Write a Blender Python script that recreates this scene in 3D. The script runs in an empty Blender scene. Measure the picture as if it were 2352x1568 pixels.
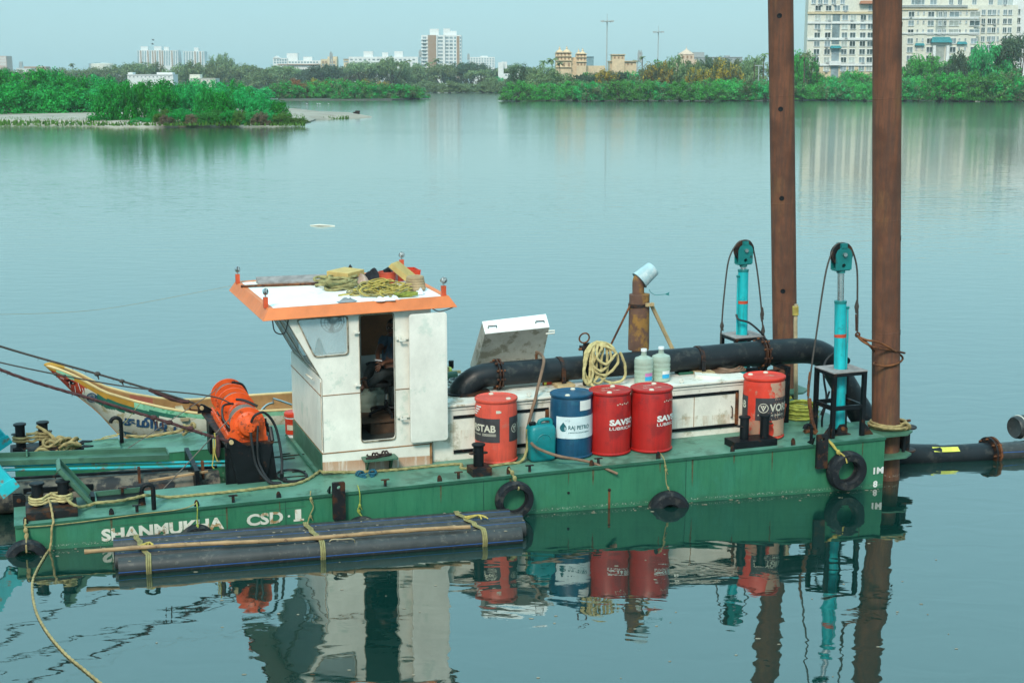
HAZE = 0.0002
import bpy, bmesh, math, random
import numpy as np
from mathutils import Vector, Matrix
random.seed(7)
sc = bpy.context.scene
COL = sc.collection
PI = math.pi
R = math.radians

# ------------------------------------------------------------------ camera
F = 3200.0; CX, CY, YH = 1176.0, 784.0, 184.0       # photograph read at 2352 px width
H = 5.82
PITCH = math.atan((CY - YH) / F)
cam_d = bpy.data.cameras.new('camera'); cam = bpy.data.objects.new('camera', cam_d); COL.objects.link(cam)
cam.location = (0, 0, H); cam.rotation_euler = (PI / 2 - PITCH, 0, 0)
cam_d.sensor_width = 36; cam_d.lens = 36 * F / 2352; cam_d.clip_end = 20000; cam_d.clip_start = .1
sc.camera = cam
sc.render.resolution_x, sc.render.resolution_y = 1024, 682

# ------------------------------------------------------------------ sky, sun, exposure
SUN_EL, SUN_AZ = 42.0, 195.0        # azimuth clockwise from +Y (north); behind the camera, to the left
w_ = bpy.data.worlds.new('World'); sc.world = w_; w_.use_nodes = True
nt = w_.node_tree; nt.nodes.clear()
sky = nt.nodes.new('ShaderNodeTexSky'); sky.sky_type = 'NISHITA'; sky.sun_disc = False
sky.sun_elevation = R(SUN_EL); sky.sun_rotation = R(SUN_AZ)
sky.air_density = 1.3; sky.dust_density = 1.0; sky.ozone_density = 2.0; sky.altitude = 0
veil = nt.nodes.new('ShaderNodeMixRGB'); veil.inputs[0].default_value = .86; veil.inputs[2].default_value = (1.66, 3.28, 3.74, 1)   # thin even cloud over the blue
bg = nt.nodes.new('ShaderNodeBackground'); bg.inputs[1].default_value = .1
wo = nt.nodes.new('ShaderNodeOutputWorld')
# an overcast veil is brighter overhead than at the horizon
wtc = nt.nodes.new('ShaderNodeTexCoord'); wsp = nt.nodes.new('ShaderNodeSeparateXYZ'); wmr = nt.nodes.new('ShaderNodeMapRange'); wmr.inputs[1].default_value = 0; wmr.inputs[2].default_value = 1; wmr.inputs[3].default_value = .98; wmr.inputs[4].default_value = 2.35
wvm = nt.nodes.new('ShaderNodeVectorMath'); wvm.operation = 'SCALE'; wvm.inputs[0].default_value = (1.42, 2.82, 3.24)
nt.links.new(wtc.outputs['Generated'], wsp.inputs[0]); nt.links.new(wsp.outputs[2], wmr.inputs[0]); nt.links.new(wmr.outputs[0], wvm.inputs['Scale']); nt.links.new(wvm.outputs[0], veil.inputs[2])
nt.links.new(sky.outputs[0], veil.inputs[1]); nt.links.new(veil.outputs[0], bg.inputs[0]); nt.links.new(bg.outputs[0], wo.inputs[0])
sd = bpy.data.lights.new('sun', 'SUN'); sun = bpy.data.objects.new('sun', sd); COL.objects.link(sun)
sd.energy = 1.35; sd.angle = R(15); sd.color = (1, .91, .77)
a_, e_ = R(SUN_AZ), R(SUN_EL)
to_sun = Vector((math.sin(a_) * math.cos(e_), math.cos(a_) * math.cos(e_), math.sin(e_)))
sun.rotation_euler = to_sun.to_track_quat('Z', 'Y').to_euler(); sun.location = (0, -20, 40)
vs = sc.view_settings; vs.view_transform = 'Standard'; vs.look = 'None'; vs.gamma = 1; vs.exposure = 1.22
vs.use_curve_mapping = False
cy = sc.cycles; cy.use_denoising = True; cy.max_bounces = 6; cy.diffuse_bounces = 2; cy.glossy_bounces = 3
cy.transmission_bounces = 4; cy.transparent_max_bounces = 8; cy.volume_bounces = 0; cy.caustics_reflective = False; cy.caustics_refractive = False

# ------------------------------------------------------------------ measuring: a pixel of the photograph on a real plane
fw = np.array([0, math.cos(PITCH), -math.sin(PITCH)]); up = np.array([0, math.sin(PITCH), math.cos(PITCH)]); rt = np.array([1., 0, 0])
C0 = np.array([0, 0, H])
def ray(x, y): return fw + rt * (x - CX) / F - up * (y - CY) / F
def onz(x, y, z=0.0):
    d = ray(x, y); return C0 + d * ((z - H) / d[2])
def onpl(x, y, P, n):
    d = ray(x, y); return C0 + d * (np.dot(P - C0, n) / np.dot(d, n))
def atY(x, y, Y):
    d = ray(x, y); return C0 + d * (Y / d[1])
_a = onz(34, 1267.6); _b = onz(2033, 1119)
_h = (_b - _a); _h /= np.linalg.norm(_h); NN = np.array([-_h[1], _h[0], 0])
A0 = onpl(34.2, 1207, _a, NN); _B = onpl(2033.4, 1003.7, _a, NN)
UU = _B - A0; UU /= np.linalg.norm(UU)
VV = NN - .1 * _h; VV /= np.linalg.norm(VV)
WW = np.array([0, 0, 1.])
FR = np.array([UU, VV, WW]).T; FI = np.linalg.inv(FR); ND = np.cross(UU, VV)
ZT = {1: (0, 1300, 2.24), 2: (800, 1000, 1.7418), 3: (1750, 1200, 2.0909), 4: (2700, 900, 1.96), 5: (2800, 1500, 1.8148),
      6: (0, 1800, 2.352), 7: (900, 1750, 1.8092), 8: (1800, 1450, 1.568), 'r': (1200, 1000, 3.92), 'm': (1380, 1230, 2.75),
      'w': (780, 1480, 3.2667), 'b': (0, 1650, 3.136), 'b2': (450, 1500, 5.2267), 'x': (2500, 1000, 3.484), 's': (3500, 1500, 3.1359),
      'q': (3050, 1350, 3.136), 'h': (1750, 1250, 3.36), 'c': (150, 1430, 3.36), 't': (3050, 0, 2.2486), 'l': (0, 0, 2.138), 'mid': (1000, 50, 2.138), 'tem': (2000, 50, 1.96)}
def PX(z, x, y):
    ox, oy, s = ZT[z]; return ((ox + x / s) * .574219, (oy + y / s) * .574219)
def bo(P): return FI @ (np.asarray(P) - A0)
def D(z, x, y, w=0.0): return bo(onpl(*PX(z, x, y), A0 + WW * w, ND))          # on a plane parallel to the deck
def S(z, x, y, v): return bo(onpl(*PX(z, x, y), A0 + VV * v, NN))              # on a plane parallel to the near side
def bw(q): return A0 + FR @ np.asarray(q, float)

# ------------------------------------------------------------------ materials
def srgb(r, g, b):
    f = lambda c: (c / 255 / 12.92) if c / 255 <= .04045 else ((c / 255 + .055) / 1.055) ** 2.4
    return (f(r), f(g), f(b))
MATS = {}
def M(name, col, rough=.6, metal=0.0, var=.18, scale=5.0, wear=None, wear_amt=.0, wear_scale=6.0, wear_stretch=1.0,
      streak=None, streak_amt=0.0, band=None, bump=.0, bump_scale=40.0, rnd=0.0, spec=.5, coat=0.0, grime=.22, scum=None, alpha=1.0, trans=0.0, ior=1.45):
    m = bpy.data.materials.new(name); m.use_nodes = True; n = m.node_tree.nodes; L = m.node_tree.links
    p = n['Principled BSDF']
    p.inputs['Roughness'].default_value = rough; p.inputs['Metallic'].default_value = metal
    p.inputs['Specular IOR Level'].default_value = spec; p.inputs['Coat Weight'].default_value = coat
    p.inputs['Transmission Weight'].default_value = trans; p.inputs['IOR'].default_value = ior; p.inputs['Alpha'].default_value = alpha
    tc = n.new('ShaderNodeTexCoord')
    def noise(sc_, det=5, rough_=.6, stretch=(1, 1, 1), w=0):
        mp = n.new('ShaderNodeMapping'); mp.inputs['Scale'].default_value = stretch; mp.inputs['Location'].default_value = (w * 3.1, w * 1.7, w * 2.3)
        L.new(tc.outputs['Object'], mp.inputs[0])
        t = n.new('ShaderNodeTexNoise'); t.inputs['Scale'].default_value = sc_; t.inputs['Detail'].default_value = det; t.inputs['Roughness'].default_value = rough_
        L.new(mp.outputs[0], t.inputs[0]); return t
    def ramp(src, a, b, inv=False):
        r = n.new('ShaderNodeMapRange'); r.interpolation_type = 'SMOOTHSTEP'
        r.inputs[1].default_value = a; r.inputs[2].default_value = b
        if inv: r.inputs[3].default_value, r.inputs[4].default_value = 1, 0
        L.new(src, r.inputs[0]); return r.outputs[0]
    def mix(fac, c1, c2, mode='MIX'):
        x = n.new('ShaderNodeMixRGB'); x.blend_type = mode
        if isinstance(fac, (int, float)): x.inputs[0].default_value = fac
        else: L.new(fac, x.inputs[0])
        for k, c in ((1, c1), (2, c2)):
            if isinstance(c, tuple): x.inputs[k].default_value = (*c[:3], 1)
            else: L.new(c, x.inputs[k])
        return x.outputs[0]
    def mul(a, b):
        x = n.new('ShaderNodeMath'); x.operation = 'MULTIPLY'
        L.new(a, x.inputs[0])
        if isinstance(b, (int, float)): x.inputs[1].default_value = b
        else: L.new(b, x.inputs[1])
        return x.outputs[0]
    t = noise(scale)
    lo = tuple(c * (1 - var) for c in col); hi = tuple(min(1, c * (1 + var)) for c in col)
    c = mix(ramp(t.outputs[0], .3, .7), lo, hi)
    if rnd:
        oi = n.new('ShaderNodeObjectInfo'); hs = n.new('ShaderNodeHueSaturation'); L.new(c, hs.inputs['Color'])
        L.new(ramp_lin(n, L, oi.outputs['Random'], 1 - rnd, 1 + rnd), hs.inputs['Value'])
        L.new(ramp_lin(n, L, oi.outputs['Random'], .5 - rnd * .06, .5 + rnd * .06), hs.inputs['Hue']); c = hs.outputs[0]
    if wear and wear_amt:
        t2 = noise(wear_scale, 8, .68, (1, 1, wear_stretch), 1)
        k = .72 - wear_amt * .4
        c = mix(ramp(t2.outputs[0], k - .05, k + .06), c, wear)
    if streak and streak_amt:
        t3 = noise(16, 8, .72, (1, 1, .10), 2)
        k = .70 - streak_amt * .35
        mk = ramp(t3.outputs[0], k - .14, k + .16)
        for b in (band or []):            # (z_low, z_high): stains hang below z_high
            pass
        if band:
            sp = n.new('ShaderNodeSeparateXYZ'); L.new(tc.outputs['Object'], sp.inputs[0]); acc = None
            for (z0, z1) in band:
                q = mul(ramp(sp.outputs[2], z0, z1), ramp(sp.outputs[2], z1, z1 + .012, True))
                if acc is None: acc = q
                else:
                    x = n.new('ShaderNodeMath'); x.operation = 'MAXIMUM'; L.new(acc, x.inputs[0]); L.new(q, x.inputs[1]); acc = x.outputs[0]
            mk = mul(mk, acc)
        c = mix(mul(mk, .75), c, streak)
    if grime:
        tg = noise(1.7, 10, .72, (1, 1, .7), 7); gm = n.new('ShaderNodeMapRange'); gm.inputs[1].default_value = .32; gm.inputs[2].default_value = .68; gm.inputs[3].default_value = 1 - grime; gm.inputs[4].default_value = 1 + grime * .25
        L.new(tg.outputs[0], gm.inputs[0]); cb = n.new('ShaderNodeCombineColor'); [L.new(gm.outputs[0], cb.inputs[i]) for i in range(3)]; c = mix(1.0, c, cb.outputs[0], 'MULTIPLY')
    if scum:
        gp = n.new('ShaderNodeNewGeometry'); sp = n.new('ShaderNodeSeparateXYZ'); L.new(gp.outputs['Position'], sp.inputs[0])
        t4 = noise(60, 3, .7, (1, 1, 1), 3)
        ln = mul(mul(ramp(sp.outputs[2], scum[0] - .03, scum[0] - .01), ramp(sp.outputs[2], scum[0], scum[0] + .02, True)), ramp(t4.outputs[0], .56, .64))
        c = mix(ln, c, (.55, .55, .47))
        t5 = noise(7, 4, .6, (1, 1, 1), 5)
        wet = mul(ramp(sp.outputs[2], scum[1] * .3, scum[1], True), ramp(t5.outputs[0], .2, .8))
        c = mix(mul(wet, .55), c, scum[2])
    L.new(c, p.inputs['Base Color'])
    tr = noise(scale * 3, 4, .6, (1, 1, 1), 4); rr = n.new('ShaderNodeMapRange'); rr.inputs[3].default_value = max(.02, rough - .12); rr.inputs[4].default_value = min(1, rough + .15)
    L.new(tr.outputs[0], rr.inputs[0]); L.new(rr.outputs[0], p.inputs['Roughness'])
    if bump:
        tb = noise(bump_scale, 4); b = n.new('ShaderNodeBump'); b.inputs['Strength'].default_value = bump; b.inputs['Distance'].default_value = .01
        L.new(tb.outputs[0], b.inputs['Height']); L.new(b.outputs[0], p.inputs['Normal'])
    MATS[name] = m; return m
def ramp_lin(n, L, src, a, b):
    r = n.new('ShaderNodeMapRange'); r.inputs[3].default_value = a; r.inputs[4].default_value = b; L.new(src, r.inputs[0]); return r.outputs[0]

RUST = (.16, .055, .018); RUSTD = (.07, .028, .014)
M('hull_green', (.034, .180, .092), .45, var=.10, scale=1.1, wear=(.035, .19, .11), wear_amt=.34, wear_scale=1.4, wear_stretch=.5, streak=(.014, .125, .068), streak_amt=.34, scum=(.05, .13, (.02, .06, .035)), bump=.35, bump_scale=1.3)
M('deck_green', (.100, .245, .175), .42, var=.16, scale=1.6, wear=(.05, .14, .095), wear_amt=.42, wear_scale=2.2, bump=.05, bump_scale=60)
M('deck_mid', (.062, .155, .10), .45, var=.2, scale=2, wear=(.04, .11, .07), wear_amt=.4, wear_scale=3)
M('green_dark', (.018, .10, .058), .5, var=.2)
M('black_paint', (.006, .008, .010), .42, var=.3, spec=.22, wear=RUSTD, wear_amt=.22, wear_scale=9)
M('black_worn', (.011, .012, .014), .5, var=.3, spec=.25, wear=RUSTD, wear_amt=.5, wear_scale=8)
M('white_cabin', (.82, .78, .69), .45, var=.05, scale=2, wear=(.62, .66, .57), wear_amt=.30, wear_scale=2.6, streak=(.42, .15, .03), streak_amt=1.0, band=[(-.12, .31)], bump=.25, bump_scale=1.6)
M('white_door', (.84, .80, .72), .45, var=.05, scale=2, wear=(.66, .69, .61), wear_amt=.28, wear_scale=2.6, bump=.03, bump_scale=6)
M('white_roof', (.87, .87, .84), .5, var=.03, grime=.06, wear=(.6, .6, .5), wear_amt=.2, wear_scale=3)
M('white_house', (.78, .74, .65), .5, var=.06, wear=(.50, .46, .36), wear_amt=.36, wear_scale=3.5, streak=(.42, .22, .08), streak_amt=.40, band=[(.0, .12), (.35, .63)])
M('white_top', (.78, .74, .65), .45, var=.07, wear=(.42, .34, .24), wear_amt=.33, wear_scale=3)
M('hatch_grey', (.42, .40, .35), .6, var=.10, wear=(.22, .20, .15), wear_amt=.42, wear_scale=5)
M('orange_fascia', (.72, .19, .05), .5, var=.06)
M('orange_winch', (.76, .095, .014), .42, var=.14, wear=(.14, .03, .012), wear_amt=.30, wear_scale=11)
M('cyan_paint', (.01, .46, .50), .35, var=.10, wear=(.02, .26, .28), wear_amt=.26, wear_scale=7, streak=(.03, .22, .22), streak_amt=.35)
M('cyan_worn', (.01, .44, .50), .45, var=.1, wear=(.20, .16, .11), wear_amt=.36, wear_scale=7)
M('teal_head', (.008, .19, .185), .4, var=.15, wear=(.02, .05, .05), wear_amt=.2)
M('chrome', (.6, .6, .6), .25, 1.0, var=.05)
M('red_band', (.55, .07, .03), .5)
M('pipe_black', (.009, .012, .015), .40, var=.3, scale=3, spec=.35, wear=(.035, .036, .034), wear_amt=.34, wear_scale=7, bump=.06)
M('pipe_hdpe', (.036, .038, .038), .45, var=.2, wear=(.085, .08, .07), wear_amt=.32, wear_scale=14)
M('blue_line', (.02, .12, .42), .5, var=.05)
M('rust', RUST, .85, var=.4, scale=7, wear=(.06, .022, .012), wear_amt=.5, wear_scale=5)
M('rust_spud', (.165, .062, .032), .8, var=.28, scale=2.2, wear=(.20, .088, .038), wear_amt=.34, wear_scale=2.4, wear_stretch=.35, streak=(.075, .04, .03), streak_amt=.55, bump=.05, scum=(.08, .30, (.03, .012, .008)))
M('rust_stack', (.13, .065, .045), .8, var=.2, scale=4, wear=(.30, .15, .035), wear_amt=.5, wear_scale=3.2)
M('ladder_steel', (.15, .128, .095), .7, var=.45, scale=2, wear=(.016, .018, .02), wear_amt=.52, wear_scale=3)
M('tyre', (.011, .014, .018), .65, var=.3, spec=.3, wear=(.05, .048, .045), wear_amt=.4, wear_scale=7, bump=.15, bump_scale=30)
M('rope_tan', (.36, .27, .12), .9, var=.25, scale=14, bump=.4, bump_scale=90)
M('rope_cream', (.52, .43, .20), .9, var=.2, scale=14, bump=.4, bump_scale=90)
M('rope_yellow', (.48, .37, .09), .85, var=.25, scale=12)
M('rope_green', (.30, .34, .06), .85, var=.3, scale=12)
M('rope_olive', (.30, .26, .11), .9, var=.25, scale=14)
M('rope_maroon', (.075, .030, .030), .9, var=.4, scale=20, bump=.5, bump_scale=80)
M('wire', (.055, .045, .038), .7, var=.3, scale=30)
M('wire_grey', (.15, .13, .11), .6, var=.2, scale=30)
M('hose_black', (.012, .013, .015), .5, var=.3)
M('hose_brown', (.20, .115, .07), .6, var=.25)
M('drum_coral', (.70, .085, .05), .45, var=.09, scale=3, wear=(.55, .14, .10), wear_amt=.3, wear_scale=4, streak=(.40, .06, .04), streak_amt=.35, bump=.3, bump_scale=3)
M('drum_red', (.48, .016, .013), .38, var=.10, scale=3, wear=(.30, .014, .014), wear_amt=.34, wear_scale=3, streak=(.24, .012, .012), streak_amt=.4, bump=.3, bump_scale=3)
M('drum_faded', (.66, .042, .020), .5, var=.1, wear=(.44, .24, .16), wear_amt=.38, wear_scale=2.6, bump=.3, bump_scale=3)
M('drum_beige', (.50, .29, .20), .6, var=.12, wear=(.55, .10, .06), wear_amt=.3, wear_scale=5)
M('drum_blue', (.006, .065, .135), .38, var=.15, wear=(.01, .10, .17), wear_amt=.3, wear_scale=3, streak=(.004, .04, .08), streak_amt=.4, bump=.3, bump_scale=3)
M('can_teal', (.004, .20, .215), .42, var=.12, wear=(.06, .12, .10), wear_amt=.25, wear_scale=8)
M('label_dark', (.040, .036, .040), .6, var=.3, wear=(.12, .05, .04), wear_amt=.22, wear_scale=8)
M('label_white', (.66, .76, .78), .6, var=.06, wear=(.25, .35, .4), wear_amt=.22, wear_scale=9)
M('letter_cream', (.62, .57, .46), .6, var=.1, wear=(.3, .2, .12), wear_amt=.2, wear_scale=20)
M('letter_white', (.78, .76, .72), .6, var=.04)
M('letter_hull', (.70, .68, .58), .6, var=.06, wear=(.36, .22, .09), wear_amt=.4, wear_scale=7)
M('letter_teal', (.01, .11, .13), .6)
M('letter_blue', (.02, .075, .17), .6, var=.2, wear=(.45, .45, .38), wear_amt=.22, wear_scale=14)
M('bottle', (.62, .74, .62), .18, var=.05, alpha=.5)
M('bottle_water', (.45, .62, .42), .2, var=.1, alpha=.62)
M('sticker_blue', (.03, .35, .60), .5); M('sticker_pink', (.60, .20, .40), .5); M('sticker_yellow', (.72, .70, .10), .5)
M('steel_pan', (.55, .56, .55), .25, .9, var=.1)
M('glass', (.75, .85, .85), .06, var=.03, alpha=.26)
M('gasket', (.30, .25, .18), .8, var=.4, wear=(.10, .07, .04), wear_amt=.45, wear_scale=12)
M('rust_run', (.085, .085, .040), .8, var=.4, scale=12)
M('rust_line', (.30, .14, .05), .8, var=.4, scale=12)
M('interior', (.45, .45, .42), .7, var=.08)
M('panel_brown', (.16, .065, .025), .5, var=.2, scale=4)
M('dark_floor', (.05, .055, .05), .7)
M('box_wood', (.085, .05, .03), .7, var=.35, scale=6)
M('chair_black', (.010, .011, .013), .45)
M('skin', (.115, .048, .028), .5, var=.12)
M('hair', (.012, .010, .010), .7)
M('shirt', (.045, .075, .105), .85, var=.2, scale=12)
M('trousers', (.018, .026, .028), .9, var=.3, scale=10)
M('phone', (.6, .6, .62), .3)
M('foam', (.58, .40, .145), .9, var=.1, scale=9, bump=.2)
M('sack', (.40, .28, .16), .9, var=.2)
M('cloth_pink', (.42, .30, .24), .9, var=.25); M('cloth_black', (.014, .015, .020), .9, var=.4); M('cloth_white', (.75, .76, .78), .9); M('cloth_grey', (.25, .28, .30), .9, var=.2)
M('red_plastic', (.58, .05, .02), .4); M('red_pot', (.55, .07, .03), .5)
M('plank_grey', (.27, .24, .23), .85, var=.25, scale=9); M('wood_tan', (.50, .36, .19), .8, var=.2, scale=9)
M('bamboo', (.36, .22, .11), .7, var=.25, scale=6, wear=(.16, .09, .05), wear_amt=.3, wear_scale=7)
M('bamboo_pale', (.42, .33, .20), .7, var=.25, scale=6)
M('can_pale', (.40, .55, .58), .4, var=.12, wear=(.6, .66, .66), wear_amt=.4)
M('canoe_white', (.60, .60, .50), .6, var=.08, wear=(.40, .34, .20), wear_amt=.38, wear_scale=5)
M('canoe_ochre', (.42, .22, .025), .6, var=.15, wear=(.16, .09, .03), wear_amt=.25)
M('canoe_mint', (.22, .50, .33), .6, var=.15, wear=(.05, .28, .14), wear_amt=.38, wear_scale=9)
M('canoe_red', (.40, .045, .02), .6, var=.12); M('canoe_green', (.012, .11, .075), .6, var=.15, wear=(.3, .36, .3), wear_amt=.16, wear_scale=12)
M('canoe_inner', (.37, .20, .075), .7, var=.15, wear=(.28, .14, .06), wear_amt=.3); M('canoe_pink', (.40, .12, .075), .7, var=.12)
M('canoe_cream', (.68, .50, .24), .6, var=.1); M('canoe_blue', (.03, .13, .20), .6)
M('lamp_glass', (.45, .5, .5), .15, var=.1, wear=(.05, .05, .05), wear_amt=.5, wear_scale=30)
M('lamp_red', (.60, .09, .03), .5)
M('sandal_brown', (.03, .016, .014), .7); M('sandal_blue', (.01, .10, .15), .7)
M('sand', (.36, .31, .25), .95, var=.15, scale=.15, wear=(.24, .19, .14), wear_amt=.35, wear_scale=.2)
M('soil', (.075, .075, .052), .95, var=.3, scale=.05)
M('driftwood', (.30, .25, .18), .9)
M('white_far', (.76, .76, .74), .8, var=.05, scale=.1); M('white_warm', (.72, .69, .59), .8, var=.05, scale=.1)
M('cream_far', (.66, .53, .34), .8, var=.05, scale=.1); M('temple', (.70, .53, .35), .8, var=.08, scale=.2); M('temple_pink', (.66, .50, .38), .8, var=.08, scale=.2)
M('brown_far', (.36, .23, .15), .8); M('grey_far', (.36, .38, .38), .8); M('bluegrey_far', (.20, .32, .36), .8); M('pink_far', (.55, .38, .30), .8)
M('glass_far', (.06, .085, .085), .25, var=.5, scale=.6, rnd=.6); M('blind_far', (.42, .46, .42), .7, var=.2, scale=.8, rnd=.25); M('grey_pane', (.22, .28, .30), .4, var=.3, scale=.5, rnd=.3)
M('tile_teal', (.03, .22, .24), .7, var=.2, scale=2); M('tile_red', (.36, .14, .07), .7); M('steel_far', (.42, .44, .43), .6)
M('trunk', (.10, .075, .05), .95)
def leafmat(name, col, rnd, hue, col2=None, cut=.5, nsc=2.2):
    m = bpy.data.materials.new(name); m.use_nodes = True; n = m.node_tree.nodes; L = m.node_tree.links; p = n['Principled BSDF']
    p.inputs['Roughness'].default_value = .6; p.inputs['Specular IOR Level'].default_value = .25
    g = n.new('ShaderNodeNewGeometry'); oi = n.new('ShaderNodeObjectInfo')
    hs = n.new('ShaderNodeHueSaturation'); hs.inputs['Color'].default_value = (*col, 1)
    if col2:
        tc = n.new('ShaderNodeTexCoord'); ad = n.new('ShaderNodeVectorMath'); ad.operation = 'ADD'; L.new(tc.outputs['Object'], ad.inputs[0]); L.new(oi.outputs['Random'], ad.inputs[1]); tn = n.new('ShaderNodeTexNoise'); tn.inputs['Scale'].default_value = nsc; tn.inputs['Detail'].default_value = 3; L.new(ad.outputs[0], tn.inputs[0])
        mr_ = n.new('ShaderNodeMapRange'); mr_.inputs[1].default_value = cut - .05; mr_.inputs[2].default_value = cut + .05; L.new(tn.outputs[0], mr_.inputs[0]); mc = n.new('ShaderNodeMixRGB'); L.new(mr_.outputs[0], mc.inputs[0]); mc.inputs[1].default_value = (*col, 1); mc.inputs[2].default_value = (*col2, 1); L.new(mc.outputs[0], hs.inputs['Color'])
    L.new(ramp_lin(n, L, g.outputs['Random Per Island'], .5, 1.5), hs.inputs['Value'])
    hs2 = n.new('ShaderNodeHueSaturation'); L.new(hs.outputs[0], hs2.inputs['Color'])
    L.new(ramp_lin(n, L, oi.outputs['Random'], 1 - rnd, 1 + rnd), hs2.inputs['Value']); L.new(ramp_lin(n, L, oi.outputs['Random'], .5 - hue, .5 + hue), hs2.inputs['Hue'])
    L.new(hs2.outputs[0], p.inputs['Base Color'])
    tl = n.new('ShaderNodeBsdfTranslucent'); L.new(hs2.outputs[0], tl.inputs[0]); mx = n.new('ShaderNodeMixShader'); mx.inputs[0].default_value = .45
    L.new(p.outputs[0], mx.inputs[1]); L.new(tl.outputs[0], mx.inputs[2]); L.new(mx.outputs[0], n['Material Output'].inputs[0])
    MATS[name] = m
leafmat('leaf_vivid', (.022, .350, .058), .3, .02)
leafmat('leaf_green', (.050, .350, .075), .35, .03)
leafmat('leaf_olive', (.200, .260, .110), .3, .03)
leafmat('leaf_dark', (.085, .130, .070), .25, .02)
leafmat('leaf_yellow', (.40, .31, .06), .25, .02)
leafmat('leaf_rust', (.42, .22, .07), .25, .02)
leafmat('grass', (.10, .20, .03), .2, .02)
leafmat('twig', (.22, .17, .10), .3, .02)
leafmat('leaf_mixed', (.170, .215, .095), .25, .02, (.040, .400, .075), .48)
leafmat('leaf_mixed2', (.130, .200, .085), .25, .02, (.080, .400, .060), .44)
leafmat('leaf_blossom', (.130, .165, .080), .2, .01, (.50, .36, .04), .50, 2.8)
leafmat('leaf_shade', (.020, .270, .050), .25, .02, (.030, .400, .060), .46, 1.6)
# ------------------------------------------------------------------ geometry helpers: lists of vertices and faces
class G:
    def __init__(s): s.v = []; s.f = []
    def add(s, vs, fs):
        o = len(s.v); s.v += [tuple(float(c) for c in p) for p in vs]; s.f += [tuple(i + o for i in f) for f in fs]; return s
    def __iadd__(s, g): s.add(g.v, g.f); return s
def box(a, b):
    (x0, y0, z0), (x1, y1, z1) = a, b
    v = [(x0, y0, z0), (x1, y0, z0), (x1, y1, z0), (x0, y1, z0), (x0, y0, z1), (x1, y0, z1), (x1, y1, z1), (x0, y1, z1)]
    return G().add(v, [(0, 3, 2, 1), (4, 5, 6, 7), (0, 1, 5, 4), (1, 2, 6, 5), (2, 3, 7, 6), (3, 0, 4, 7)])
def hexa(pts):       # 8 points: bottom ring, top ring
    return G().add(pts, [(0, 3, 2, 1), (4, 5, 6, 7), (0, 1, 5, 4), (1, 2, 6, 5), (2, 3, 7, 6), (3, 0, 4, 7)])
def prism(poly, ext):
    n = len(poly); e = np.array(ext, float); P = [np.array(p, float) for p in poly]
    v = P + [p + e for p in P]
    f = [tuple(range(n))[::-1], tuple(range(n, 2 * n))] + [(i, (i + 1) % n, n + (i + 1) % n, n + i) for i in range(n)]
    return G().add(v, f)
def frame_of(d):
    d = np.asarray(d, float); d = d / (np.linalg.norm(d) + 1e-12)
    a = np.array([0, 0, 1.]) if abs(d[2]) < .9 else np.array([1., 0, 0])
    x = np.cross(a, d); x /= np.linalg.norm(x); y = np.cross(d, x); return x, y, d
def tube(path, r, n=8, closed=False, caps=True, lobes=0, pitch=.1, amp=.22):
    P = [np.array(p, float) for p in path]; m = len(P); g = G(); rs = r if hasattr(r, '__len__') else [r] * m
    T = []
    for i in range(m):
        a = P[(i - 1) % m] if (closed or i) else P[i]; b = P[(i + 1) % m] if (closed or i < m - 1) else P[i]
        t = b - a; T.append(t / (np.linalg.norm(t) + 1e-9))
    x, y, _ = frame_of(T[0]); v = []; s = 0
    for i in range(m):
        if i:
            x = x - T[i] * np.dot(x, T[i]); x /= (np.linalg.norm(x) + 1e-9); y = np.cross(T[i], x); s += np.linalg.norm(P[i] - P[i - 1])
        for k in range(n):
            a = 2 * PI * k / n; rr = rs[i] * (1 + (amp * math.cos(lobes * (a) - 2 * PI * s / pitch) if lobes else 0))
            v.append(P[i] + x * rr * math.cos(a) + y * rr * math.sin(a))
    f = []
    for i in range(m if closed else m - 1):
        j = (i + 1) % m
        for k in range(n):
            l = (k + 1) % n; f.append((i * n + k, i * n + l, j * n + l, j * n + k))
    if caps and not closed: f += [tuple(range(n))[::-1], tuple(range((m - 1) * n, m * n))]
    return g.add(v, f)
def smooth(pts, k=6, closed=False):                  # Catmull-Rom
    P = [np.array(p, float) for p in pts]; n = len(P); out = []
    rng = range(n if closed else n - 1)
    for i in rng:
        p0 = P[(i - 1) % n] if (closed or i) else P[0]; p1 = P[i]; p2 = P[(i + 1) % n]; p3 = P[(i + 2) % n] if (closed or i < n - 2) else P[-1]
        for j in range(k):
            t = j / k; out.append(.5 * ((2 * p1) + (-p0 + p2) * t + (2 * p0 - 5 * p1 + 4 * p2 - p3) * t * t + (-p0 + 3 * p1 - 3 * p2 + p3) * t ** 3))
    if not closed: out.append(P[-1])
    return out
def resample(P, step):
    P = [np.array(p, float) for p in P]; d = [0]
    for i in range(1, len(P)): d.append(d[-1] + np.linalg.norm(P[i] - P[i - 1]))
    n = max(2, int(d[-1] / step) + 1); A = np.array(P)
    return [np.array([np.interp(t, d, A[:, k]) for k in range(3)]) for t in np.linspace(0, d[-1], n)]
def rope(pts, r, k=6, n=8, step=None, pitch=None):
    P = resample(smooth(pts, k), step or r * 1.3)
    return tube(P, r, n, lobes=3, pitch=pitch or r * 7, amp=.16)
def cyl(p0, p1, r0, r1=None, n=20, caps=True): return tube([p0, p1], [r0, r0 if r1 is None else r1], n, caps=caps)
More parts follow.
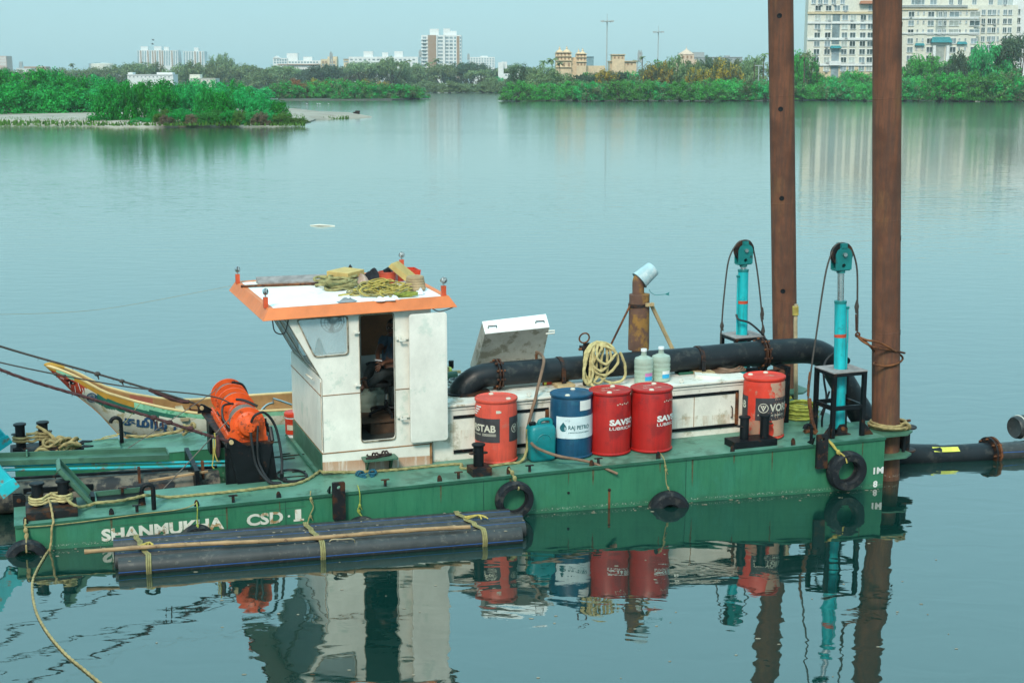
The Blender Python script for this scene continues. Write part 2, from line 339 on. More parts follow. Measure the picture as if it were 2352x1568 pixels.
def lathe(c, prof, n=24, axis=(0, 0, 1), arc=None):  # prof: (radius, height) pairs
    x, y, z = frame_of(axis); c = np.array(c, float); v = []; f = []; m = len(prof)
    a0, a1 = arc or (0, 2 * PI); nn = n if not arc else n + 1
    for (r, h) in prof:
        for k in range(nn):
            a = a0 + (a1 - a0) * k / n; v.append(c + z * h + x * r * math.cos(a) + y * r * math.sin(a))
    for i in range(m - 1):
        for k in range(n if not arc else n):
            l = (k + 1) % nn; f.append((i * nn + k, i * nn + l, (i + 1) * nn + l, (i + 1) * nn + k))
    g = G().add(v, f)
    if not arc:
        if prof[0][0] > 1e-4: g.f.append(tuple(range(nn))[::-1])
        if prof[-1][0] > 1e-4: g.f.append(tuple(range((m - 1) * nn, m * nn)))
    return g
def ball(c, r, n=12, m=8):
    rx, ry, rz = r if hasattr(r, '__len__') else (r, r, r); v = []; f = []
    for i in range(m + 1):
        t = PI * i / m
        for k in range(n):
            a = 2 * PI * k / n; v.append((c[0] + rx * math.sin(t) * math.cos(a), c[1] + ry * math.sin(t) * math.sin(a), c[2] - rz * math.cos(t)))
    for i in range(m):
        for k in range(n): f.append((i * n + k, i * n + (k + 1) % n, (i + 1) * n + (k + 1) % n, (i + 1) * n + k))
    return G().add(v, f)
def torus(c, Rr, r, axis, n=32, m=12, arc=(0, 2 * PI), flat=1.0):
    x, y, z = frame_of(axis); full = abs(arc[1] - arc[0] - 2 * PI) < 1e-6
    P = [np.array(c) + x * Rr * math.cos(t) + y * Rr * math.sin(t) for t in [arc[0] + (arc[1] - arc[0]) * k / n for k in range(n if full else n + 1)]]
    return tube(P, r, m, closed=full)
def rounded(poly, r, k=4):
    out = []; n = len(poly)
    for i in range(n):
        p0, p, p1 = [np.array(poly[j % n], float) for j in (i - 1, i, i + 1)]
        a = (p0 - p) / np.linalg.norm(p0 - p); b = (p1 - p) / np.linalg.norm(p1 - p)
        for j in range(k + 1):
            t = j / k; q0 = p + a * r; q1 = p + b * r
            out.append(tuple((1 - t) ** 2 * q0 + 2 * t * (1 - t) * p + t * t * q1))
    return out
def holed(outer, holes, to3, thick):      # 2-D outline with holes -> plate; to3 maps (a, b, depth) to 3-D
    bm = bmesh.new(); edges = []
    for lp in [outer] + holes:
        vs_ = [bm.verts.new((p[0], p[1], 0)) for p in lp]
        edges += [bm.edges.new((vs_[i], vs_[(i + 1) % len(vs_)])) for i in range(len(vs_))]
    bmesh.ops.triangle_fill(bm, use_beauty=True, edges=edges)
    bm.verts.index_update(); v2 = [(v.co.x, v.co.y) for v in bm.verts]; fs = [tuple(v.index for v in f.verts) for f in bm.faces]
    bm.free(); n = len(v2); g = G()
    v = [to3(a, b, 0) for a, b in v2] + [to3(a, b, thick) for a, b in v2]
    f = list(fs) + [tuple(i + n for i in q[::-1]) for q in fs]; o = 0
    for lp in [outer] + holes:
        m = len(lp); f += [(o + i, o + (i + 1) % m, n + o + (i + 1) % m, n + o + i) for i in range(m)]; o += m
    return g.add(v, f)
def patch(c, r, z0, z1, a0, a1, n=10, t=.0015):        # curved label on an upright cylinder
    v = []; f = []
    for k in range(n + 1):
        a = a0 + (a1 - a0) * k / n
        for z in (z0, z1): v.append((c[0] + (r + t) * math.cos(a), c[1] + (r + t) * math.sin(a), c[2] + z))
    f = [(2 * k, 2 * k + 2, 2 * k + 3, 2 * k + 1) for k in range(n)]
    return G().add(v, f)
def text_geo(s, size, bold=0.0, align='LEFT', space=1.0):
    cu = bpy.data.curves.new('lettering', 'FONT'); cu.body = s; cu.size = size; cu.offset = bold * size; cu.align_x = align; cu.space_character = space
    cu.resolution_u = 3
    o = bpy.data.objects.new('lettering', cu); COL.objects.link(o); dg = bpy.context.evaluated_depsgraph_get()
    me = bpy.data.meshes.new_from_object(o.evaluated_get(dg)); v = [tuple(p.co) for p in me.vertices]; f = [tuple(p.vertices) for p in me.polygons]
    bpy.data.objects.remove(o); bpy.data.curves.remove(cu); bpy.data.meshes.remove(me)
    return v, f
def fit_text(s, w, h, bold=0.0):
    v, f = text_geo(s, 1.0, bold); xs = [p[0] for p in v]; ys = [p[1] for p in v]
    x0, x1, y0, y1 = min(xs), max(xs), min(ys), max(ys)
    return [((p[0] - x0) / (x1 - x0) * w, (p[1] - y0) / (y1 - y0) * h) for p in v], f
def flat_text(s, w, h, to3, bold=0.0):
    v, f = fit_text(s, w, h, bold); return G().add([to3(a, b) for a, b in v], f)
def drum_text(s, c, r, a_left, width, z0, h, bold=0.0, t=.004):
    v, f = fit_text(s, width, h, bold)
    return G().add([(c[0] + (r + t) * math.cos(a_left + a / r), c[1] + (r + t) * math.sin(a_left + a / r), c[2] + z0 + b) for a, b in v], f)

# ------------------------------------------------------------------ objects
ROOT = {}
def is_boat(fr): return fr == 'b'
def tag(o, label=None, cat=None, group=None, kind=None):
    if label: o['label'] = label
    if cat: o['category'] = cat
    if group: o['group'] = group
    if kind: o['kind'] = kind
    return o
def thing(name, label, cat, base=(0, 0, 0), group=None, fr='b'):
    o = bpy.data.objects.new(name, None); COL.objects.link(o); o.empty_display_size = .1
    o.location = bw(base) if is_boat(fr) else base
    ROOT[o.name] = (np.array(base, float), fr); return tag(o, label, cat, group)
def mk(name, g, mat, base, fr, smooth_=False, bevel=0.0):
    A = np.array(g.v, float).reshape(-1, 3) - np.array(base, float)
    if is_boat(fr): A = A @ FR.T
    me = bpy.data.meshes.new(name); me.from_pydata([tuple(p) for p in A], [], g.f); me.update()
    bm = bmesh.new(); bm.from_mesh(me); bmesh.ops.recalc_face_normals(bm, faces=bm.faces)
    if bevel:
        bmesh.ops.bevel(bm, geom=[e for e in bm.edges if len(e.link_faces) == 2 and e.calc_face_angle(0) > .5], offset=bevel, segments=2, affect='EDGES', profile=.6)
    bm.to_mesh(me); bm.free()
    if smooth_:
        me.shade_smooth()
        try: me.set_sharp_from_angle(angle=R(38))
        except Exception: pass
    me.materials.append(MATS[mat] if isinstance(mat, str) else mat)
    o = bpy.data.objects.new(name, me); COL.objects.link(o); return o
def part(name, g, mat, parent, smooth_=False, bevel=0.0, label=None, kind=None):
    r = parent
    while r.parent: r = r.parent
    base, fr = ROOT[r.name]
    o = mk(name, g, mat, base, fr, smooth_, bevel); o.parent = parent
    if label: o['label'] = label
    if kind: o['kind'] = kind
    return o
def solo(name, g, mat, label, cat, base=None, group=None, fr='b', smooth_=False, bevel=0.0, kind=None):
    if base is None:
        a = np.array(g.v); base = (a[:, 0].mean(), a[:, 1].mean(), a[:, 2].min())
    o = mk(name, g, mat, base, fr, smooth_, bevel); o.location = bw(base) if is_boat(fr) else base
    ROOT[o.name] = (np.array(base, float), fr); return tag(o, label, cat, group, kind)
def struct(name, g, mat, fr='w', **k):
    o = mk(name, g, mat, (0, 0, 0), fr, **k)
    if is_boat(fr): o.location = A0
    ROOT[o.name] = (np.zeros(3), fr); o['kind'] = 'structure'; return o
def joined(*gs):
    g = G()
    for q in gs: g += q
    return g
# ------------------------------------------------------------------ water, land
def water_mat():
    m = bpy.data.materials.new('water'); m.use_nodes = True; n = m.node_tree.nodes; L = m.node_tree.links; p = n['Principled BSDF']
    # turbid body under a strong Fresnel reflection
    p.inputs['Base Color'].default_value = (.003, .026, .021, 1); p.inputs['Roughness'].default_value = .5; p.inputs['Specular IOR Level'].default_value = 0
    gl_ = n.new('ShaderNodeBsdfGlossy'); gl_.inputs['Roughness'].default_value = .012; gl_.inputs[0].default_value = (1, 1, .95, 1)
    fn_ = n.new('ShaderNodeFresnel'); fn_.inputs[0].default_value = 1.33; pw_ = n.new('ShaderNodeMath'); pw_.operation = 'POWER'; pw_.inputs[1].default_value = .51
    L.new(fn_.outputs[0], pw_.inputs[0]); mx = n.new('ShaderNodeMixShader'); L.new(pw_.outputs[0], mx.inputs[0]); L.new(p.outputs[0], mx.inputs[1]); L.new(gl_.outputs[0], mx.inputs[2]); L.new(mx.outputs[0], n['Material Output'].inputs[0])
    tc = n.new('ShaderNodeTexCoord')
    def noise(sx, sy, sc_, det, loc=0, dist=0.0):
        mp = n.new('ShaderNodeMapping'); mp.inputs['Scale'].default_value = (sx, sy, 1); mp.inputs['Location'].default_value = (loc, loc * 2, 0); mp.inputs['Rotation'].default_value = (0, 0, R(8))
        L.new(tc.outputs['Object'], mp.inputs[0]); t = n.new('ShaderNodeTexNoise'); t.inputs['Scale'].default_value = sc_; t.inputs['Detail'].default_value = det
        t.inputs['Distortion'].default_value = dist; L.new(mp.outputs[0], t.inputs[0]); return t.outputs[0]
    def math_(op, a, b):
        x = n.new('ShaderNodeMath'); x.operation = op
        for k, q in ((0, a), (1, b)):
            if isinstance(q, (int, float)): x.inputs[k].default_value = q
            else: L.new(q, x.inputs[k])
        return x.outputs[0]
    def rng(src, a, b, c=0., d=1.):
        r = n.new('ShaderNodeMapRange'); r.interpolation_type = 'SMOOTHSTEP'; r.inputs[1].default_value = a; r.inputs[2].default_value = b; r.inputs[3].default_value = c; r.inputs[4].default_value = d
        L.new(src, r.inputs[0]); return r.outputs[0]
    swell = noise(.9, 1.5, 1.15, 2.0, 0, .6)
    fine = noise(.8, 1.8, 5.5, 3.0, 5, .3)
    wind = noise(.35, 1.2, 1.6, 4.0, 9)
    patch_ = rng(noise(.004, .020, 1.0, 3, 3), .42, .62)
    sp = n.new('ShaderNodeSeparateXYZ'); L.new(tc.outputs['Object'], sp.inputs[0])
    open_ = rng(sp.outputs[1], 20, 60, 0, 1)
    h = math_('MULTIPLY', swell, .0075)
    h = math_('ADD', h, math_('MULTIPLY', fine, .0004))
    h = math_('ADD', h, math_('MULTIPLY', math_('MULTIPLY', wind, math_('ADD', math_('MULTIPLY', patch_, .012), .004)), open_))
    L.new(rng(sp.outputs[1], 24, 150, .012, .095), gl_.inputs['Roughness'])
    b = n.new('ShaderNodeBump'); b.inputs['Strength'].default_value = 1; b.inputs['Distance'].default_value = 1.0
    L.new(h, b.inputs['Height']); L.new(b.outputs[0], gl_.inputs['Normal']); L.new(b.outputs[0], fn_.inputs['Normal'])
    MATS['water'] = m
water_mat()
wg = G().add([(-6000, -60, 0), (6000, -60, 0), (6000, 7000, 0), (-6000, 7000, 0)], [(0, 1, 2, 3)])
struct('water', wg, 'water')
shore = [(-900, 211), (0, 210), (600, 209), (1060, 208), (1150, 211), (1185, 224), (1260, 229), (1700, 231), (2352, 231), (3300, 231)]
lv = []; 
for (x, y) in shore:
    P = onz(x, y); Q = P * 1.012
    lv.append([(P[0], P[1], -.4), (Q[0], P[1] + 4, .7), (Q[0] * 14, 7000, 1.2)])
lg = G(); vv_ = [q for r_ in lv for q in r_]
lg.add(vv_, [(3 * i + k, 3 * i + 3 + k, 3 * i + 4 + k, 3 * i + 1 + k) for i in range(len(lv) - 1) for k in (0, 1)])
struct('ground', lg, 'soil')
# sandbank with the mangroves, left
edge = [(-260, 284), (-60, 284), (60, 286), (150, 286), (250, 291), (340, 293), (440, 291), (560, 291), (640, 289), (700, 284), (722, 276), (780, 273), (852, 270), (830, 266), (760, 263), (700, 256), (560, 245), (300, 240), (-260, 240)]
E_ = [onz(x, y) for x, y in edge]; cen = np.mean(E_, axis=0)
def shrink(k, z): return [(cen[0] + (p[0] - cen[0]) * k + random.uniform(-.4, .4), cen[1] + (p[1] - cen[1]) * k, z + random.uniform(-.05, .05)) for p in E_]
n_ = len(E_); rings = [[(p[0], p[1], -.3) for p in E_], [(p[0] * .999, p[1] + (1.5 if i < 13 else -1.5), .12) for i, p in enumerate(E_)], shrink(.93, .55), shrink(.4, .9)]
sg = G().add([q for r_ in rings for q in r_], [(k * n_ + i, k * n_ + (i + 1) % n_, (k + 1) * n_ + (i + 1) % n_, (k + 1) * n_ + i) for k in range(3) for i in range(n_)] + [tuple(range(3 * n_, 4 * n_))])
bank = struct('sandbank', sg, 'sand')
isl = [(640, 231), (760, 231), (900, 231), (985, 226), (960, 221), (640, 221)]
I_ = [onz(x, y) for x, y in isl]
struct('mudbank', G().add([(p[0], p[1], -.2) for p in I_] + [(p[0] * .998, p[1] + (1 if i < 4 else -1), .3) for i, p in enumerate(I_)], [(i, (i + 1) % 6, 6 + (i + 1) % 6, 6 + i) for i in range(6)] + [tuple(range(6, 12))]), 'soil')

# ------------------------------------------------------------------ trees
def leaf(g, c, nrm, s, a, bnd=.35):
    x, y, z = frame_of(nrm); ca, sa = math.cos(a), math.sin(a); p = x * ca + y * sa; q = -x * sa + y * ca
    g.add([c - p * s, c - q * s * .55 - z * s * bnd * .3, c + p * s, c + q * s * .55 - z * s * bnd * .3], [(0, 1, 2, 3)])
def crown_mesh(seed, kind, nclump, nleaf, ls):
    rd = random.Random(seed); g = G(); cl = []
    for i in range(nclump):
        while True:
            x, y, z = rd.uniform(-1, 1), rd.uniform(-1, 1), rd.uniform(0, 1)
            r2 = x * x + y * y
            if kind == 'dome': ok = r2 + (z * 1.02) ** 2 < 1 and (r2 + z * z > .28)
            elif kind == 'tree': ok = r2 + ((z - .6) / .42) ** 2 < 1
            else: ok = r2 < 1 and .62 < z - .25 * (1 - r2) < .78
            if ok: break
        lim = {'dome': .24, 'tree': .24, 'spread': .2}[kind]
        cl.append((np.array([x, y, z]), rd.uniform(.55, 1.1) * lim))
    for c, r in cl:
        for j in range(nleaf):
            d = np.array([rd.gauss(0, 1), rd.gauss(0, 1), rd.gauss(.25, 1)]); d /= np.linalg.norm(d)
            q = c + d * r * (rd.random() ** .45) * np.array([1.15, 1.15, .85])
            if q[2] < .01: q[2] = rd.uniform(.01, .08)
            leaf(g, q, d + np.array([rd.uniform(-.6, .6), rd.uniform(-.6, .6), rd.uniform(0, .8)]), ls * rd.uniform(.6, 1.3), rd.uniform(0, PI))
    me = bpy.data.meshes.new('crown'); me.from_pydata([tuple(p) for p in g.v], [], g.f); me.materials.append(MATS['leaf_green']); return me, cl
def trunk_mesh(seed, cl, top):
    rd = random.Random(seed); g = G()
    for c, r in cl[:9]:
        b = np.array([rd.uniform(-.12, .12), rd.uniform(-.12, .12), -.05]); mid = b * .4 + c * .45 + np.array([0, 0, .05])
        g += tube(smooth([b, mid, c], 3), [.035, .03, .026, .022, .018, .013, .008], 5)
    me = bpy.data.meshes.new('trunk'); me.from_pydata([tuple(p) for p in g.v], [], g.f); me.materials.append(MATS['trunk']); return me
VAR = {}
for k_, (nc, nl, ls) in {'dome': (78, 68, .046), 'tree': (66, 60, .050), 'spread': (60, 56, .045)}.items():
    VAR[k_] = []
    for s_ in range(4):
        me, cl = crown_mesh(s_ * 17 + ord(k_[0]), k_, nc, nl, ls); VAR[k_].append((me, trunk_mesh(s_, cl, 1)))
rt_ = random.Random(11)
def tree(name, label, group, x, yb, ytop, wpx, kind, mats, z=.35, P=None, cat='tree'):
    P = onz(x, yb, z) if P is None else P
    s = F / (P - C0).dot(fw); hgt = (yb - ytop) / s * rt_.uniform(.95, 1.05); rad = wpx / s / 2
    o = bpy.data.objects.new(name, None); COL.objects.link(o); o.location = P; o.scale = (rad, rad * rt_.uniform(.8, 1.1), hgt); o.rotation_euler = (0, 0, rt_.uniform(0, 6.28)); o.empty_display_size = .2
    tag(o, label, cat, group)
    me, tm = rt_.choice(VAR[kind])
    for nm, d in (('crown', me), ('trunk', tm)):
        c = bpy.data.objects.new(nm, d); COL.objects.link(c); c.parent = o
        if nm == 'crown':
            c.material_slots[0].link = 'OBJECT'; c.material_slots[0].material = MATS[rt_.choice(mats)]
    return o
def curve(pts): return lambda x: float(np.interp(x, [p[0] for p in pts], [p[1] for p in pts]))
ORD = 'first second third fourth fifth sixth seventh eighth ninth tenth eleventh twelfth thirteenth fourteenth fifteenth sixteenth seventeenth eighteenth nineteenth twentieth'.split()
ORD += ['twenty-' + w for w in ORD[:9]] + ['thirtieth'] + ['thirty-' + w for w in ORD[:9]]
def ordinal(made, label):
    made = sorted(made, key=lambda q: q[0])
    for i, (x, o) in enumerate(made): o['label'] = label + ', ' + ORD[i] + ' from left'
def row(name, label, group, x0, x1, step, base, top, kinds, mats, jit=4, wid=1.25, z=.35, jb=1.5, cat='tree'):
    x = x0; made = []
    while x < x1:
        xx = x + rt_.uniform(-.3, .3) * step; yb = base(xx) + rt_.uniform(-jb, jb); yt = top(xx) + rt_.uniform(-jit, jit)
        made.append((xx, tree(name, label, group, xx, yb, yt, step * wid * 1.35 * rt_.uniform(1.1, 1.7), rt_.choice(kinds), mats, z, cat=cat))); x += step * rt_.uniform(.8, 1.2)
    ordinal(made, label)
k1 = curve([(0, 0), (1, 0)])
row('mangrove_tree', 'tall dense mangrove at the back of the sandbank', 'tall mangroves at the back of the sandbank', -60, 250, 46, lambda x: 254, curve([(-60, 163), (60, 160), (130, 162), (190, 170), (250, 190)]), ['dome'], ['leaf_shade'], 4, 1.5)
row('mangrove_tree', 'mangrove in the back row right of the tallest ones', 'back row of the low mangroves', 260, 610, 40, lambda x: 254, curve([(250, 184), (330, 187), (450, 186), (540, 188), (580, 196), (610, 208)]), ['dome'], ['leaf_shade'], 4, 1.5)
row('mangrove_bush', 'rounded mangrove bush in front of the tall ones', 'front mangroves at the left edge', -40, 225, 50, lambda x: 266, curve([(-40, 202), (60, 190), (130, 200), (225, 205)]), ['dome'], ['leaf_shade'], 6, 1.35, cat='bush')
row('mangrove_bush', 'green mangrove bush in the front row by the sandy shore', 'front row mangroves by the sandy shore', 262, 640, 36, lambda x: 279, curve([(260, 200), (320, 192), (420, 196), (520, 204), (580, 206), (620, 226), (640, 240)]), ['dome'], ['leaf_shade', 'leaf_vivid'], 7, 1.15, cat='bush')
row('shore_bush', 'low scrubby bush at the edge of the sandbank', 'scrub at the edge of the sandbank', 330, 690, 27, lambda x: 284, curve([(330, 266), (400, 248), (480, 258), (560, 250), (640, 256), (690, 268)]), ['dome'], ['leaf_green', 'leaf_vivid', 'grass'], 6, 1.1, cat='bush')
row('dry_bush', 'straw coloured dry bush among the shore scrub', 'dry bushes on the sandbank', 360, 660, 75, lambda x: 285, lambda x: 262, ['dome'], ['twig'], 4, .32, cat='bush')
row('island_mangrove', 'green mangrove on the low island in mid river', 'mangroves on the mid river island', 640, 968, 30, lambda x: 226, curve([(640, 186), (720, 184), (850, 186), (930, 192), (968, 204)]), ['dome'], ['leaf_mixed2', 'leaf_mixed'], 3, 1.35)
row('flowering_bush', 'yellow flowering bush on top of the mid river island', 'flowering bushes on the mid river island', 676, 900, 42, lambda x: 224, lambda x: 183, ['dome'], ['leaf_yellow', 'leaf_rust', 'leaf_yellow'], 2, .75, cat='bush')
row('far_tree', 'hazy far bank tree behind the left mangroves', 'hazy trees along the far bank', -30, 660, 36, lambda x: 208, curve([(-30, 155), (60, 164), (150, 160), (240, 160), (330, 150), (420, 150), (500, 148), (560, 152), (660, 160)]), ['tree', 'dome'], ['leaf_olive'], 5, 1.45)
row('far_tree', 'hazy far bank tree behind the mid river island', 'hazy trees behind the island', 660, 1215, 30, lambda x: 208, curve([(660, 158), (760, 156), (900, 150), (980, 152), (1080, 156), (1215, 162)]), ['tree', 'dome', 'spread'], ['leaf_olive', 'leaf_olive', 'leaf_dark'], 6, 1.5)
row('far_bush', 'hazy low bush at the water line of the far bank', 'low bushes at the far water line', 980, 1215, 26, lambda x: 211, curve([(980, 186), (1060, 188), (1130, 186), (1215, 178)]), ['dome'], ['leaf_olive'], 4, 1.35, cat='bush')
row('far_bush', 'hazy bush in front of the bright white river building', 'bushes before the white building', 1128, 1222, 20, lambda x: 211, lambda x: 179, ['dome'], ['leaf_olive', 'leaf_green'], 3, 1.35, cat='bush')
tree('large_far_tree', 'tall round hazy tree rising above the far bank near the left towers', None, 512, 204, 127, 66, 'tree', ['leaf_olive'])
row('bank_bush', 'bush overhanging the water, front row of right bank', 'front row bushes of the right bank', 1195, 2080, 33, lambda x: 229, curve([(1195, 190), (1300, 188), (1500, 190), (1700, 190), (1860, 188), (2080, 186)]), ['dome'], ['leaf_mixed', 'leaf_mixed2'], 7, 1.35, cat='bush')
row('bank_tree', 'right bank back row tree left of the piles', 'back row trees of the right bank', 1190, 1770, 33, lambda x: 224, curve([(1190, 150), (1240, 146), (1275, 172), (1400, 172), (1450, 165), (1500, 148), (1560, 142), (1640, 142), (1700, 140), (1770, 138)]), ['tree', 'dome', 'tree'], ['leaf_olive', 'leaf_dark', 'leaf_mixed', 'leaf_olive'], 6, 1.4)
for x, yt, wp, lb in ((1392, 164, 60, 'small yellow blossoming tree below the palace wall'), (1510, 143, 74, 'yellow blossoming tree below the shorter floodlight mast'), (1662, 138, 86, 'wide yellow blossoming tree left of the left pile'), (1602, 160, 60, 'low yellow blossoming tree below the pointed pavilion')): tree('blossom_tree', lb, 'yellow blossoming trees', x, 226, yt, wp, 'tree', ['leaf_blossom'])
row('bank_tree', 'tree between the rusty piles before the flats', 'trees in front of the left block of flats', 1826, 2010, 30, lambda x: 226, curve([(1826, 120), (1856, 122), (1868, 172), (1960, 170), (2010, 164)]), ['dome', 'tree'], ['leaf_mixed2', 'leaf_mixed'], 5, 1.3)
row('bank_bush', 'water edge bush right of the near rusty pile', 'bushes at the water edge, right', 2066, 2480, 38, lambda x: 230, curve([(2066, 178), (2160, 172), (2250, 168), (2400, 165)]), ['dome'], ['leaf_mixed2', 'leaf_green', 'leaf_mixed'], 7, 1.4, cat='bush')
row('bank_tree', 'green tree below the right hand block of flats', 'trees below the right block of flats', 2075, 2215, 34, lambda x: 224, curve([(2075, 150), (2130, 142), (2215, 132)]), ['tree', 'dome'], ['leaf_mixed2', 'leaf_mixed'], 5, 1.4)
for (x, yt, wp, k, m, lb) in [(2190, 128, 84, 'dome', 'leaf_dark', 'dark grey green tree in the middle of the trees at far right'), (2262, 112, 110, 'tree', 'leaf_green', 'large green tree with an open crown near the right edge'), (2342, 98, 130, 'spread', 'leaf_dark', 'tallest wide crowned tree at the right edge'), (2300, 135, 110, 'dome', 'leaf_green', 'dense green tree below the tallest tree at the right edge')]:
    tree('tall_bank_tree', lb, None, x, 228, yt, wp, k, [m])
# palms
def palm_mesh(seed):
    rd = random.Random(seed); g = G()
    for k in range(15):
        a = 2 * PI * k / 15 + rd.uniform(-.2, .2); el = rd.uniform(-.15, 1.1); l = rd.uniform(.8, 1.1); P = []
        for j in range(6):
            t = j / 5; P.append(np.array([math.cos(a) * l * t * math.cos(el * .6), math.sin(a) * l * t * math.cos(el * .6), l * (t * math.sin(el) - .75 * t * t)]))
        for j in range(5):
            w = .13 * math.sin(PI * (j + .9) / 6.2) + .02; s = np.array([-math.sin(a), math.cos(a), 0]) * w; dn = np.array([0, 0, -w * .7])
            g.add([P[j], P[j + 1], P[j + 1] + s + dn, P[j] + s + dn, P[j] - s + dn, P[j + 1] - s + dn], [(0, 1, 2, 3), (0, 4, 5, 1)])
    me = bpy.data.meshes.new('fronds'); me.from_pydata([tuple(p) for p in g.v], [], g.f); me.materials.append(MATS['leaf_olive']); return me
PM = [palm_mesh(s_) for s_ in range(3)]
tkm = bpy.data.meshes.new('trunk'); _t = tube([(0, 0, 0), (.02, .01, .5), (0, 0, 1)], [.02, .014, .011], 6); tkm.from_pydata(_t.v, [], _t.f); tkm.materials.append(MATS['trunk'])
def palm(x, ytop, yb, sz, Y, label, group=None):
    P = atY(x, yb, Y); P[2] = max(.7, P[2] - 1); s = F / Y; T = atY(x, ytop, Y); hh = T[2] - P[2]
    o = bpy.data.objects.new('palm_tree', None); COL.objects.link(o); o.location = P; o.rotation_euler = (0, 0, rt_.uniform(0, 6)); o.empty_display_size = .2; tag(o, label, 'palm', group)
    t = bpy.data.objects.new('trunk', tkm); COL.objects.link(t); t.parent = o; t.scale = (hh, hh, hh)
    c = bpy.data.objects.new('fronds', rt_.choice(PM)); COL.objects.link(c); c.parent = o; c.location = (0, 0, hh); c.scale = (sz / s,) * 3
    return o
ordinal([(x, palm(x, yt, 200, sz, Y, 'small distant palm standing above the left mangroves', 'distant palms at left')) for x, yt, sz, Y in [(168, 148, 9, 850), (263, 152, 8, 850), (318, 153, 8, 850)]], 'small distant palm standing above the left mangroves')
ordinal([(x, palm(x, yt, 205, sz, Y, 'feathery palm above the trees of the far bank', 'palms above the far bank trees')) for x, yt, sz, Y in [(935, 142, 14, 780), (905, 148, 11, 800), (985, 146, 12, 800), (1003, 138, 13, 800), (960, 148, 12, 790), (1060, 146, 9, 800), (1268, 138, 17, 440), (1248, 142, 13, 445), (1285, 146, 12, 440), (1458, 140, 8, 520), (1475, 132, 9, 520)]], 'feathery palm above the trees of the far bank')
ordinal([(x, palm(x, yt, 215, sz, Y, 'dark palm just left of the left rusty pile', 'palms by the left pile')) for x, yt, sz, Y in [(1752, 126, 14, 430), (1732, 136, 10, 430)]], 'dark palm just left of the left rusty pile')
palm(1845, 125, 215, 16, 410, 'green palm between the left pile and the flats')

# ------------------------------------------------------------------ far buildings
WM = {}
def winmesh(w, h, mat, frame):
    k = (round(w, 1), round(h, 1), mat, frame)
    if k not in WM:
        d = .12
        if frame:
            t = min(.16, w * .12); g = joined(box((-w / 2 - t, -d, h / 2), (w / 2 + t, .05, h / 2 + t)), box((-w / 2 - t, -d * 2.4, -h / 2 - t), (w / 2 + t, .05, -h / 2)), box((-w / 2 - t, -d, -h / 2), (-w / 2, .05, h / 2)), box((w / 2, -d, -h / 2), (w / 2 + t, .05, h / 2)), box((-.05, -d * .6, -h / 2), (.05, .05, h / 2)))
            me = bpy.data.meshes.new('window'); me.from_pydata(g.v, [], g.f); me.materials.append(MATS[frame]); WM[k + ('f',)] = me
        g = box((-w / 2, -.05, -h / 2), (w / 2, .04, h / 2)); me = bpy.data.meshes.new('pane'); me.from_pydata(g.v, [], g.f); me.materials.append(MATS[mat]); WM[k] = me
    return WM[k], WM.get(k + ('f',))
ACM = bpy.data.meshes.new('air_conditioner'); _g = box((-.42, -.3, -.3), (.42, .3, .3)); ACM.from_pydata(_g.v, [], _g.f); ACM.materials.append(MATS['grey_far'])
class Bld:
    def __init__(s, name, label, Y, base_px, cat='building'):
        s.Y = Y; P = atY(base_px, 200, Y); s.base = np.array([P[0], Y, .8]); s.o = thing(name, label, cat, s.base, fr='w')
    def xz(s, x, y): P = atY(x, y, s.Y); return P[0], P[2]
    def block(s, nm, x0, x1, yt, mat, d0=0, d1=14, yb=None):
        X0, zt = s.xz(x0, yt); X1, _ = s.xz(x1, yt); zb = .8 if yb is None else s.xz(x0, yb)[1]
        return part(nm, box((X0, s.Y + d0, zb), (X1, s.Y + d1, zt)), mat, s.o)
    def win(s, x, y, wpx, hpx, mat='glass_far', frame='white_far', d=0.0):
        X, Z_ = s.xz(x, y); k = s.Y / F; w = max(.3, wpx * k); h = max(.3, hpx * k); m, fm = winmesh(w, h, mat, frame)
        loc = np.array([X, s.Y + d - .02, Z_]) - s.base
        if fm:
            f = bpy.data.objects.new('window', fm); COL.objects.link(f); f.parent = s.o; f.location = loc
            p = bpy.data.objects.new('pane', m); COL.objects.link(p); p.parent = f
            if rb.random() < .22 and w > 1: q_ = bpy.data.objects.new('air_conditioner', ACM); COL.objects.link(q_); q_.parent = s.o; q_.location = loc + np.array([rb.uniform(-.3, .3) * w, -.35, -h * .5 - .2])
        else:
            p = bpy.data.objects.new('window', m); COL.objects.link(p); p.parent = s.o; p.location = loc
rb = random.Random(5)
def tpx(x, y): return PX('t', x, y)
# block of flats left (behind the near pile)
b = Bld('apartment_block', 'pale block of flats between the rusty piles with a narrow recessed bay', 492, 1930)
b.block('wall', 1858, 2068, -22, 'white_warm', 0, 5)
for yz, nm in ((118, 'cream_far'), (205, 'white_far'), (352, 'white_far'), (583, 'white_far')):
    x0, y0 = tpx(425, yz); b.block('cornice', 1854.5, 2070, y0 - 2.6, nm, -.5, 0, y0 + 2.6)
x0, y0 = tpx(415, 600); b.block('base_course', 1858.5, 2067, y0, 'cream_far', -.03, 0)
x0, y0 = tpx(632, 130); x1, y1 = tpx(700, 400); b.block('bay_back', x0, x1, y0, 'grey_pane', -.06, 0, tpx(0, 400)[1])
b.block('bay_back', tpx(622, 0)[0], tpx(690, 0)[0], tpx(0, 445)[1], 'grey_pane', -.06, 0, tpx(0, 700)[1])
b.block('balcony', tpx(595, 0)[0], tpx(700, 0)[0], tpx(0, 550)[1], 'white_far', -1.4, 0, tpx(0, 590)[1])
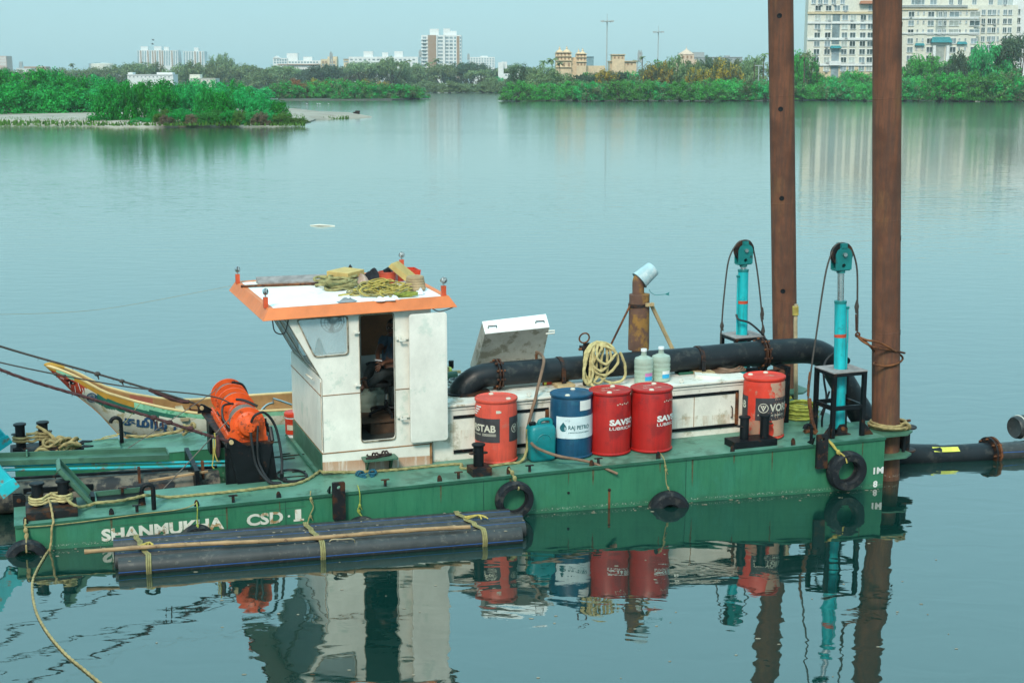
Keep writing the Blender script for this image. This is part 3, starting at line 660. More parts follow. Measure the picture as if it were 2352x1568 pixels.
def canopy(b, x0, x1, y0, y1, mat='tile_teal', out=1.6):
    (X0, Z0), (X1, Z1) = b.xz(x0, y0), b.xz(x1, y1); i = (X1 - X0) * .1; Y = b.Y
    part('canopy', hexa([(X0, Y - out, Z1), (X1, Y - out, Z1), (X1, Y, Z1), (X0, Y, Z1), (X0 + i, Y - .3, Z0), (X1 - i, Y - .3, Z0), (X1 - i, Y, Z0), (X0 + i, Y, Z0)]), mat, b.o)
canopy(b, *[tpx(605, 0)[0], tpx(705, 0)[0], tpx(0, 412)[1], tpx(0, 436)[1]])
canopy(b, tpx(870, 0)[0], tpx(1010, 0)[0], tpx(0, 8)[1], tpx(0, 38)[1], 'tile_red', 2)
for i, yz in enumerate([75, 160, 240, 318, 395, 467, 540, 617]):
    for xz_ in [500, 595, 672, 746, 820, 910, 978, 1050, 1130]:
        if xz_ == 672 and i > 0: continue
        if i == 0 and xz_ in (820, 910): continue
        x, y = tpx(xz_ - i * 3, yz); m = rb.choice(['glass_far', 'grey_pane', 'glass_far', 'blind_far']); b.win(x, y, 12, 11, m)
for xz_ in (460, 520, 570, 640, 720): b.win(*tpx(xz_, 18), 9, 9, 'grey_pane')
# block of flats right
b = Bld('apartment_block', 'pale block of flats at the right edge with teal tiled canopies', 498, 2250)
b.block('wall', 2067, 2246, tpx(0, 62)[1], 'white_warm', 0, 16)
b.block('upper_storey', 2080, 2300, -25, 'white_warm', 3, 16, tpx(0, 62)[1] + 1)
b.block('parapet', 2065, 2222, tpx(0, 50)[1], 'grey_far', -.6, 1, tpx(0, 68)[1])
b.block('wing', 2238, 2345, tpx(0, 45)[1], 'white_warm', 2.5, 20)
b.block('wing', 2340, 2420, -20, 'white_far', 5, 24)
for yz in (88, 165, 300): b.block('cornice', 2066, 2247, tpx(0, yz)[1] - 1.6, 'cream_far' if yz == 88 else 'white_far', -.45, 0, tpx(0, yz)[1] + 1.6)
b.block('bay_back', tpx(1565, 0)[0], tpx(1655, 0)[0], tpx(0, 100)[1], 'blind_far', -.06, 0, tpx(0, 330)[1])
b.block('bay_back', tpx(1560, 0)[0], tpx(1640, 0)[0], tpx(0, 410)[1], 'blind_far', -.06, 0, tpx(0, 560)[1])
canopy(b, tpx(1510, 0)[0], tpx(1700, 0)[0], tpx(0, 335)[1], tpx(0, 385)[1]); canopy(b, tpx(1368, 0)[0], tpx(1455, 0)[0], tpx(0, 390)[1], tpx(0, 412)[1], out=1); canopy(b, tpx(1745, 0)[0], tpx(1838, 0)[0], tpx(0, 376)[1], tpx(0, 400)[1], out=1)
for xz_ in (1540, 1660): b.block('column', tpx(xz_ - 12, 0)[0], tpx(xz_ + 12, 0)[0], tpx(0, 412)[1], 'white_far', -1.2, -.4, tpx(0, 590)[1])
for i, yz in enumerate([130, 210, 290, 370, 448, 525]):
    for xz_, ww_ in [(1340, 12), (1400, 3.5), (1452, 3.5), (1517, 13), (1600, 7), (1645, 6), (1725, 21), (1782, 3.5), (1836, 3.5), (1912, 22)]:
        if i >= 3 and 1550 < xz_ < 1700: continue
        if i >= 3 and ww_ > 20: ww_ = 13
        x, y = tpx(xz_ - i * 4, yz + (8 if ww_ < 4 else 0) - (18 if ww_ < 4 else 0)); b.win(x, y, ww_, 11 if ww_ > 4 else 6.5, rb.choice(['glass_far', 'grey_pane', 'blind_far']) if ww_ > 20 else rb.choice(['glass_far', 'grey_pane']))
    for xz_ in (2010, 2065, 2105, 2145, 2205, 2250):
        x, y = tpx(xz_ - i * 3, yz - 20); b.win(x, y, 8 if xz_ != 2145 else 4, 11, rb.choice(['glass_far', 'grey_pane']), d=2.5)
    for xz_ in (2310, 2350): b.win(*tpx(xz_, yz - 30), 7, 11, 'glass_far', d=5)
for xz_ in (1390, 1450, 1560, 1720, 1800, 1930, 2080, 2210): b.win(*tpx(xz_, 18), 14 if xz_ < 1700 else 9, 10, 'grey_pane', d=3)
# tall tower in the centre
mp_ = lambda x, y: PX('mid', x, y)
b = Bld('apartment_tower', 'tall white tower with brown stripe and balconies standing behind the far bank', 1120, 1013)
b.block('wall', *[mp_(1465, 0)[0], mp_(1808, 0)[0]], mp_(0, 195)[1], 'white_far', 0, 16)
for a, c, yt in ((1535, 1612, 140), (1652, 1710, 138), (1710, 1765, 158)): b.block('roof_block', mp_(a, 0)[0], mp_(c, 0)[0], mp_(0, yt)[1], 'white_far', 3, 10, mp_(0, 196)[1])
b.block('brown_stripe', mp_(1522, 0)[0], mp_(1590, 0)[0], mp_(0, 195)[1], 'brown_far', -.8, 0)
b.block('brown_stripe', mp_(1768, 0)[0], mp_(1790, 0)[0], mp_(0, 205)[1], 'brown_far', -.4, 0)
b.block('white_fin', mp_(1592, 0)[0], mp_(1600, 0)[0], mp_(0, 190)[1], 'white_far', -1.5, 0); b.block('white_fin', mp_(1662, 0)[0], mp_(1668, 0)[0], mp_(0, 190)[1], 'white_far', -1.5, 0)
for i in range(9):
    yz = 220 + i * 30; b.block('balcony', mp_(1462, 0)[0], mp_(1516, 0)[0], mp_(0, yz + 8)[1], 'white_far', -1.3, 0, mp_(0, yz + 15)[1])
    for xz_, ww_ in ((1492, 8), (1628, 11), (1685, 7), (1720, 7), (1754, 4), (1800, 3)): b.win(*mp_(xz_, yz - 2), ww_, 4.6, 'grey_pane' if xz_ < 1740 else 'bluegrey_far', None)
# long white building
b = Bld('office_building', 'long low white building with rooftop blocks left of the tall tower', 1020, 880)
b.block('wall', mp_(843, 0)[0], mp_(1438, 0)[0], mp_(0, 380)[1], 'white_far', 0, 14)
for a, c, yt in ((968, 1048, 333), (1128, 1178, 343), (1232, 1305, 333)): b.block('roof_block', mp_(a, 0)[0], mp_(c, 0)[0], mp_(0, yt)[1], 'white_far', 2, 9, mp_(0, 381)[1])
for yz in (405, 436, 462):
    for xz_ in range(868, 1430, 38): b.win(*mp_(xz_, yz), 5.5 if xz_ % 3 else 3.5, 3.4, 'grey_pane', None)
# hotel with gable, left of it
b = Bld('office_building', 'white stepped building with a small gable left of the long white one', 1060, 690)
b.block('wall', mp_(198, 0)[0], mp_(605, 0)[0], mp_(0, 412)[1], 'white_far', 0, 14); b.block('wing', mp_(198, 0)[0], mp_(318, 0)[0], mp_(0, 392)[1], 'white_far', -1, 10)
for a, c, yt in ((310, 402, 350), (452, 528, 380)): b.block('roof_block', mp_(a, 0)[0], mp_(c, 0)[0], mp_(0, yt)[1], 'white_far', 2, 9, mp_(0, 413)[1])
X0, Z0 = b.xz(*mp_(196, 392)); X1, _ = b.xz(*mp_(262, 392)); _, Zt = b.xz(*mp_(230, 372)); part('gable', prism([(X0, 1058.5, Z0), (X1, 1058.5, Z0), ((X0 + X1) / 2, 1058.5, Zt)], (0, 8, 0)), 'white_far', b.o)
for xz_ in (215, 240, 262, 284, 306): b.win(*mp_(xz_, 408), 4, 4, 'bluegrey_far', None, d=-1); b.win(*mp_(xz_, 430), 4, 4, 'bluegrey_far', None, d=-1)
for xz_ in range(340, 600, 26): b.win(*mp_(xz_, 428), 4, 3.6, 'bluegrey_far', None)
b.block('ledge', mp_(240, 0)[0], mp_(590, 0)[0], mp_(0, 444)[1], 'brown_far', -1.6, 0, mp_(0, 450)[1])
b = Bld('house', 'cream house with pitched front beside the mobile mast', 1050, 728)
b.block('wall', mp_(605, 0)[0], mp_(742, 0)[0], mp_(0, 400)[1], 'cream_far', 0, 10); b.block('roof_block', mp_(660, 0)[0], mp_(742, 0)[0], mp_(0, 378)[1], 'cream_far', 2, 8, mp_(0, 401)[1])
for xz_ in (625, 650, 690, 720): b.win(*mp_(xz_, 425), 4.5, 4, 'brown_far', None); b.win(*mp_(xz_, 450), 4.5, 4, 'grey_pane', None)
b = Bld('house', 'small cream house at the left end of the long white building', 1030, 825); b.block('wall', mp_(800, 0)[0], mp_(842, 0)[0], mp_(0, 402)[1], 'cream_far', 0, 9); b.block('roof_slab', mp_(797, 0)[0], mp_(845, 0)[0], mp_(0, 398)[1], 'brown_far', -.5, 9.5, mp_(0, 402)[1])
for xz_ in (812, 830): b.win(*mp_(xz_, 422), 4, 4, 'grey_pane', None)
# left towers
lp = lambda x, y: PX('l', x, y)
def far_tower(label, x0, x1, yt, blocks, n, rows, Y=1900):
    b = Bld('apartment_tower', label, Y, (lp(x0, 0)[0] + lp(x1, 0)[0]) / 2); b.block('wall', lp(x0, 0)[0], lp(x1, 0)[0], lp(0, yt)[1], 'white_far', 0, 20)
    for a, c, t in blocks: b.block('roof_block', lp(a, 0)[0], lp(c, 0)[0], lp(0, t)[1], 'white_far', 3, 12, lp(0, yt + 1)[1])
    for k in range(n):
        x = x0 + (x1 - x0) * (k + .5) / n; st = rb.random() < .3
        if st: b.block('stripe', lp(x - 5, 0)[0], lp(x + 5, 0)[0], lp(0, yt + 2)[1], 'brown_far', -.5, 0)
        else:
            for j in range(rows): b.win(*lp(x, yt + 8 + j * (560 - yt) / rows), 3.2, 2.3, 'bluegrey_far', None)
far_tower('wide white cluster of flats far behind the left mangroves', 1172, 1520, 432, ((1197, 1258, 398), (1312, 1375, 397), (1397, 1438, 402)), 17, 12)
far_tower('smaller white block of flats right of the wide cluster', 1567, 1745, 440, ((1655, 1692, 408),), 8, 12)
b = Bld('apartment_tower', 'pinkish flats cut by the left edge of the picture', 1700, 0); b.block('wall', -60, lp(52, 0)[0], lp(0, 480)[1], 'pink_far', 0, 20)
for k in range(5):
    for j in range(6): b.win(lp(6 + k * 10, 0)[0], lp(0, 492 + j * 13)[1], 2.2, 2.2, 'white_far', None)
b = Bld('office_building', 'small blue grey glass building far behind the left mangroves', 1500, 220); b.block('wall', lp(757, 0)[0], lp(860, 0)[0], lp(0, 545)[1], 'bluegrey_far', 0, 20); b.block('roof_block', lp(800, 0)[0], lp(835, 0)[0], lp(0, 534)[1], 'bluegrey_far', 4, 12, lp(0, 546)[1])
for k in range(6):
    for j in range(3): b.win(lp(768 + k * 16, 0)[0], lp(0, 556 + j * 14)[1], 3, 2.4, 'grey_far', None)
o = thing('water_tower', 'round pale water tower right of the blue grey glass building', 'water tower', (*atY(lp(895, 0)[0], 200, 1500)[:2], .8), fr='w'); B_ = ROOT[o.name][0]; zt = atY(lp(895, 0)[0], lp(0, 545)[1], 1500)[2]
part('tank', lathe(B_, [(7.5, zt * .55), (13, zt * .66), (13, zt * .96), (0.01, zt)], 16), 'white_warm', o); part('shaft', lathe(B_, [(7, 0), (6, zt * .56)], 12), 'white_warm', o)
def low(label, x0, x1, yt, Y, mat, extra=(), name='low_building'):
    b = Bld(name, label, Y, (x0 + x1) / 2); b.block('wall', x0, x1, yt, mat, 0, 9); b.block('parapet', x0 - .4, x1 + .4, yt - .7, mat, -.3, 9.3, yt + .7)
    for a, c, t in extra: b.block('roof_block', a, c, t, mat, 1, 6, yt + .2)
    for k in range(int((x1 - x0) / 9)): b.win(x0 + 6 + k * 9, yt + 5, 3, 2.6, 'grey_pane', None)
low('low white building above the left mangroves with a raised right end', lp(1088, 0)[0], lp(1480, 0)[0], lp(0, 640)[1], 640, 'white_far', ((lp(1088, 0)[0], lp(1128, 0)[0], lp(0, 620)[1]), (lp(1335, 0)[0], lp(1470, 0)[0], lp(0, 620)[1])))
low('low cream building right of the low white one above the mangroves', lp(1617, 0)[0], lp(1842, 0)[0], lp(0, 672)[1], 640, 'white_warm', ((lp(1617, 0)[0], lp(1705, 0)[0], lp(0, 637)[1]),))
low('grey roofed shed behind the left mangroves', lp(900, 0)[0], lp(1065, 0)[0], lp(0, 636)[1], 760, 'grey_far')
low('white shed at the far left behind the mangroves', lp(140, 0)[0], lp(260, 0)[0], lp(0, 588)[1], 800, 'white_far'); low('pale house with reddish roof at far left', lp(205, 0)[0], lp(390, 0)[0], lp(0, 573)[1], 900, 'pink_far')
low('small white hut among the far trees below the stepped building', mp_(182, 0)[0], mp_(270, 0)[0], mp_(0, 518)[1], 840, 'white_far'); low('second small white hut among the far trees', mp_(296, 0)[0], mp_(372, 0)[0], mp_(0, 497)[1], 840, 'white_far')
low('tiny white shed above the flowering island', mp_(1076, 0)[0], mp_(1128, 0)[0], mp_(0, 570)[1], 800, 'white_far'); low('white shed below the tall tower', mp_(1212, 0)[0], mp_(1248, 0)[0], mp_(0, 526)[1], 830, 'white_far'); low('white hut below the right side of the tall tower', mp_(1578, 0)[0], mp_(1634, 0)[0], mp_(0, 526)[1], 830, 'white_far')
low('tiny blue roofed shed at the far water line', mp_(1472, 0)[0], mp_(1548, 0)[0], mp_(0, 634)[1], 790, 'sticker_blue')
# white hazy block right of the tower
b = Bld('apartment_block', 'hazy white flats with many windows right of the tall tower', 1300, 1108); b.block('wall', mp_(1880, 0)[0], mp_(2092, 0)[0], mp_(0, 383)[1], 'white_far', 0, 14); b.block('roof_block', mp_(1968, 0)[0], mp_(2032, 0)[0], mp_(0, 372)[1], 'white_far', 2, 9, mp_(0, 384)[1])
for k in range(9):
    for j in range(6): b.win(*mp_(1895 + k * 23, 396 + j * 14), 3.4, 2, 'bluegrey_far', None)
b = Bld('river_building', 'bright white angular building by the far water left of the palace', 700, 1165); b.block('wall', mp_(2122, 0)[0], mp_(2168, 0)[0], mp_(0, 428)[1], 'white_far', 0, 8); b.block('wing', mp_(2168, 0)[0], mp_(2300, 0)[0], mp_(0, 524)[1], 'white_far', 0, 8); b.block('stair_block', mp_(2150, 0)[0], mp_(2198, 0)[0], mp_(0, 422)[1], 'white_far', 2, 8, mp_(0, 480)[1])
b.block('roof_slab', mp_(2225, 0)[0], mp_(2320, 0)[0], mp_(0, 488)[1], 'white_far', 0, 7, mp_(0, 495)[1])
for xz_ in (2228, 2262, 2296): b.block('post', mp_(xz_, 0)[0], mp_(xz_ + 6, 0)[0], mp_(0, 495)[1], 'white_far', .5, 1, mp_(0, 524)[1])
for xz_ in (2190, 2240, 2280): b.win(*mp_(xz_, 538), 5, 3, 'grey_pane', None)
# wall at the far water line: each panel
o = thing('river_wall', 'pale panelled wall at the far water line below the white buildings', 'wall', (*onz(1092, 210)[:2], .2), fr='w')
for k in range(12):
    P0 = atY(mp_(1798 + k * 22.6, 0)[0], 205, 760); P1 = atY(mp_(1798 + (k + 1) * 22.6 - 2, 0)[0], 205, 760); zt = atY(1090, mp_(0, 640)[1], 760)[2]
    part('panel', box((P0[0], 760, .1), (P1[0], 760.4, zt)), 'white_warm', o)
# cream palace and its pavilions
tp = lambda x, y: PX('tem', x, y)
def dome(o, X, Y, z, r, h, mat):
    d = part('dome', lathe((X, Y, z), [(r * 1.15, -.3), (r * 1.15, 0), (r, .05), (r * .98, h * .25), (r * .75, h * .6), (r * .3, h * .9), (0.02, h)], 14), mat, o, True)
    part('finial', lathe((X, Y, z + h), [(.25, -.1), (.35, .3), (.1, .6), (.22, .9), (.03, h * .75)], 8), mat, d)
b = Bld('palace', 'cream palace with two tall domed towers above the right bank', 470, 1313, 'palace')
b.block('wall', tp(440, 0)[0], tp(678, 0)[0], tp(0, 378)[1], 'temple', 1, 12); b.block('tower', tp(438, 0)[0], tp(560, 0)[0], tp(0, 312)[1], 'temple', 0, 9); b.block('tower', tp(600, 0)[0], tp(678, 0)[0], tp(0, 322)[1], 'temple', 0, 9)
b.block('gallery', tp(560, 0)[0], tp(600, 0)[0], tp(0, 352)[1], 'temple', 2, 9); b.block('low_wall', tp(678, 0)[0], tp(826, 0)[0], tp(0, 418)[1], 'temple', 2, 9)
for yz in (315, 345, 378, 430): b.block('cornice', tp(434, 0)[0], tp(563, 0)[0], tp(0, yz - 3)[1], 'temple', -.5, 0, tp(0, yz + 2)[1])
for yz in (325, 352, 388): b.block('cornice', tp(597, 0)[0], tp(681, 0)[0], tp(0, yz - 3)[1], 'temple', -.5, 0, tp(0, yz + 2)[1])
for xz_, yz, r_ in ((470, 312, 27), (527, 312, 30), (620, 322, 18), (652, 322, 22)):
    X, z_ = b.xz(*tp(xz_, yz)); k = 470 / F * .574 / 1.96; dome(b.o, X, 474, z_, r_ * k, r_ * k * .85, 'temple')
for xz_ in (455, 482, 510, 540):
    for yz in (330, 362): b.win(*tp(xz_, yz), 3.6, 5, 'brown_far', None)
for xz_ in (612, 638, 664):
    for yz in (338, 368, 408): b.win(*tp(xz_, yz), 3.4, 5, 'brown_far', None, d=0)
for xz_ in (460, 500, 540): b.win(*tp(xz_, 410), 5, 8, 'brown_far', None)
b = Bld('gatehouse', 'cream stepped gatehouse between the two floodlight masts', 480, 1435, 'gatehouse'); b.block('wall', tp(862, 0)[0], tp(1072, 0)[0], tp(0, 385)[1], 'temple', 1, 10); b.block('upper_storey', tp(880, 0)[0], tp(978, 0)[0], tp(0, 332)[1], 'temple', 0, 8); b.block('cornice', tp(874, 0)[0], tp(984, 0)[0], tp(0, 328)[1], 'temple', -.5, 8.5, tp(0, 334)[1]); b.block('cornice', tp(858, 0)[0], tp(1075, 0)[0], tp(0, 380)[1], 'temple', .3, 10.5, tp(0, 386)[1])
for xz_ in (900, 930, 960): b.win(*tp(xz_, 356), 3.6, 5, 'brown_far', None)
for xz_ in range(885, 1060, 30): b.win(*tp(xz_, 406), 3.6, 5, 'brown_far', None, d=1)
b = Bld('pavilion', 'pinkish cream pavilion with a pointed conical roof right of the masts', 476, 1577, 'pavilion'); b.block('wall', tp(1415, 0)[0], tp(1522, 0)[0], tp(0, 335)[1], 'temple_pink', 0, 8); b.block('plinth', tp(1365, 0)[0], tp(1590, 0)[0], tp(0, 412)[1], 'temple_pink', -1, 10); b.block('shoulder', tp(1370, 0)[0], tp(1545, 0)[0], tp(0, 370)[1], 'temple_pink', .5, 9)
X, z_ = b.xz(*tp(1468, 330)); part('roof', lathe((X, 478.5, z_), [(2.75, -.1), (2.75, .12), (2.2, .5), (1.1, 1.2), (.3, 1.75), (.1, 2.0), (.02, 3.0)], 14), 'temple_pink', b.o)
for xz_ in (1438, 1470, 1500): b.win(*tp(xz_, 352), 4, 6, 'brown_far', None)
low('long grey flat building behind the pavilion', tp(1520, 0)[0], tp(1900, 0)[0], tp(0, 352)[1], 700, 'grey_far', ((tp(1520, 0)[0], tp(1605, 0)[0], tp(0, 312)[1]), (tp(1770, 0)[0], tp(1805, 0)[0], tp(0, 338)[1])))
low('small blue grey block right of the palace', tp(680, 0)[0], tp(735, 0)[0], tp(0, 348)[1], 620, 'bluegrey_far')
# floodlight masts and lattice masts
def mast(label, x, yt, Y, yb=215):
    T = atY(x, yt, Y); o = thing('floodlight_mast', label, 'mast', (T[0], Y, .8), fr='w'); h = T[2]
    part('pole', tube([(T[0], Y, .8), (T[0], Y, h)], [.28, .15], 8), 'steel_far', o); part('ring', lathe((T[0], Y, h - .5), [(1.5, 0), (1.5, .2)], 12), 'steel_far', o)
    for k in range(8):
        a = 2 * PI * k / 8; q = part('lamp', box((T[0] + 1.9 * math.cos(a) - .3, Y + 1.9 * math.sin(a) - .3, h - .6), (T[0] + 1.9 * math.cos(a) + .3, Y + 1.9 * math.sin(a) + .3, h - .1)), 'steel_far', o)
    part('spike', tube([(T[0], Y, h - .2), (T[0], Y, h + 2)], .1, 5), 'steel_far', o)
mast('tall grey floodlight mast standing right of the palace', PX('tem', 840, 0)[0], PX('tem', 0, 62)[1], 475); mast('shorter grey floodlight mast left of the pointed pavilion', PX('tem', 1242, 0)[0], PX('tem', 0, 147)[1], 560)
def lattice(label, x, yt, Y, w=1.6):
    T = atY(x, yt, Y); o = thing('lattice_mast', label, 'mast', (T[0], Y, .8), fr='w'); h = T[2]
    for sx, sy in ((-1, -1), (1, -1), (1, 1), (-1, 1)): part('leg', tube([(T[0] + sx * w, Y + sy * w, .8), (T[0] + sx * w * .25, Y + sy * w * .25, h)], .16, 4), 'steel_far', o)
    g = G()
    for k in range(9):
        a = k / 9; c = (k + 1) / 9; wa, wc = w * (1 - .75 * a), w * (1 - .75 * c); s_ = 1 if k % 2 else -1
        for sy in (-1, 1): g += tube([(T[0] - s_ * wa, Y + sy * wa, .8 + (h - .8) * a), (T[0] + s_ * wc, Y + sy * wc, .8 + (h - .8) * c)], .12, 4)
    part('brace', g, 'steel_far', o); part('antenna', box((T[0] - 1, Y - .3, h - 5), (T[0] + 1, Y + .3, h - 1)), 'steel_far', o)
lattice('thin mobile mast in front of the cream house', mp_(693, 0)[0], mp_(0, 335)[1], 900); lattice('lattice mast between gatehouse and pavilion', tp(1098, 0)[0], tp(0, 295)[1], 600, 2); lattice('thin mast just left of the tall tower', mp_(1455, 0)[0], mp_(0, 318)[1], 950, 1.2); lattice('faint pylon above the far left mangroves', lp(178, 0)[0], lp(0, 525)[1], 1100, 3); lattice('tall crane like mast left of the hazy white flats', mp_(1868, 0)[0], mp_(0, 348)[1], 1100, 1.2)
o = thing('street_lamp', 'thin grey lamp post in the bushes near the left rusty pile', 'lamp post', (*atY(1741, 215, 415)[:2], .8), fr='w'); Pb = ROOT[o.name][0]; zt = atY(1741, 151, 415)[2]
part('pole', tube([Pb, (Pb[0], Pb[1], zt)], .14, 6), 'steel_far', o); part('arm', tube([(Pb[0] - 1.2, Pb[1], zt), (Pb[0] + 1.2, Pb[1], zt)], .12, 5), 'steel_far', o)
# things on and by the sandbank
P = onz(820, 268); solo('square_post', joined(box((P[0] - .55, P[1] - .4, -.1), (P[0] + .45, P[1] + .4, .75)), box((P[0] - .25, P[1] - .3, .7), (P[0] + .5, P[1] + .3, .95))), 'black_worn', 'dark square block at the tip of the sandbank', 'block', fr='w')
gg = G(); rg = random.Random(3)
for k in range(5200):
    x = rg.uniform(-60, 800); y = rg.uniform(263, 284) if x < 700 else rg.uniform(263, 270)
    if x > 700 and y > 270.5 - (x - 700) * .02: continue
    if rg.random() < .35 and x < 330 and y > 272: continue
    p = onz(x, y, .55 if x < 700 else .3); hh = rg.uniform(.15, .5); a = rg.uniform(0, PI); w2 = .14
    gg.add([(p[0] - w2 * math.cos(a), p[1] - w2 * math.sin(a), p[2] - .3), (p[0] + w2 * math.cos(a), p[1] + w2 * math.sin(a), p[2] - .3), (p[0] + rg.uniform(-.2, .2), p[1] + rg.uniform(-.2, .2), p[2] + hh - .2)], [(0, 1, 2)])
tag(mk('grass', gg, 'grass', (0, 0, 0), 'w'), 'patchy green grass on the sandbank', 'grass', None, 'stuff')
lit = G()
for k in range(26):
    x = rg.uniform(-20, 700); p = onz(x, rg.uniform(268, 281), .6); s_ = rg.uniform(.05, .16); lit += ball((p[0], p[1], p[2] - .1), (s_, s_, s_ * .6), 6, 4)
tag(mk('litter', lit, 'white_far', (0, 0, 0), 'w'), 'scattered pale litter and stones on the sandbank', 'litter', None, 'stuff')
def bird(label, x, y, Y, sit, group):
    P = atY(x, y, Y) if not sit else onz(x, y); s_ = .55 if sit else 1.2; k_ = .45; c = np.array(P)
    o = thing('bird', label, 'bird', tuple(c), group, fr='w')
    if sit:
        part('body', joined(ball((c[0], c[1], c[2] + .26), (.17, .08, .10), 8, 6), tube([(c[0] - .12, c[1], c[2] + .3), (c[0] - .18, c[1], c[2] + .45), (c[0] - .28, c[1], c[2] + .48)], [.035, .025, .01], 5)), 'white_far', o)
        for q in (-.03, .04): part('leg', tube([(c[0] + q, c[1], c[2] - .1), (c[0] + q, c[1], c[2] + .2)], .012, 4), 'steel_far', o)
    else:
        part('body', ball(c, (.5, .16, .14), 8, 6), 'grey_far', o)
        for q in (-1, 1): part('wing', G().add([c + np.array([.2, 0, .05]), c + np.array([-.25, 0, .05]), c + np.array([-.3, q * .9, .35]), c + np.array([-.1, q * 1.7, .15]), c + np.array([.15, q * .9, .35])], [(0, 1, 2, 3, 4)]), 'grey_far', o)
    return o
for lb, (x, y) in (('upper small grey bird flying above the left white towers', lp(1312, 345)), ('lower small grey bird flying above the left white towers', lp(1307, 380))): bird(lb, x, y, 480, False, 'birds over the towers')
ordinal([(x, bird('white wading bird', *mp_(x, 792), 0, True, 'white birds in the shallows')) for x in (487, 578, 598, 673)], 'white wading bird in the shallows behind the sandbank tip')
ordinal([(x, bird('white wading bird', *mp_(x, y), 0, True, 'white birds by the island')) for x, y in ((1040, 745), (1104, 745), (980, 742))], 'white wading bird at the foot of the mid river island')
P = onz(740, 519); solo('floating_stick', tube([P + np.array([-.5, .1, 0]), P + np.array([-.1, 0, .03]), P + np.array([.52, -.05, 0])], [.03, .055, .03], 6), 'white_warm', 'pale stick floating alone on open water', 'stick', fr='w')
# ------------------------------------------------------------------ the dredger: hull, deck, cabin, engine house, deck fittings
dr = thing('dredger', 'long green cutter suction dredger with white cabin moored on the river', 'dredger', (0, 0, 0))
LN, BM, S0, S1, SU = 11.95, 3.93, .98, 2.88, 2.95
# hull with the ladder slot at the bow
hp = [(0, 0), (LN, 0), (LN, BM), (0, BM), (0, S1), (SU, S1), (SU, S0), (0, S0)]
hull = part('hull', prism([(u, v, -1.5) for u, v in hp], (0, 0, 1.492)), 'hull_green', dr)
dk = part('deck', joined(prism([(u, v, -.008) for u, v in [(-.012, -.012), (SU, -.012), (SU, S0 + .01), (-.012, S0 + .01)]], (0, 0, .008)),
          prism([(u, v, -.008) for u, v in [(-.012, S1 - .01), (SU, S1 - .01), (SU, BM + .012), (-.012, BM + .012)]], (0, 0, .008)),
          prism([(u, v, -.008) for u, v in [(SU, -.012), (LN + .012, -.012), (LN + .012, BM + .012), (SU, BM + .012)]], (0, 0, .008))), 'deck_green', dr)
for u0, u1 in ((0, 10.83), (11.0, LN)): part('deck_lip', box((u0, -.026, -.03), (u1, -.013, .006)), 'green_dark', dr)
for u in (3.35, 6.0, 8.9): part('weld_seam', box((u, -.004, -.9), (u + .012, 0, -.03)), 'green_dark', hull)
part('drain_streak', box((7.77, -.006, -.62), (7.80, -.001, -.36)), 'rust', hull); part('drain_hole', cyl((7.785, -.012, -.35), (7.785, .0, -.35), .022, n=10), 'black_worn', hull); part('drain_hole', cyl((7.2, -.012, -.33), (7.2, .0, -.33), .018, n=10), 'black_worn', hull)
side3 = lambda u0, w0, sl=0.0: (lambda a, b: (u0 + a, -.006, w0 + b + sl * a))
def hull_word(s, u0, u1, w0, h, bold=.045):
    v, f = fit_text(s, u1 - u0, h, bold); return G().add([(u0 + a, -.007, w0 + b) for a, b in v], f)
part('lettering', hull_word('SHANMUKHA', 1.03, 2.56, -.325, .165), 'letter_hull', hull, label='cream painted name on the bow side')
part('lettering', hull_word('CSD', 2.85, 3.32, -.325, .16, .035), 'letter_hull', hull, label='cream painted letters'); part('lettering', hull_word('1', 3.475, 3.555, -.325, .16, .03), 'letter_hull', hull, label='cream painted figure'); part('figure_foot', box((3.455, -.0065, -.325), (3.59, -.0055, -.298)), 'letter_hull', hull)
part('lettering', G().add([(3.395 + .016 * math.cos(t), -.007, -.245 + .016 * math.sin(t)) for t in np.linspace(0, 2 * PI, 13)[:-1]], [tuple(range(12))]), 'letter_hull', hull, label='cream painted dot')
part('draught_mark', hull_word('1M', 11.785, 11.945, -.535, .10), 'letter_white', hull); part('draught_mark', hull_word('8', 11.79, 11.86, -.735, .10), 'letter_white', hull)
for (u0, u1, w0, w1) in ((1.0, 2.6, -.135, -.131), (2.82, 3.62, -.135, -.131)): part('name_border', box((u0, -.005, w0), (u1, -.001, w1)), 'deck_mid', hull)
rrn = random.Random(8)
for u in (1.16, 3.28, 4.03, 5.42, 6.38, 7.2, 7.55, 8.52, 9.62, 10.2, 10.9, 11.6, 2.6, 9.0):
    l_ = rrn.uniform(.12, .42); w_ = rrn.uniform(.006, .016); part('rust_run', prism([(u - w_, -.004, -.03), (u + w_, -.004, -.03), (u + w_ * .8, -.004, -.03 - l_ * .5), (u + rrn.uniform(-.004, .004), -.004, -.03 - l_), (u - w_ * .7, -.004, -.03 - l_ * .6)], (0, .003, 0)), 'rust_run', hull)
# stern brackets of the near spud
for w0 in (-.03, -.37): part('spud_bracket', prism([(u, v, w0) for u, v in [(11.96, .06), (12.35, .06), (12.52, .2), (12.52, .75), (12.3, .95), (11.96, .95)]], (0, 0, .028)), 'deck_mid', dr)
for w0 in (-.03, -.37): part('spud_bracket', prism([(u, v, w0) for u, v in [(11.96, 2.95), (12.35, 2.95), (12.55, 3.15), (12.55, 3.65), (12.35, 3.85), (11.96, 3.85)]], (0, 0, .028)), 'deck_mid', dr)
rl = part('roller', lathe((12.62, .55, -.40), [(.17, 0), (.17, .02), (.085, .03), (.085, .34), (.17, .35), (.17, .37), (.02, .375)], 18), 'black_worn', dr, True)
part('pin', cyl((12.45, .3, -.42), (12.45, .3, .0), .025, n=8), 'black_paint', dr)
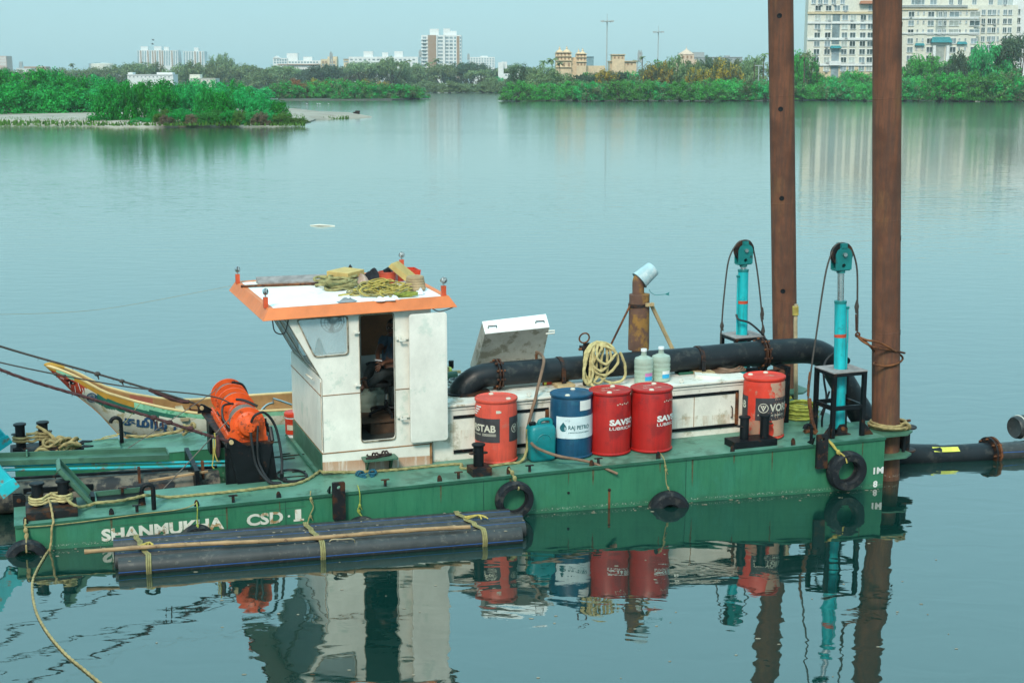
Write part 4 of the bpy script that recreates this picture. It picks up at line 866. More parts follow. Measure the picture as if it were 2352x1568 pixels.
# bollards
def bollard(u, v, w, r=.072, h=.30, side=1):
    q = part('bollard', lathe((u, v, w), [(r, 0), (r, h - .03), (r * 1.28, h - .028), (r * 1.32, h - .008), (r * 1.2, h), (.01, h + .004)], 18), 'black_paint', dr, True)
    part('horn', lathe((u + side * r * 1.05, v, w + h * .55), [(.055, 0), (.055, .012), (.01, .014)], 12), 'black_worn', q); return q
part('bollard_base', box((.135, .13, 0), (.765, .66, .105)), 'black_worn', dr, bevel=.008); bollard(.29, .45, .105, side=-1); bollard(.61, .45, .105, side=1)
part('bollard_base', box((-.06, 3.35, 0), (.62, 3.8, .10)), 'black_worn', dr, bevel=.008); bollard(.095, 3.6, .10, h=.36, side=-1); bollard(.42, 3.6, .10, h=.36, side=1)
part('bollard_base', box((5.885, .075, 0), (6.15, .36, .11)), 'black_worn', dr, bevel=.006); q = bollard(6.015, .24, .11, .07, .31, 1); part('horn', lathe((5.94, .24, .28), [(.055, 0), (.055, .012), (.01, .014)], 12), 'black_worn', q)
part('bollard_base', box((9.70, .14, 0), (10.35, .46, .10)), 'black_paint', dr, bevel=.006); bollard(9.92, .3, .10, .062, .33, -1); bollard(10.23, .3, .10, .062, .33, 1)
bollard(11.55, 2.5, 0, .075, .52, 1)
# tie lugs and small T cleats along the near edge
def lug(u, v=.05, s=1.0): part('lug', prism([(u - .03, v, 0), (u + .035, v, 0), (u + .03, v, .05 * s), (u + .01, v, .085 * s), (u - .012, v, .085 * s), (u - .028, v, .055 * s)], (0, .014, 0)), 'black_worn', dr)
def cleat(u, v=.07): part('cleat', joined(cyl((u, v, 0), (u, v, .085), .02, n=8), box((u - .055, v - .02, .085), (u + .055, v + .02, .095))), 'black_worn', dr)
for u in (1.17, 3.28, 5.42, 7.55, 9.62): lug(u)
for u in (6.38, 8.52, 10.55): lug(u, .06, 1.25)
for z, x, y in ((6, 1290, 580), (6, 2195, 490), (7, 60, 465), (7, 1160, 350), (7, 1690, 295), (3, 770, 1435), (3, 1345, 1375)):
    q = D(z, x, y); cleat(q[0], max(.05, q[1]))
for z, x, y in ((6, 1148, 395), (6, 440, 465)): q = D(z, x, y); cleat(q[0], .93)
for u in (.13, 2.23): lug(u, .04)
# hooked fairleads
def hook(u, v, h, r=.03, to=-1, wid=.14):
    P = [(u, v, 0), (u, v, h - wid * .5)] + [(u + to * wid / 2 * (1 - math.cos(t)), v, h - wid * .5 + wid * .5 * math.sin(t)) for t in np.linspace(.3, PI, 7)]
    part('hook', tube(P, r, 8), 'black_paint', dr, True)
hook(1.70, .09, .34); part('hook_plate', prism([(1.52, .32, 0), (1.62, .32, 0), (1.60, .32, .19), (1.57, .32, .22), (1.54, .32, .19)], (0, .03, 0)), 'black_paint', dr)
hook(1.55, 3.7, .40, .03, -1, .15); hook(10.86, .12, .27, .022, -1, .12)
# pad plates hanging over the near side
for u0, w0 in ((3.955, .17), (10.835, .16)):
    g = holed(rounded([(u0, -.34), (u0 + .165, -.34), (u0 + .165, w0), (u0, w0)], .02), [[(u0 + .0825 + .026 * math.cos(t), w0 - .07 + .026 * math.sin(t)) for t in np.linspace(0, 2 * PI, 13)[:-1]]], lambda a, b, d: (a, -.10 + d, b), .05)
    part('side_plate', g, 'black_worn', dr); part('gusset', prism([(u0 - .03, 0, 0), (u0 - .03, .14, 0), (u0 - .03, -.05, .12)], (.02, 0, 0)), 'black_paint', dr)
# open deck hatch at the bow
ht = part('hatch_coaming', joined(box((1.0, .42, 0), (1.62, .44, .07)), box((1.0, .93, 0), (1.62, .95, .07)), box((1.0, .44, 0), (1.02, .93, .07)), box((1.60, .44, 0), (1.62, .93, .07))), 'deck_mid', dr)
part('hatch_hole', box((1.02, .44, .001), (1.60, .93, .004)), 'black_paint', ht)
lid = [np.array(p) for p in ((.93, .42, .02), (.54, .42, .53), (.54, .98, .53), (.93, .98, .02))]; nl = np.array([.05, 0, .04])
part('hatch_lid', joined(hexa([*lid, *[p + nl * .25 for p in lid]]), *[hexa([a, b, b + np.array([0, .012, 0]) * s, a + np.array([0, .012, 0]) * s, a + nl, b + nl, b + nl + np.array([0, .012, 0]) * s, a + nl + np.array([0, .012, 0]) * s]) for a, b, s in ((lid[0], lid[1], 1), (lid[3], lid[2], -1))], hexa([lid[1], lid[2], lid[2] + np.array([.01, 0, -.012]), lid[1] + np.array([.01, 0, -.012]), lid[1] + nl, lid[2] + nl, lid[2] + nl + np.array([.01, 0, -.012]), lid[1] + nl + np.array([.01, 0, -.012])])), 'deck_mid', ht, bevel=.003)
part('lid_latch', tube([(.56, .5, .50), (.50, .5, .45), (.53, .5, .42)], .008, 5), 'black_worn', ht); part('hinge', box((.95, .62, 0), (1.0, .86, .10)), 'black_paint', ht)
# closed hatch lid on the far side
q = [D('b', 920, 480), D('b', 1530, 475), D('b', 1500, 330), D('b', 980, 360)]
part('hatch_lid', hexa([(.98, 3.25, .03), (1.5, 3.2, .03), (1.5, 3.75, .03), (1.0, 3.75, .03), (.98, 3.25, .07), (1.5, 3.2, .07), (1.5, 3.75, .07), (1.0, 3.75, .07)]), 'deck_green', dr, bevel=.006)
for v in (3.32, 3.62): part('hinge', prism([(.86, v, .02), (1.12, v + .02, .075), (.98, v + .09, .075), (.86, v + .08, .02)], (0, 0, .02)), 'black_paint', dr)
# deck ribs between winch and cabin
for z, a, c in (('w', (1040, 1140), (1430, 1103)), ('w', (1120, 1105), (1245, 1092)), ('w', (1140, 1168), (1305, 1153)), ('w', (1165, 1405), (1470, 1383)), ('w', (1270, 1336), (1445, 1324)), ('w', (1010, 948), (1115, 938))):
    p, q = D(z, *a), D(z, *c); part('deck_rod', tube([(*p[:2], .008), (*q[:2], .008)], .008, 5), 'black_worn', dr)
part('bracket', joined(box((3.40, 3.55, 0), (3.42, 3.75, .16)), box((3.72, 3.55, 0), (3.74, 3.75, .13)), box((3.40, 3.74, 0), (3.74, 3.76, .17))), 'black_paint', dr)

# ---- cabin
VC, VF, TOPW = .914, 3.145, 2.222
cab = part('cabin', G().add([(4.5, 2, 0), (4.51, 2, 0), (4.5, 2.01, 0)], [(0, 1, 2)]), 'interior', dr)      # replaced below by its walls
prof = [(4.035, 0), (5.565, 0), (5.565, TOPW), (3.58, TOPW), (3.60, 2.19), (4.06, 1.33), (4.06, .30), (4.035, .295)]
door = rounded([(4.575, .42), (5.05, .42), (5.05, 2.175), (4.575, 2.175)], .055)
win = rounded([(3.97, 1.665), (4.41, 1.665), (4.41, 2.178), (3.745, 2.178)], .05)
near = holed(prof, [door, win], lambda a, b, d: (a, VC + d, b), .035)
fwin = rounded([(4.15, 1.25), (5.1, 1.25), (5.1, 2.1), (4.15, 2.1)], .05)
far = holed(prof, [fwin], lambda a, b, d: (a, VF - .035 + d, b), .035)
front = joined(box((4.035, VC + .035, .295), (4.055, VF - .035, 1.33)), box((4.035, VC + .035, .0), (4.05, VF - .035, .295)))
back = holed([(VC + .035, 0), (VF - .035, 0), (VF - .035, TOPW), (VC + .035, TOPW)], [[(2.05, 1.3), (2.8, 1.3), (2.8, 1.95), (2.05, 1.95)]], lambda a, b, d: (5.565 - d, a, b), .03)
# slanted windscreen frame
sl = lambda a, b, d: (4.06 - (4.06 - 3.60) * (b / .975) + .02 * d / .02, a, 1.33 + .86 * (b / .975))
scr = holed([(VC + .035, 0), (VF - .035, 0), (VF - .035, .975), (VC + .035, .975)], [rounded([(1.02, .07), (1.98, .07), (1.98, .92), (1.02, .92)], .04), rounded([(2.06, .07), (3.02, .07), (3.02, .92), (2.06, .92)], .04)], sl, .02)
def replace(o, g, base=(0, 0, 0)):
    A = np.array(g.v) - np.array(base); A = A @ FR.T; me = o.data; me.clear_geometry(); me.from_pydata([tuple(p) for p in A], [], g.f)
    bm = bmesh.new(); bm.from_mesh(me); bmesh.ops.recalc_face_normals(bm, faces=bm.faces); bm.to_mesh(me); bm.free(); me.update()
replace(cab, joined(near, far, front, back, scr)); cab.data.materials[0] = MATS['white_cabin']; cab.name = 'cabin'; cab['label'] = 'white steel wheelhouse with rust streaks'
part('plinth_band', box((4.018, VC + .01, .004), (4.034, VF, .292)), 'deck_mid', cab); part('foot_rail', tube([(3.93, VC + .1, .03), (3.93, VF, .03)], .018, 6), 'green_dark', cab)
part('weld_line', joined(box((4.03, VC - .006, .29), (5.56, VC - .001, .305)), box((4.06, VC - .006, 1.105), (4.575, VC - .001, 1.115)), box((5.05, VC - .006, 1.105), (5.56, VC - .001, 1.115)), box((4.028, VC, 1.105), (4.034, VF, 1.115)), box((5.53, VC - .006, .01), (5.56, VC - .001, .31)), box((4.03, VC - .005, .35), (4.036, VC, 1.3)), box((4.032, VC - .006, .293), (4.04, VF, .306))), 'rust_line', cab)
def rim(poly, w, to3, t):     # band round an opening
    c = np.mean(np.array(poly), axis=0); out = [tuple(np.array(p) + (np.array(p) - c) / np.linalg.norm(np.array(p) - c) * w) for p in poly]
    return holed(out, [poly], to3, t)
part('door_seal', rim(door, .022, lambda a, b, d: (a, VC - .014 + d, b), .012), 'gasket', cab); 
wi = part('side_window', rim(win, .022, lambda a, b, d: (a, VC - .014 + d, b), .012), 'gasket', cab)
part('pane', prism([(a, VC + .02, b) for a, b in win], (0, .005, 0)), 'glass', wi)
for y0, y1 in ((1.02, 1.98), (2.06, 3.02)):
    f_ = part('windscreen', holed(rounded([(y0 - .02, .05), (y1 + .02, .05), (y1 + .02, .94), (y0 - .02, .94)], .04), [rounded([(y0 - .004, .066), (y1 + .004, .066), (y1 + .004, .924), (y0 - .004, .924)], .04)], lambda a, b, d: tuple(np.array(sl(a, b, 0)) + np.array([-.008, 0, -.003]) * (d / .01)), .01), 'gasket', cab)
    part('pane', prism([sl(a, b, .008) for a, b in rounded([(y0, .07), (y1, .07), (y1, .92), (y0, .92)], .04)], (.006, 0, 0)), 'glass', f_)
ff = part('far_window', rim(fwin, .03, lambda a, b, d: (a, VF - .05 + d, b), .012), 'interior', cab); part('pane', prism([(a, VF - .02, b) for a, b in fwin], (0, .005, 0)), 'glass', ff)
# open door leaf folded against the wall
dl = part('door', prism([(a, VC - .115, b) for a, b in rounded([(5.235, .357), (5.76, .357), (5.76, 2.16), (5.235, 2.16)], .05)], (0, .05, 0)), 'white_door', cab, True, bevel=.012, label='white door swung open flat against the wall')
for w in (1.80, .70): part('hinge', joined(cyl((5.12, VC - .05, w), (5.12, VC - .05, w + .05), .014, n=8), box((5.07, VC - .04, w + .01), (5.24, VC - .025, w + .04)), box((5.10, VC - .09, w - .005), (5.19, VC - .07, w + .015))), 'white_house', dl)
for w in (1.22, 1.95): part('door_dog', joined(cyl((4.525, VC - .04, w), (4.525, VC, w), .018, n=8), box((4.49, VC - .05, w - .008), (4.57, VC - .035, w + .012))), 'white_house', dl)
part('windscreen_latch', tube([(3.99, 1.25, 1.28), (3.93, 1.35, 1.33), (3.95, 1.5, 1.30)], .012, 6), 'white_house', cab)
# roof with sloping orange fascia
O = [(3.27, .80), (5.90, .80), (5.96, 3.72), (3.24, 3.72)]; T_ = [(3.365, .89), (5.815, .89), (5.87, 3.63), (3.325, 3.63)]
rf = part('roof', joined(prism([(u, v, TOPW + .001) for u, v in [(3.30, .83), (5.87, .83), (5.93, 3.69), (3.27, 3.69)]], (0, 0, .02)), prism([(u + (.004 if u < 4.5 else -.004), v + (.004 if v < 2 else -.004), 2.335) for u, v in T_], (0, 0, .02))), 'white_roof', cab)
for i in range(4):
    j = (i + 1) % 4; a, b, c, d = O[i], O[j], T_[j], T_[i]
    part('fascia', hexa([(*a, 2.218), (*b, 2.218), (*(np.array(b) * .995 + np.array(T_[j]) * .005), 2.225), (*(np.array(a) * .995 + np.array(T_[i]) * .005), 2.225), (*d, 2.366), (*c, 2.366), (*(np.array(c) * .94 + .06 * np.array([4.6, 2.2])), 2.358), (*(np.array(d) * .94 + .06 * np.array([4.6, 2.2])), 2.358)]), 'orange_fascia', rf)
part('roof_panel', hexa([(3.65, 2.75, 2.356), (5.0, 2.75, 2.356), (5.0, 3.5, 2.356), (3.55, 3.5, 2.356), (3.65, 2.75, 2.362), (5.0, 2.75, 2.362), (5.0, 3.5, 2.362), (3.55, 3.5, 2.362)]), 'white_top', rf)
for p in (D(2, 263, 232, 2.36), D(2, 458, 400, 2.36), D(2, 1405, 128, 2.36), D(2, 1697, 318, 2.36)):
    u, v = p[0], p[1]; l_ = part('roof_lamp', box((u - .03, v - .03, 2.355), (u + .03, v + .03, 2.50)), 'lamp_red', rf)
    n_ = np.array([.5, -.3, .15]) if u < 4.5 else np.array([.2, -.9, .1]); n_ /= np.linalg.norm(n_); c_ = np.array([u, v, 2.575])
    part('lamp_head', joined(tube([(u, v, 2.49), (u, v, 2.55)], .012, 6), lathe(c_ - n_ * .035, [(.01, 0), (.04, .012), (.048, .04), (.048, .05)], 14, n_)), 'steel_pan', l_, True); part('lamp_lens', lathe(c_ + n_ * .024, [(.045, 0), (.034, .010), (.004, .015)], 14, n_), 'lamp_glass', l_, True)
part('roof_cable', tube(smooth([(5.55, .86, 2.23), (5.65, .84, 2.17), (5.78, .83, 2.19), (5.86, .83, 2.22)], 5), .008, 6), 'hose_black', cab); part('roof_cable', tube(smooth([(3.42, .95, 2.22), (3.44, .9, 2.05), (3.56, .88, 2.02), (3.62, .88, 2.2)], 5), .009, 6), 'hose_black', cab)
# step
st = part('step', prism([(a, b, .185) for a, b in rounded([(4.56, .66), (5.03, .66), (5.03, .912), (4.56, .912)], .04)], (0, 0, .022)), 'deck_mid', cab)
for u in (4.62, 4.95): part('step_bracket', prism([(u, .91, .0), (u, .86, 0), (u, .72, .184), (u, .91, .184)], (.02, 0, 0)), 'green_dark', st)
# interior
part('cabin_floor', box((4.07, VC + .05, .30), (5.53, VF - .05, .33)), 'dark_floor', cab)
part('lining', box((4.60, VF - .062, .4), (5.53, VF - .052, 1.23)), 'interior', cab)
cu_ = part('brown_panel', box((4.98, 2.6, 1.28), (5.52, 2.63, 2.19)), 'panel_brown', cab); part('panel_frame', joined(box((4.86, 2.58, .35), (4.975, 2.66, 2.2)), box((4.86, 2.58, 1.16), (5.52, 2.64, 1.275))), 'interior', cab)
part('console', hexa([(4.08, 1.7, .33), (4.5, 1.7, .33), (4.5, 2.9, .33), (4.08, 2.9, .33), (4.08, 1.7, 1.15), (4.4, 1.7, 1.05), (4.4, 2.9, 1.05), (4.08, 2.9, 1.15)]), 'interior', cab)

# ---- engine house
VH, WT = 1.0, .775
hs = part('engine_house', box((5.60, VH, .001), (10.38, 3.0, WT)), 'white_house', dr, label='long low white engine house behind the drums')
rt2 = part('house_roof', box((5.568, .955, WT + .001), (10.40, 3.04, WT + .034)), 'white_top', hs, bevel=.006); part('roof_ledge', box((5.57, .985, WT - .05), (10.385, VH - .001, WT - .015)), 'white_house', hs)
for (u0, u1) in ((5.89, 7.275), (7.336, 8.72), (8.79, 10.175)):
    dd = part('engine_door', box((u0 + .01, VH - .012, .15), (u1 - .01, VH - .002, .60)), 'white_house', hs)
    for w in (.60, .10): part('rubber_strip', box((u0, VH - .022, w), (u1, VH - .013, w + .045)), 'black_paint', dd)
    part('door_post', box((u1 - .05, VH - .026, .13), (u1, VH - .014, .615)), 'rust', dd); part('seam', box(((u0 + u1) / 2 - .004, VH - .016, .15), ((u0 + u1) / 2 + .004, VH - .0125, .60)), 'rust_line', dd)
    part('handle', tube([(u1 - .11, VH - .01, .41), (u1 - .11, VH - .05, .40), (u1 - .11, VH - .05, .25), (u1 - .11, VH - .01, .24)], .008, 6), 'black_worn', dd)
for u in (7.0, 9.30): part('lifting_eye', holed([(u + .035 * math.cos(t), .85 + .035 * math.sin(t)) for t in np.linspace(0, 2 * PI, 17)[:-1]], [[(u + .014 * math.cos(t), .855 + .014 * math.sin(t)) for t in np.linspace(0, 2 * PI, 9)[:-1]]], lambda a, b, d: (a, 1.02 + d, b), .012), 'white_top', hs)
part('roof_opening', joined(box((6.10, 1.35, WT + .035), (6.62, 1.37, WT + .05)), box((6.12, 1.37, WT + .0345), (6.6, 1.95, WT + .038))), 'black_worn', hs)
part('roof_edge_strip', box((5.62, 2.96, WT + .035), (6.6, 3.02, WT + .07)), 'wood_tan', hs)
part('roof_plate', hexa([(9.62, 1.25, WT + .035), (9.95, 1.12, WT + .035), (10.0, 1.35, WT + .035), (9.7, 1.45, WT + .035), (9.62, 1.25, WT + .09), (9.95, 1.12, WT + .06), (10.0, 1.35, WT + .06), (9.7, 1.45, WT + .09)]), 'white_top', hs)
# raised hatch cover standing open behind the pipe
hb = [np.array(p) for p in (S('h', 480, 930, 2.55), S('h', 1375, 690, 2.55))]; ht_ = [np.array(p) for p in (S('h', 640, 290, 2.05), S('h', 1505, 200, 2.05))]; hb2 = [np.array(p) for p in (S('h', 600, 130, 2.25), S('h', 1455, 30, 2.25))]
hb[0][2] = hb[1][2] = .82
dpt = (hb2[0] - ht_[0] + hb2[1] - ht_[1]) / 2
hc = part('hatch_cover', hexa([hb[0], hb[1], hb[1] + dpt, hb[0] + dpt, ht_[0], ht_[1], hb2[1], hb2[0]]), 'hatch_grey', hs, label='grey stained hatch cover standing open')
part('cover_edge', hexa([ht_[0] + np.array([0, 0, .002]), ht_[1] + np.array([0, 0, .002]), hb2[1] + np.array([0, 0, .002]), hb2[0] + np.array([0, 0, .002]), *[p + np.array([0, 0, .012]) for p in (ht_[0], ht_[1], hb2[1], hb2[0])]]), 'white_roof', hc)
for t in (.13, .87):
    c_ = ht_[0] * (1 - t) + ht_[1] * t + dpt * .35 + np.array([0, 0, .012]); part('handle', tube([c_ + np.array([-.065, 0, 0]), c_ + np.array([-.065, 0, .035]), c_ + np.array([.065, 0, .035]), c_ + np.array([.065, 0, 0])], .009, 6), 'black_worn', hc)
part('hasp', tube([ht_[1] + np.array([-.06, -.01, -.09]), ht_[1] + np.array([.07, -.02, -.085]), ht_[1] + np.array([.07, -.02, -.05]), ht_[1] + np.array([-.02, -.01, -.05])], .014, 6), 'white_house', hc)
part('cover_stay', tube([S('h', 1330, 650, 2.2), S('h', 1330, 560, 2.2), S('h', 1380, 540, 2.2)], .022, 8), 'rust', hc)
# ------------------------------------------------------------------ winch on its black stand
wn = thing('winch', 'bright orange three drum winch on a black stand in front of the cabin', 'winch', (3.05, 1.9, 0))
std = part('stand', joined(hexa([(2.87, .86, 0), (3.25, .86, 0), (3.25, .88, 0), (2.87, .88, 0), (2.775, .85, .525), (3.36, .85, .525), (3.36, .88, .525), (2.775, .88, .525)]),
    prism([(2.72, .90, 0), (2.90, .90, 0), (2.80, .90, .52), (2.72, .90, .52)], (0, .02, 0)), prism([(3.20, .90, 0), (3.41, .90, 0), (3.36, .90, .52), (3.30, .90, .52)], (0, .02, 0)),
    hexa([(2.87, 2.86, 0), (3.25, 2.86, 0), (3.25, 2.88, 0), (2.87, 2.88, 0), (2.70, 2.86, .525), (3.36, 2.86, .525), (3.36, 2.89, .525), (2.70, 2.89, .525)]),
    box((2.73, .88, .12), (2.75, 2.86, .50)) if False else box((3.30, .92, 0), (3.32, 2.86, .5)), box((2.72, 2.55, 0), (2.76, 2.86, .52)), box((2.74, .90, 0), (2.77, 1.05, .5))), 'black_paint', wn)
part('stand_top', hexa([(2.74, .86, .526), (3.37, .86, .526), (3.37, 2.9, .526), (2.66, 2.9, .526), (2.74, .86, .55), (3.37, .86, .55), (3.37, 2.9, .55), (2.66, 2.9, .55)]), 'black_worn', wn)
ua, wa = 3.045, .795
ax = lambda v: (ua, v, wa)
def disc(v, r, t=.025): return lathe((ua, v, wa), [(r, 0), (r, t)], 40, (0, 1, 0))
for v, r in ((.96, .235), (1.30, .20), (1.86, .245), (2.20, .245), (2.46, .248), (2.80, .255)): part('flange', disc(v, r), 'orange_winch', wn)
for v0, v1, r in ((1.325, 1.50, .14), (1.50, 1.62, .17), (1.62, 1.86, .12), (1.885, 2.2, .11), (2.225, 2.46, .13), (2.485, 2.8, .11)): part('drum', cyl(ax(v0), ax(v1), r, n=28), 'orange_winch', wn, True)
for k in range(14): a = 2 * PI * k / 14; part('bolt', cyl((ua + .172 * math.cos(a), 1.485, wa + .172 * math.sin(a)), (ua + .172 * math.cos(a), 1.50, wa + .172 * math.sin(a)), .012, n=6), 'orange_winch', wn)
for v0, v1, r in ((.985, 1.30, .200), (1.89, 2.14, .19), (2.49, 2.79, .19)):
    pts = []; nT = int((v1 - v0) / .02)
    for k in range(nT * 16): t = k / 16; pts.append((ua + r * math.cos(2 * PI * t), v0 + .008 + (v1 - v0 - .016) * t / nT, wa + r * math.sin(2 * PI * t)))
    part('wire_coil', joined(cyl(ax(v0), ax(v1), r - .006, n=24), tube(pts, .0105, 6)), 'wire_grey', wn, True)
hb_ = part('gearbox', lathe((ua + .01, .84, wa - .01), [(.06, -.06), (.062, -.02), (.125, 0), (.135, .02), (.15, .07), (.19, .09), (.19, .14)], 28, (0, 1, 0)), 'orange_winch', wn, True)
for k in range(12): a = 2 * PI * k / 12; c_ = (ua + .01 + .168 * math.cos(a), .905, wa - .01 + .168 * math.sin(a)); part('bolt', cyl(c_, (c_[0], .93, c_[2]), .012, n=6), 'orange_winch', hb_)
for k in range(4): a = 2 * PI * k / 4 + .6; c_ = (ua + .01 + .04 * math.cos(a), .772, wa - .01 + .04 * math.sin(a)); part('bolt', cyl(c_, (c_[0], .79, c_[2]), .007, n=6), 'black_worn', hb_)
part('bearing_plate', prism([(2.80, .965, .55), (3.29, .965, .55), (3.29, .965, .74), (3.2, .965, .85), (2.9, .965, .85), (2.80, .965, .70)], (0, .012, 0)), 'orange_winch', wn)
for v in (1.16, 1.66, 2.1, 2.6): part('foot', joined(box((2.80, v - .02, .55), (2.84, v + .02, .66)), box((3.25, v - .02, .55), (3.29, v + .02, .68))), 'orange_winch', wn)
part('base_rail', joined(box((2.78, .97, .551), (2.84, 2.75, .60)), box((3.25, .97, .551), (3.31, 2.75, .60))), 'orange_winch', wn)
for v0, v1 in ((.98, 1.24), (1.28, 1.74), (1.8, 2.2), (2.25, 2.7)): part('tie_bar', cyl((2.795, v0, .655), (2.795, v1, .655), .018, n=8), 'orange_winch', wn)
for u, v, w in ((2.80, .84, .57), (2.66, 2.87, .60)):
    l_ = part('lug', prism([(u - .06, v - .01, w - .05), (u + .22, v - .01, w - .05), (u + .05, v - .01, w + .07), (u, v - .01, w + .09), (u - .05, v - .01, w + .06)], (0, .03, 0)), 'black_paint', wn); part('pin', cyl((u, v - .05, w + .035), (u, v + .04, w + .035), .03, n=10), 'wood_tan', l_)
for pts, r in (([(3.07, .80, .86), (3.12, .76, .96), (3.25, .76, .98), (3.40, .85, .75), (3.46, .8, .35), (3.44, .72, .12)], .018), ([(3.06, .80, .74), (3.07, .78, .55), (3.12, .76, .25), (3.25, .62, .06), (3.40, .60, .02)], .018), ([(3.16, .82, .80), (3.14, .78, .58), (3.15, .77, .3), (3.26, .66, .07), (3.42, .66, .02)], .016), ([(2.95, 1.6, .95), (2.80, 1.5, .95), (2.78, 1.4, .80), (2.85, 1.3, .68)], .016), ([(3.0, 1.62, 1.0), (3.1, 1.5, 1.0), (3.25, 1.4, .93)], .02), ([(3.35, 1.0, .72), (3.36, .9, .55)], .03), ([(3.1, 2.78, 1.0), (3.25, 2.8, .95), (3.32, 2.8, .8), (3.34, 2.7, .6)], .016)):
    part('hydraulic_hose', tube(smooth(pts, 7), r, 8), 'hose_black', wn, True)
g = tube([(3.44 + .20 * math.cos(t) + .17, .95 + .30 * math.sin(t), .02 + .012 * t / 6) for t in np.linspace(-2.4, 5.4, 40)], .017, 7)
solo('hose_coil', joined(g, tube(smooth([(3.44, .72, .14), (3.45, .75, .06), (3.5, .72, .03)], 5), .03, 7)), 'hose_black', 'coil of black hydraulic hose on deck between winch and cabin', 'hose', smooth_=True)

# ------------------------------------------------------------------ ladder (cutter boom) lying in the bow slot
ld = thing('cutter_ladder', 'brown and black steel cutter ladder lying in the slot of the bow', 'ladder', (1.2, 1.9, -.5))
part('girder', joined(tube([(-1.2, 1.72, -.07), (2.72, 1.72, -.23)], .21, 20), box((-1.2, 1.95, -.3), (2.7, 2.6, -.12))), 'ladder_steel', ld, True)
part('girder_rail', hexa([(-1.2, 1.75, .16), (2.72, 1.75, 0.0), (2.72, 1.80, 0.0), (-1.2, 1.80, .16), (-1.2, 1.75, .19), (2.72, 1.75, .03), (2.72, 1.80, .03), (-1.2, 1.80, .19)]), 'black_paint', ld)
part('side_opening', hexa([(.11, 1.525, -.22), (1.02, 1.525, -.26), (1.02, 1.60, -.26), (.11, 1.60, -.22), (.11, 1.53, .03), (1.02, 1.53, .0), (1.02, 1.60, .0), (.11, 1.60, .03)]), 'black_paint', ld)
tr = part('tray', joined(hexa([(-1.2, 1.85, .40), (2.06, 1.85, .20), (2.06, 2.15, .20), (-1.2, 2.15, .40), (-1.2, 1.85, .41), (2.06, 1.85, .21), (2.06, 2.15, .21), (-1.2, 2.15, .41)]), hexa([(-1.2, 1.83, .37), (2.07, 1.83, .17), (2.07, 1.85, .17), (-1.2, 1.85, .37), (-1.2, 1.83, .44), (2.07, 1.83, .24), (2.07, 1.85, .24), (-1.2, 1.85, .44)]), hexa([(-1.2, 2.15, .40), (2.06, 2.15, .20), (2.06, 2.17, .20), (-1.2, 2.17, .40), (-1.2, 2.15, .47), (2.06, 2.15, .27), (2.06, 2.17, .27), (-1.2, 2.17, .47)]), box((2.06, 1.85, .18), (2.08, 2.16, .25))), 'deck_mid', ld, label='long shallow green tray')
part('tray_clip', box((.17, 2.1, .33), (.19, 2.15, .42)), 'deck_green', tr)
for dz, rr in ((.31, .017), (.25, .022)): part('hydraulic_pipe', tube([(-1.2, 1.9, dz + .06), (2.85, 1.9, dz - .26)], rr, 8), 'cyan_worn', ld, True)
for u in (1.62, 2.48): part('bracket', box((u, 1.56, -.12), (u + .035, 1.64, .17)), 'rust', ld)
part('wood_batten', tube([(1.75, 1.45, .0), (2.55, 1.42, .06)], .02, 5), 'bamboo', ld); part('back_plate', box((2.36, 1.3, -.28), (2.42, 2.6, .12)), 'black_paint', ld)
part('flap', prism([(1.4, 1.35, -.02), (2.1, 1.35, -.05), (2.0, 1.1, -.18), (1.55, 1.1, -.1)], (0, 0, .012)), 'black_worn', ld)
# cyan A-frame at the bow: legs reach up to the left, out of the picture
af = thing('a_frame', 'cyan steel bow gantry pinned to the pontoons at the left edge', 'gantry', (0, 1.9, 0))
APX = np.array([-1.9, 1.93, 2.35])
for v, s in ((.86, 1), (3.3, -1)):
    p = np.array([.0 if s > 0 else -.10, v, .15]); d = (np.array([-1.0, v + s * .15, 1.6]) - p); d /= np.linalg.norm(d); n_ = np.array([d[2], 0, -d[0]])
    a, c = p + d * .06, np.array([-1.0, v + s * .15, 1.6]); part('leg', joined(hexa([a - n_ * .12 + np.array([0, -.05, 0]), a + n_ * .12 + np.array([0, -.05, 0]), a + n_ * .12 + np.array([0, .05, 0]), a - n_ * .12 + np.array([0, .05, 0]), c - n_ * .07 + np.array([0, -.04, 0]), c + n_ * .07 + np.array([0, -.04, 0]), c + n_ * .07 + np.array([0, .04, 0]), c - n_ * .07 + np.array([0, .04, 0])]), prism([p - n_ * .12 + d * .06 + np.array([0, -.07, 0]), p + n_ * .14 + d * .06 + np.array([0, -.07, 0]), p + n_ * .15 + d * .20 + np.array([0, -.07, 0]), p - n_ * .1 + d * .24 + np.array([0, -.07, 0])], (0, .02, 0))), 'cyan_worn', af, bevel=.006)
    part('foot', prism([(-.02, v - .04, .0), (.14, v - .04, .0), (.14, v - .04, .11), (.09, v - .04, .16), (-.02, v - .04, .16)], (0, .02, 0)), 'black_paint', af); part('pin', cyl((.055, v - .06, .085), (.055, v + .06, .085), .028, n=12), 'rust', af); part('foot', prism([(-.02, v + .03, .0), (.14, v + .03, .0), (.14, v + .03, .11), (.09, v + .03, .16), (-.02, v + .03, .16)], (0, .02, 0)), 'black_paint', af)
part('top_beam', tube([(-1.0, .95, 1.62), (-1.0, 3.2, 1.62)], .07, 10), 'cyan_worn', af)
part('head_block', box((-1.15, 1.7, 1.55), (-.9, 2.2, 2.4)), 'cyan_worn', af)
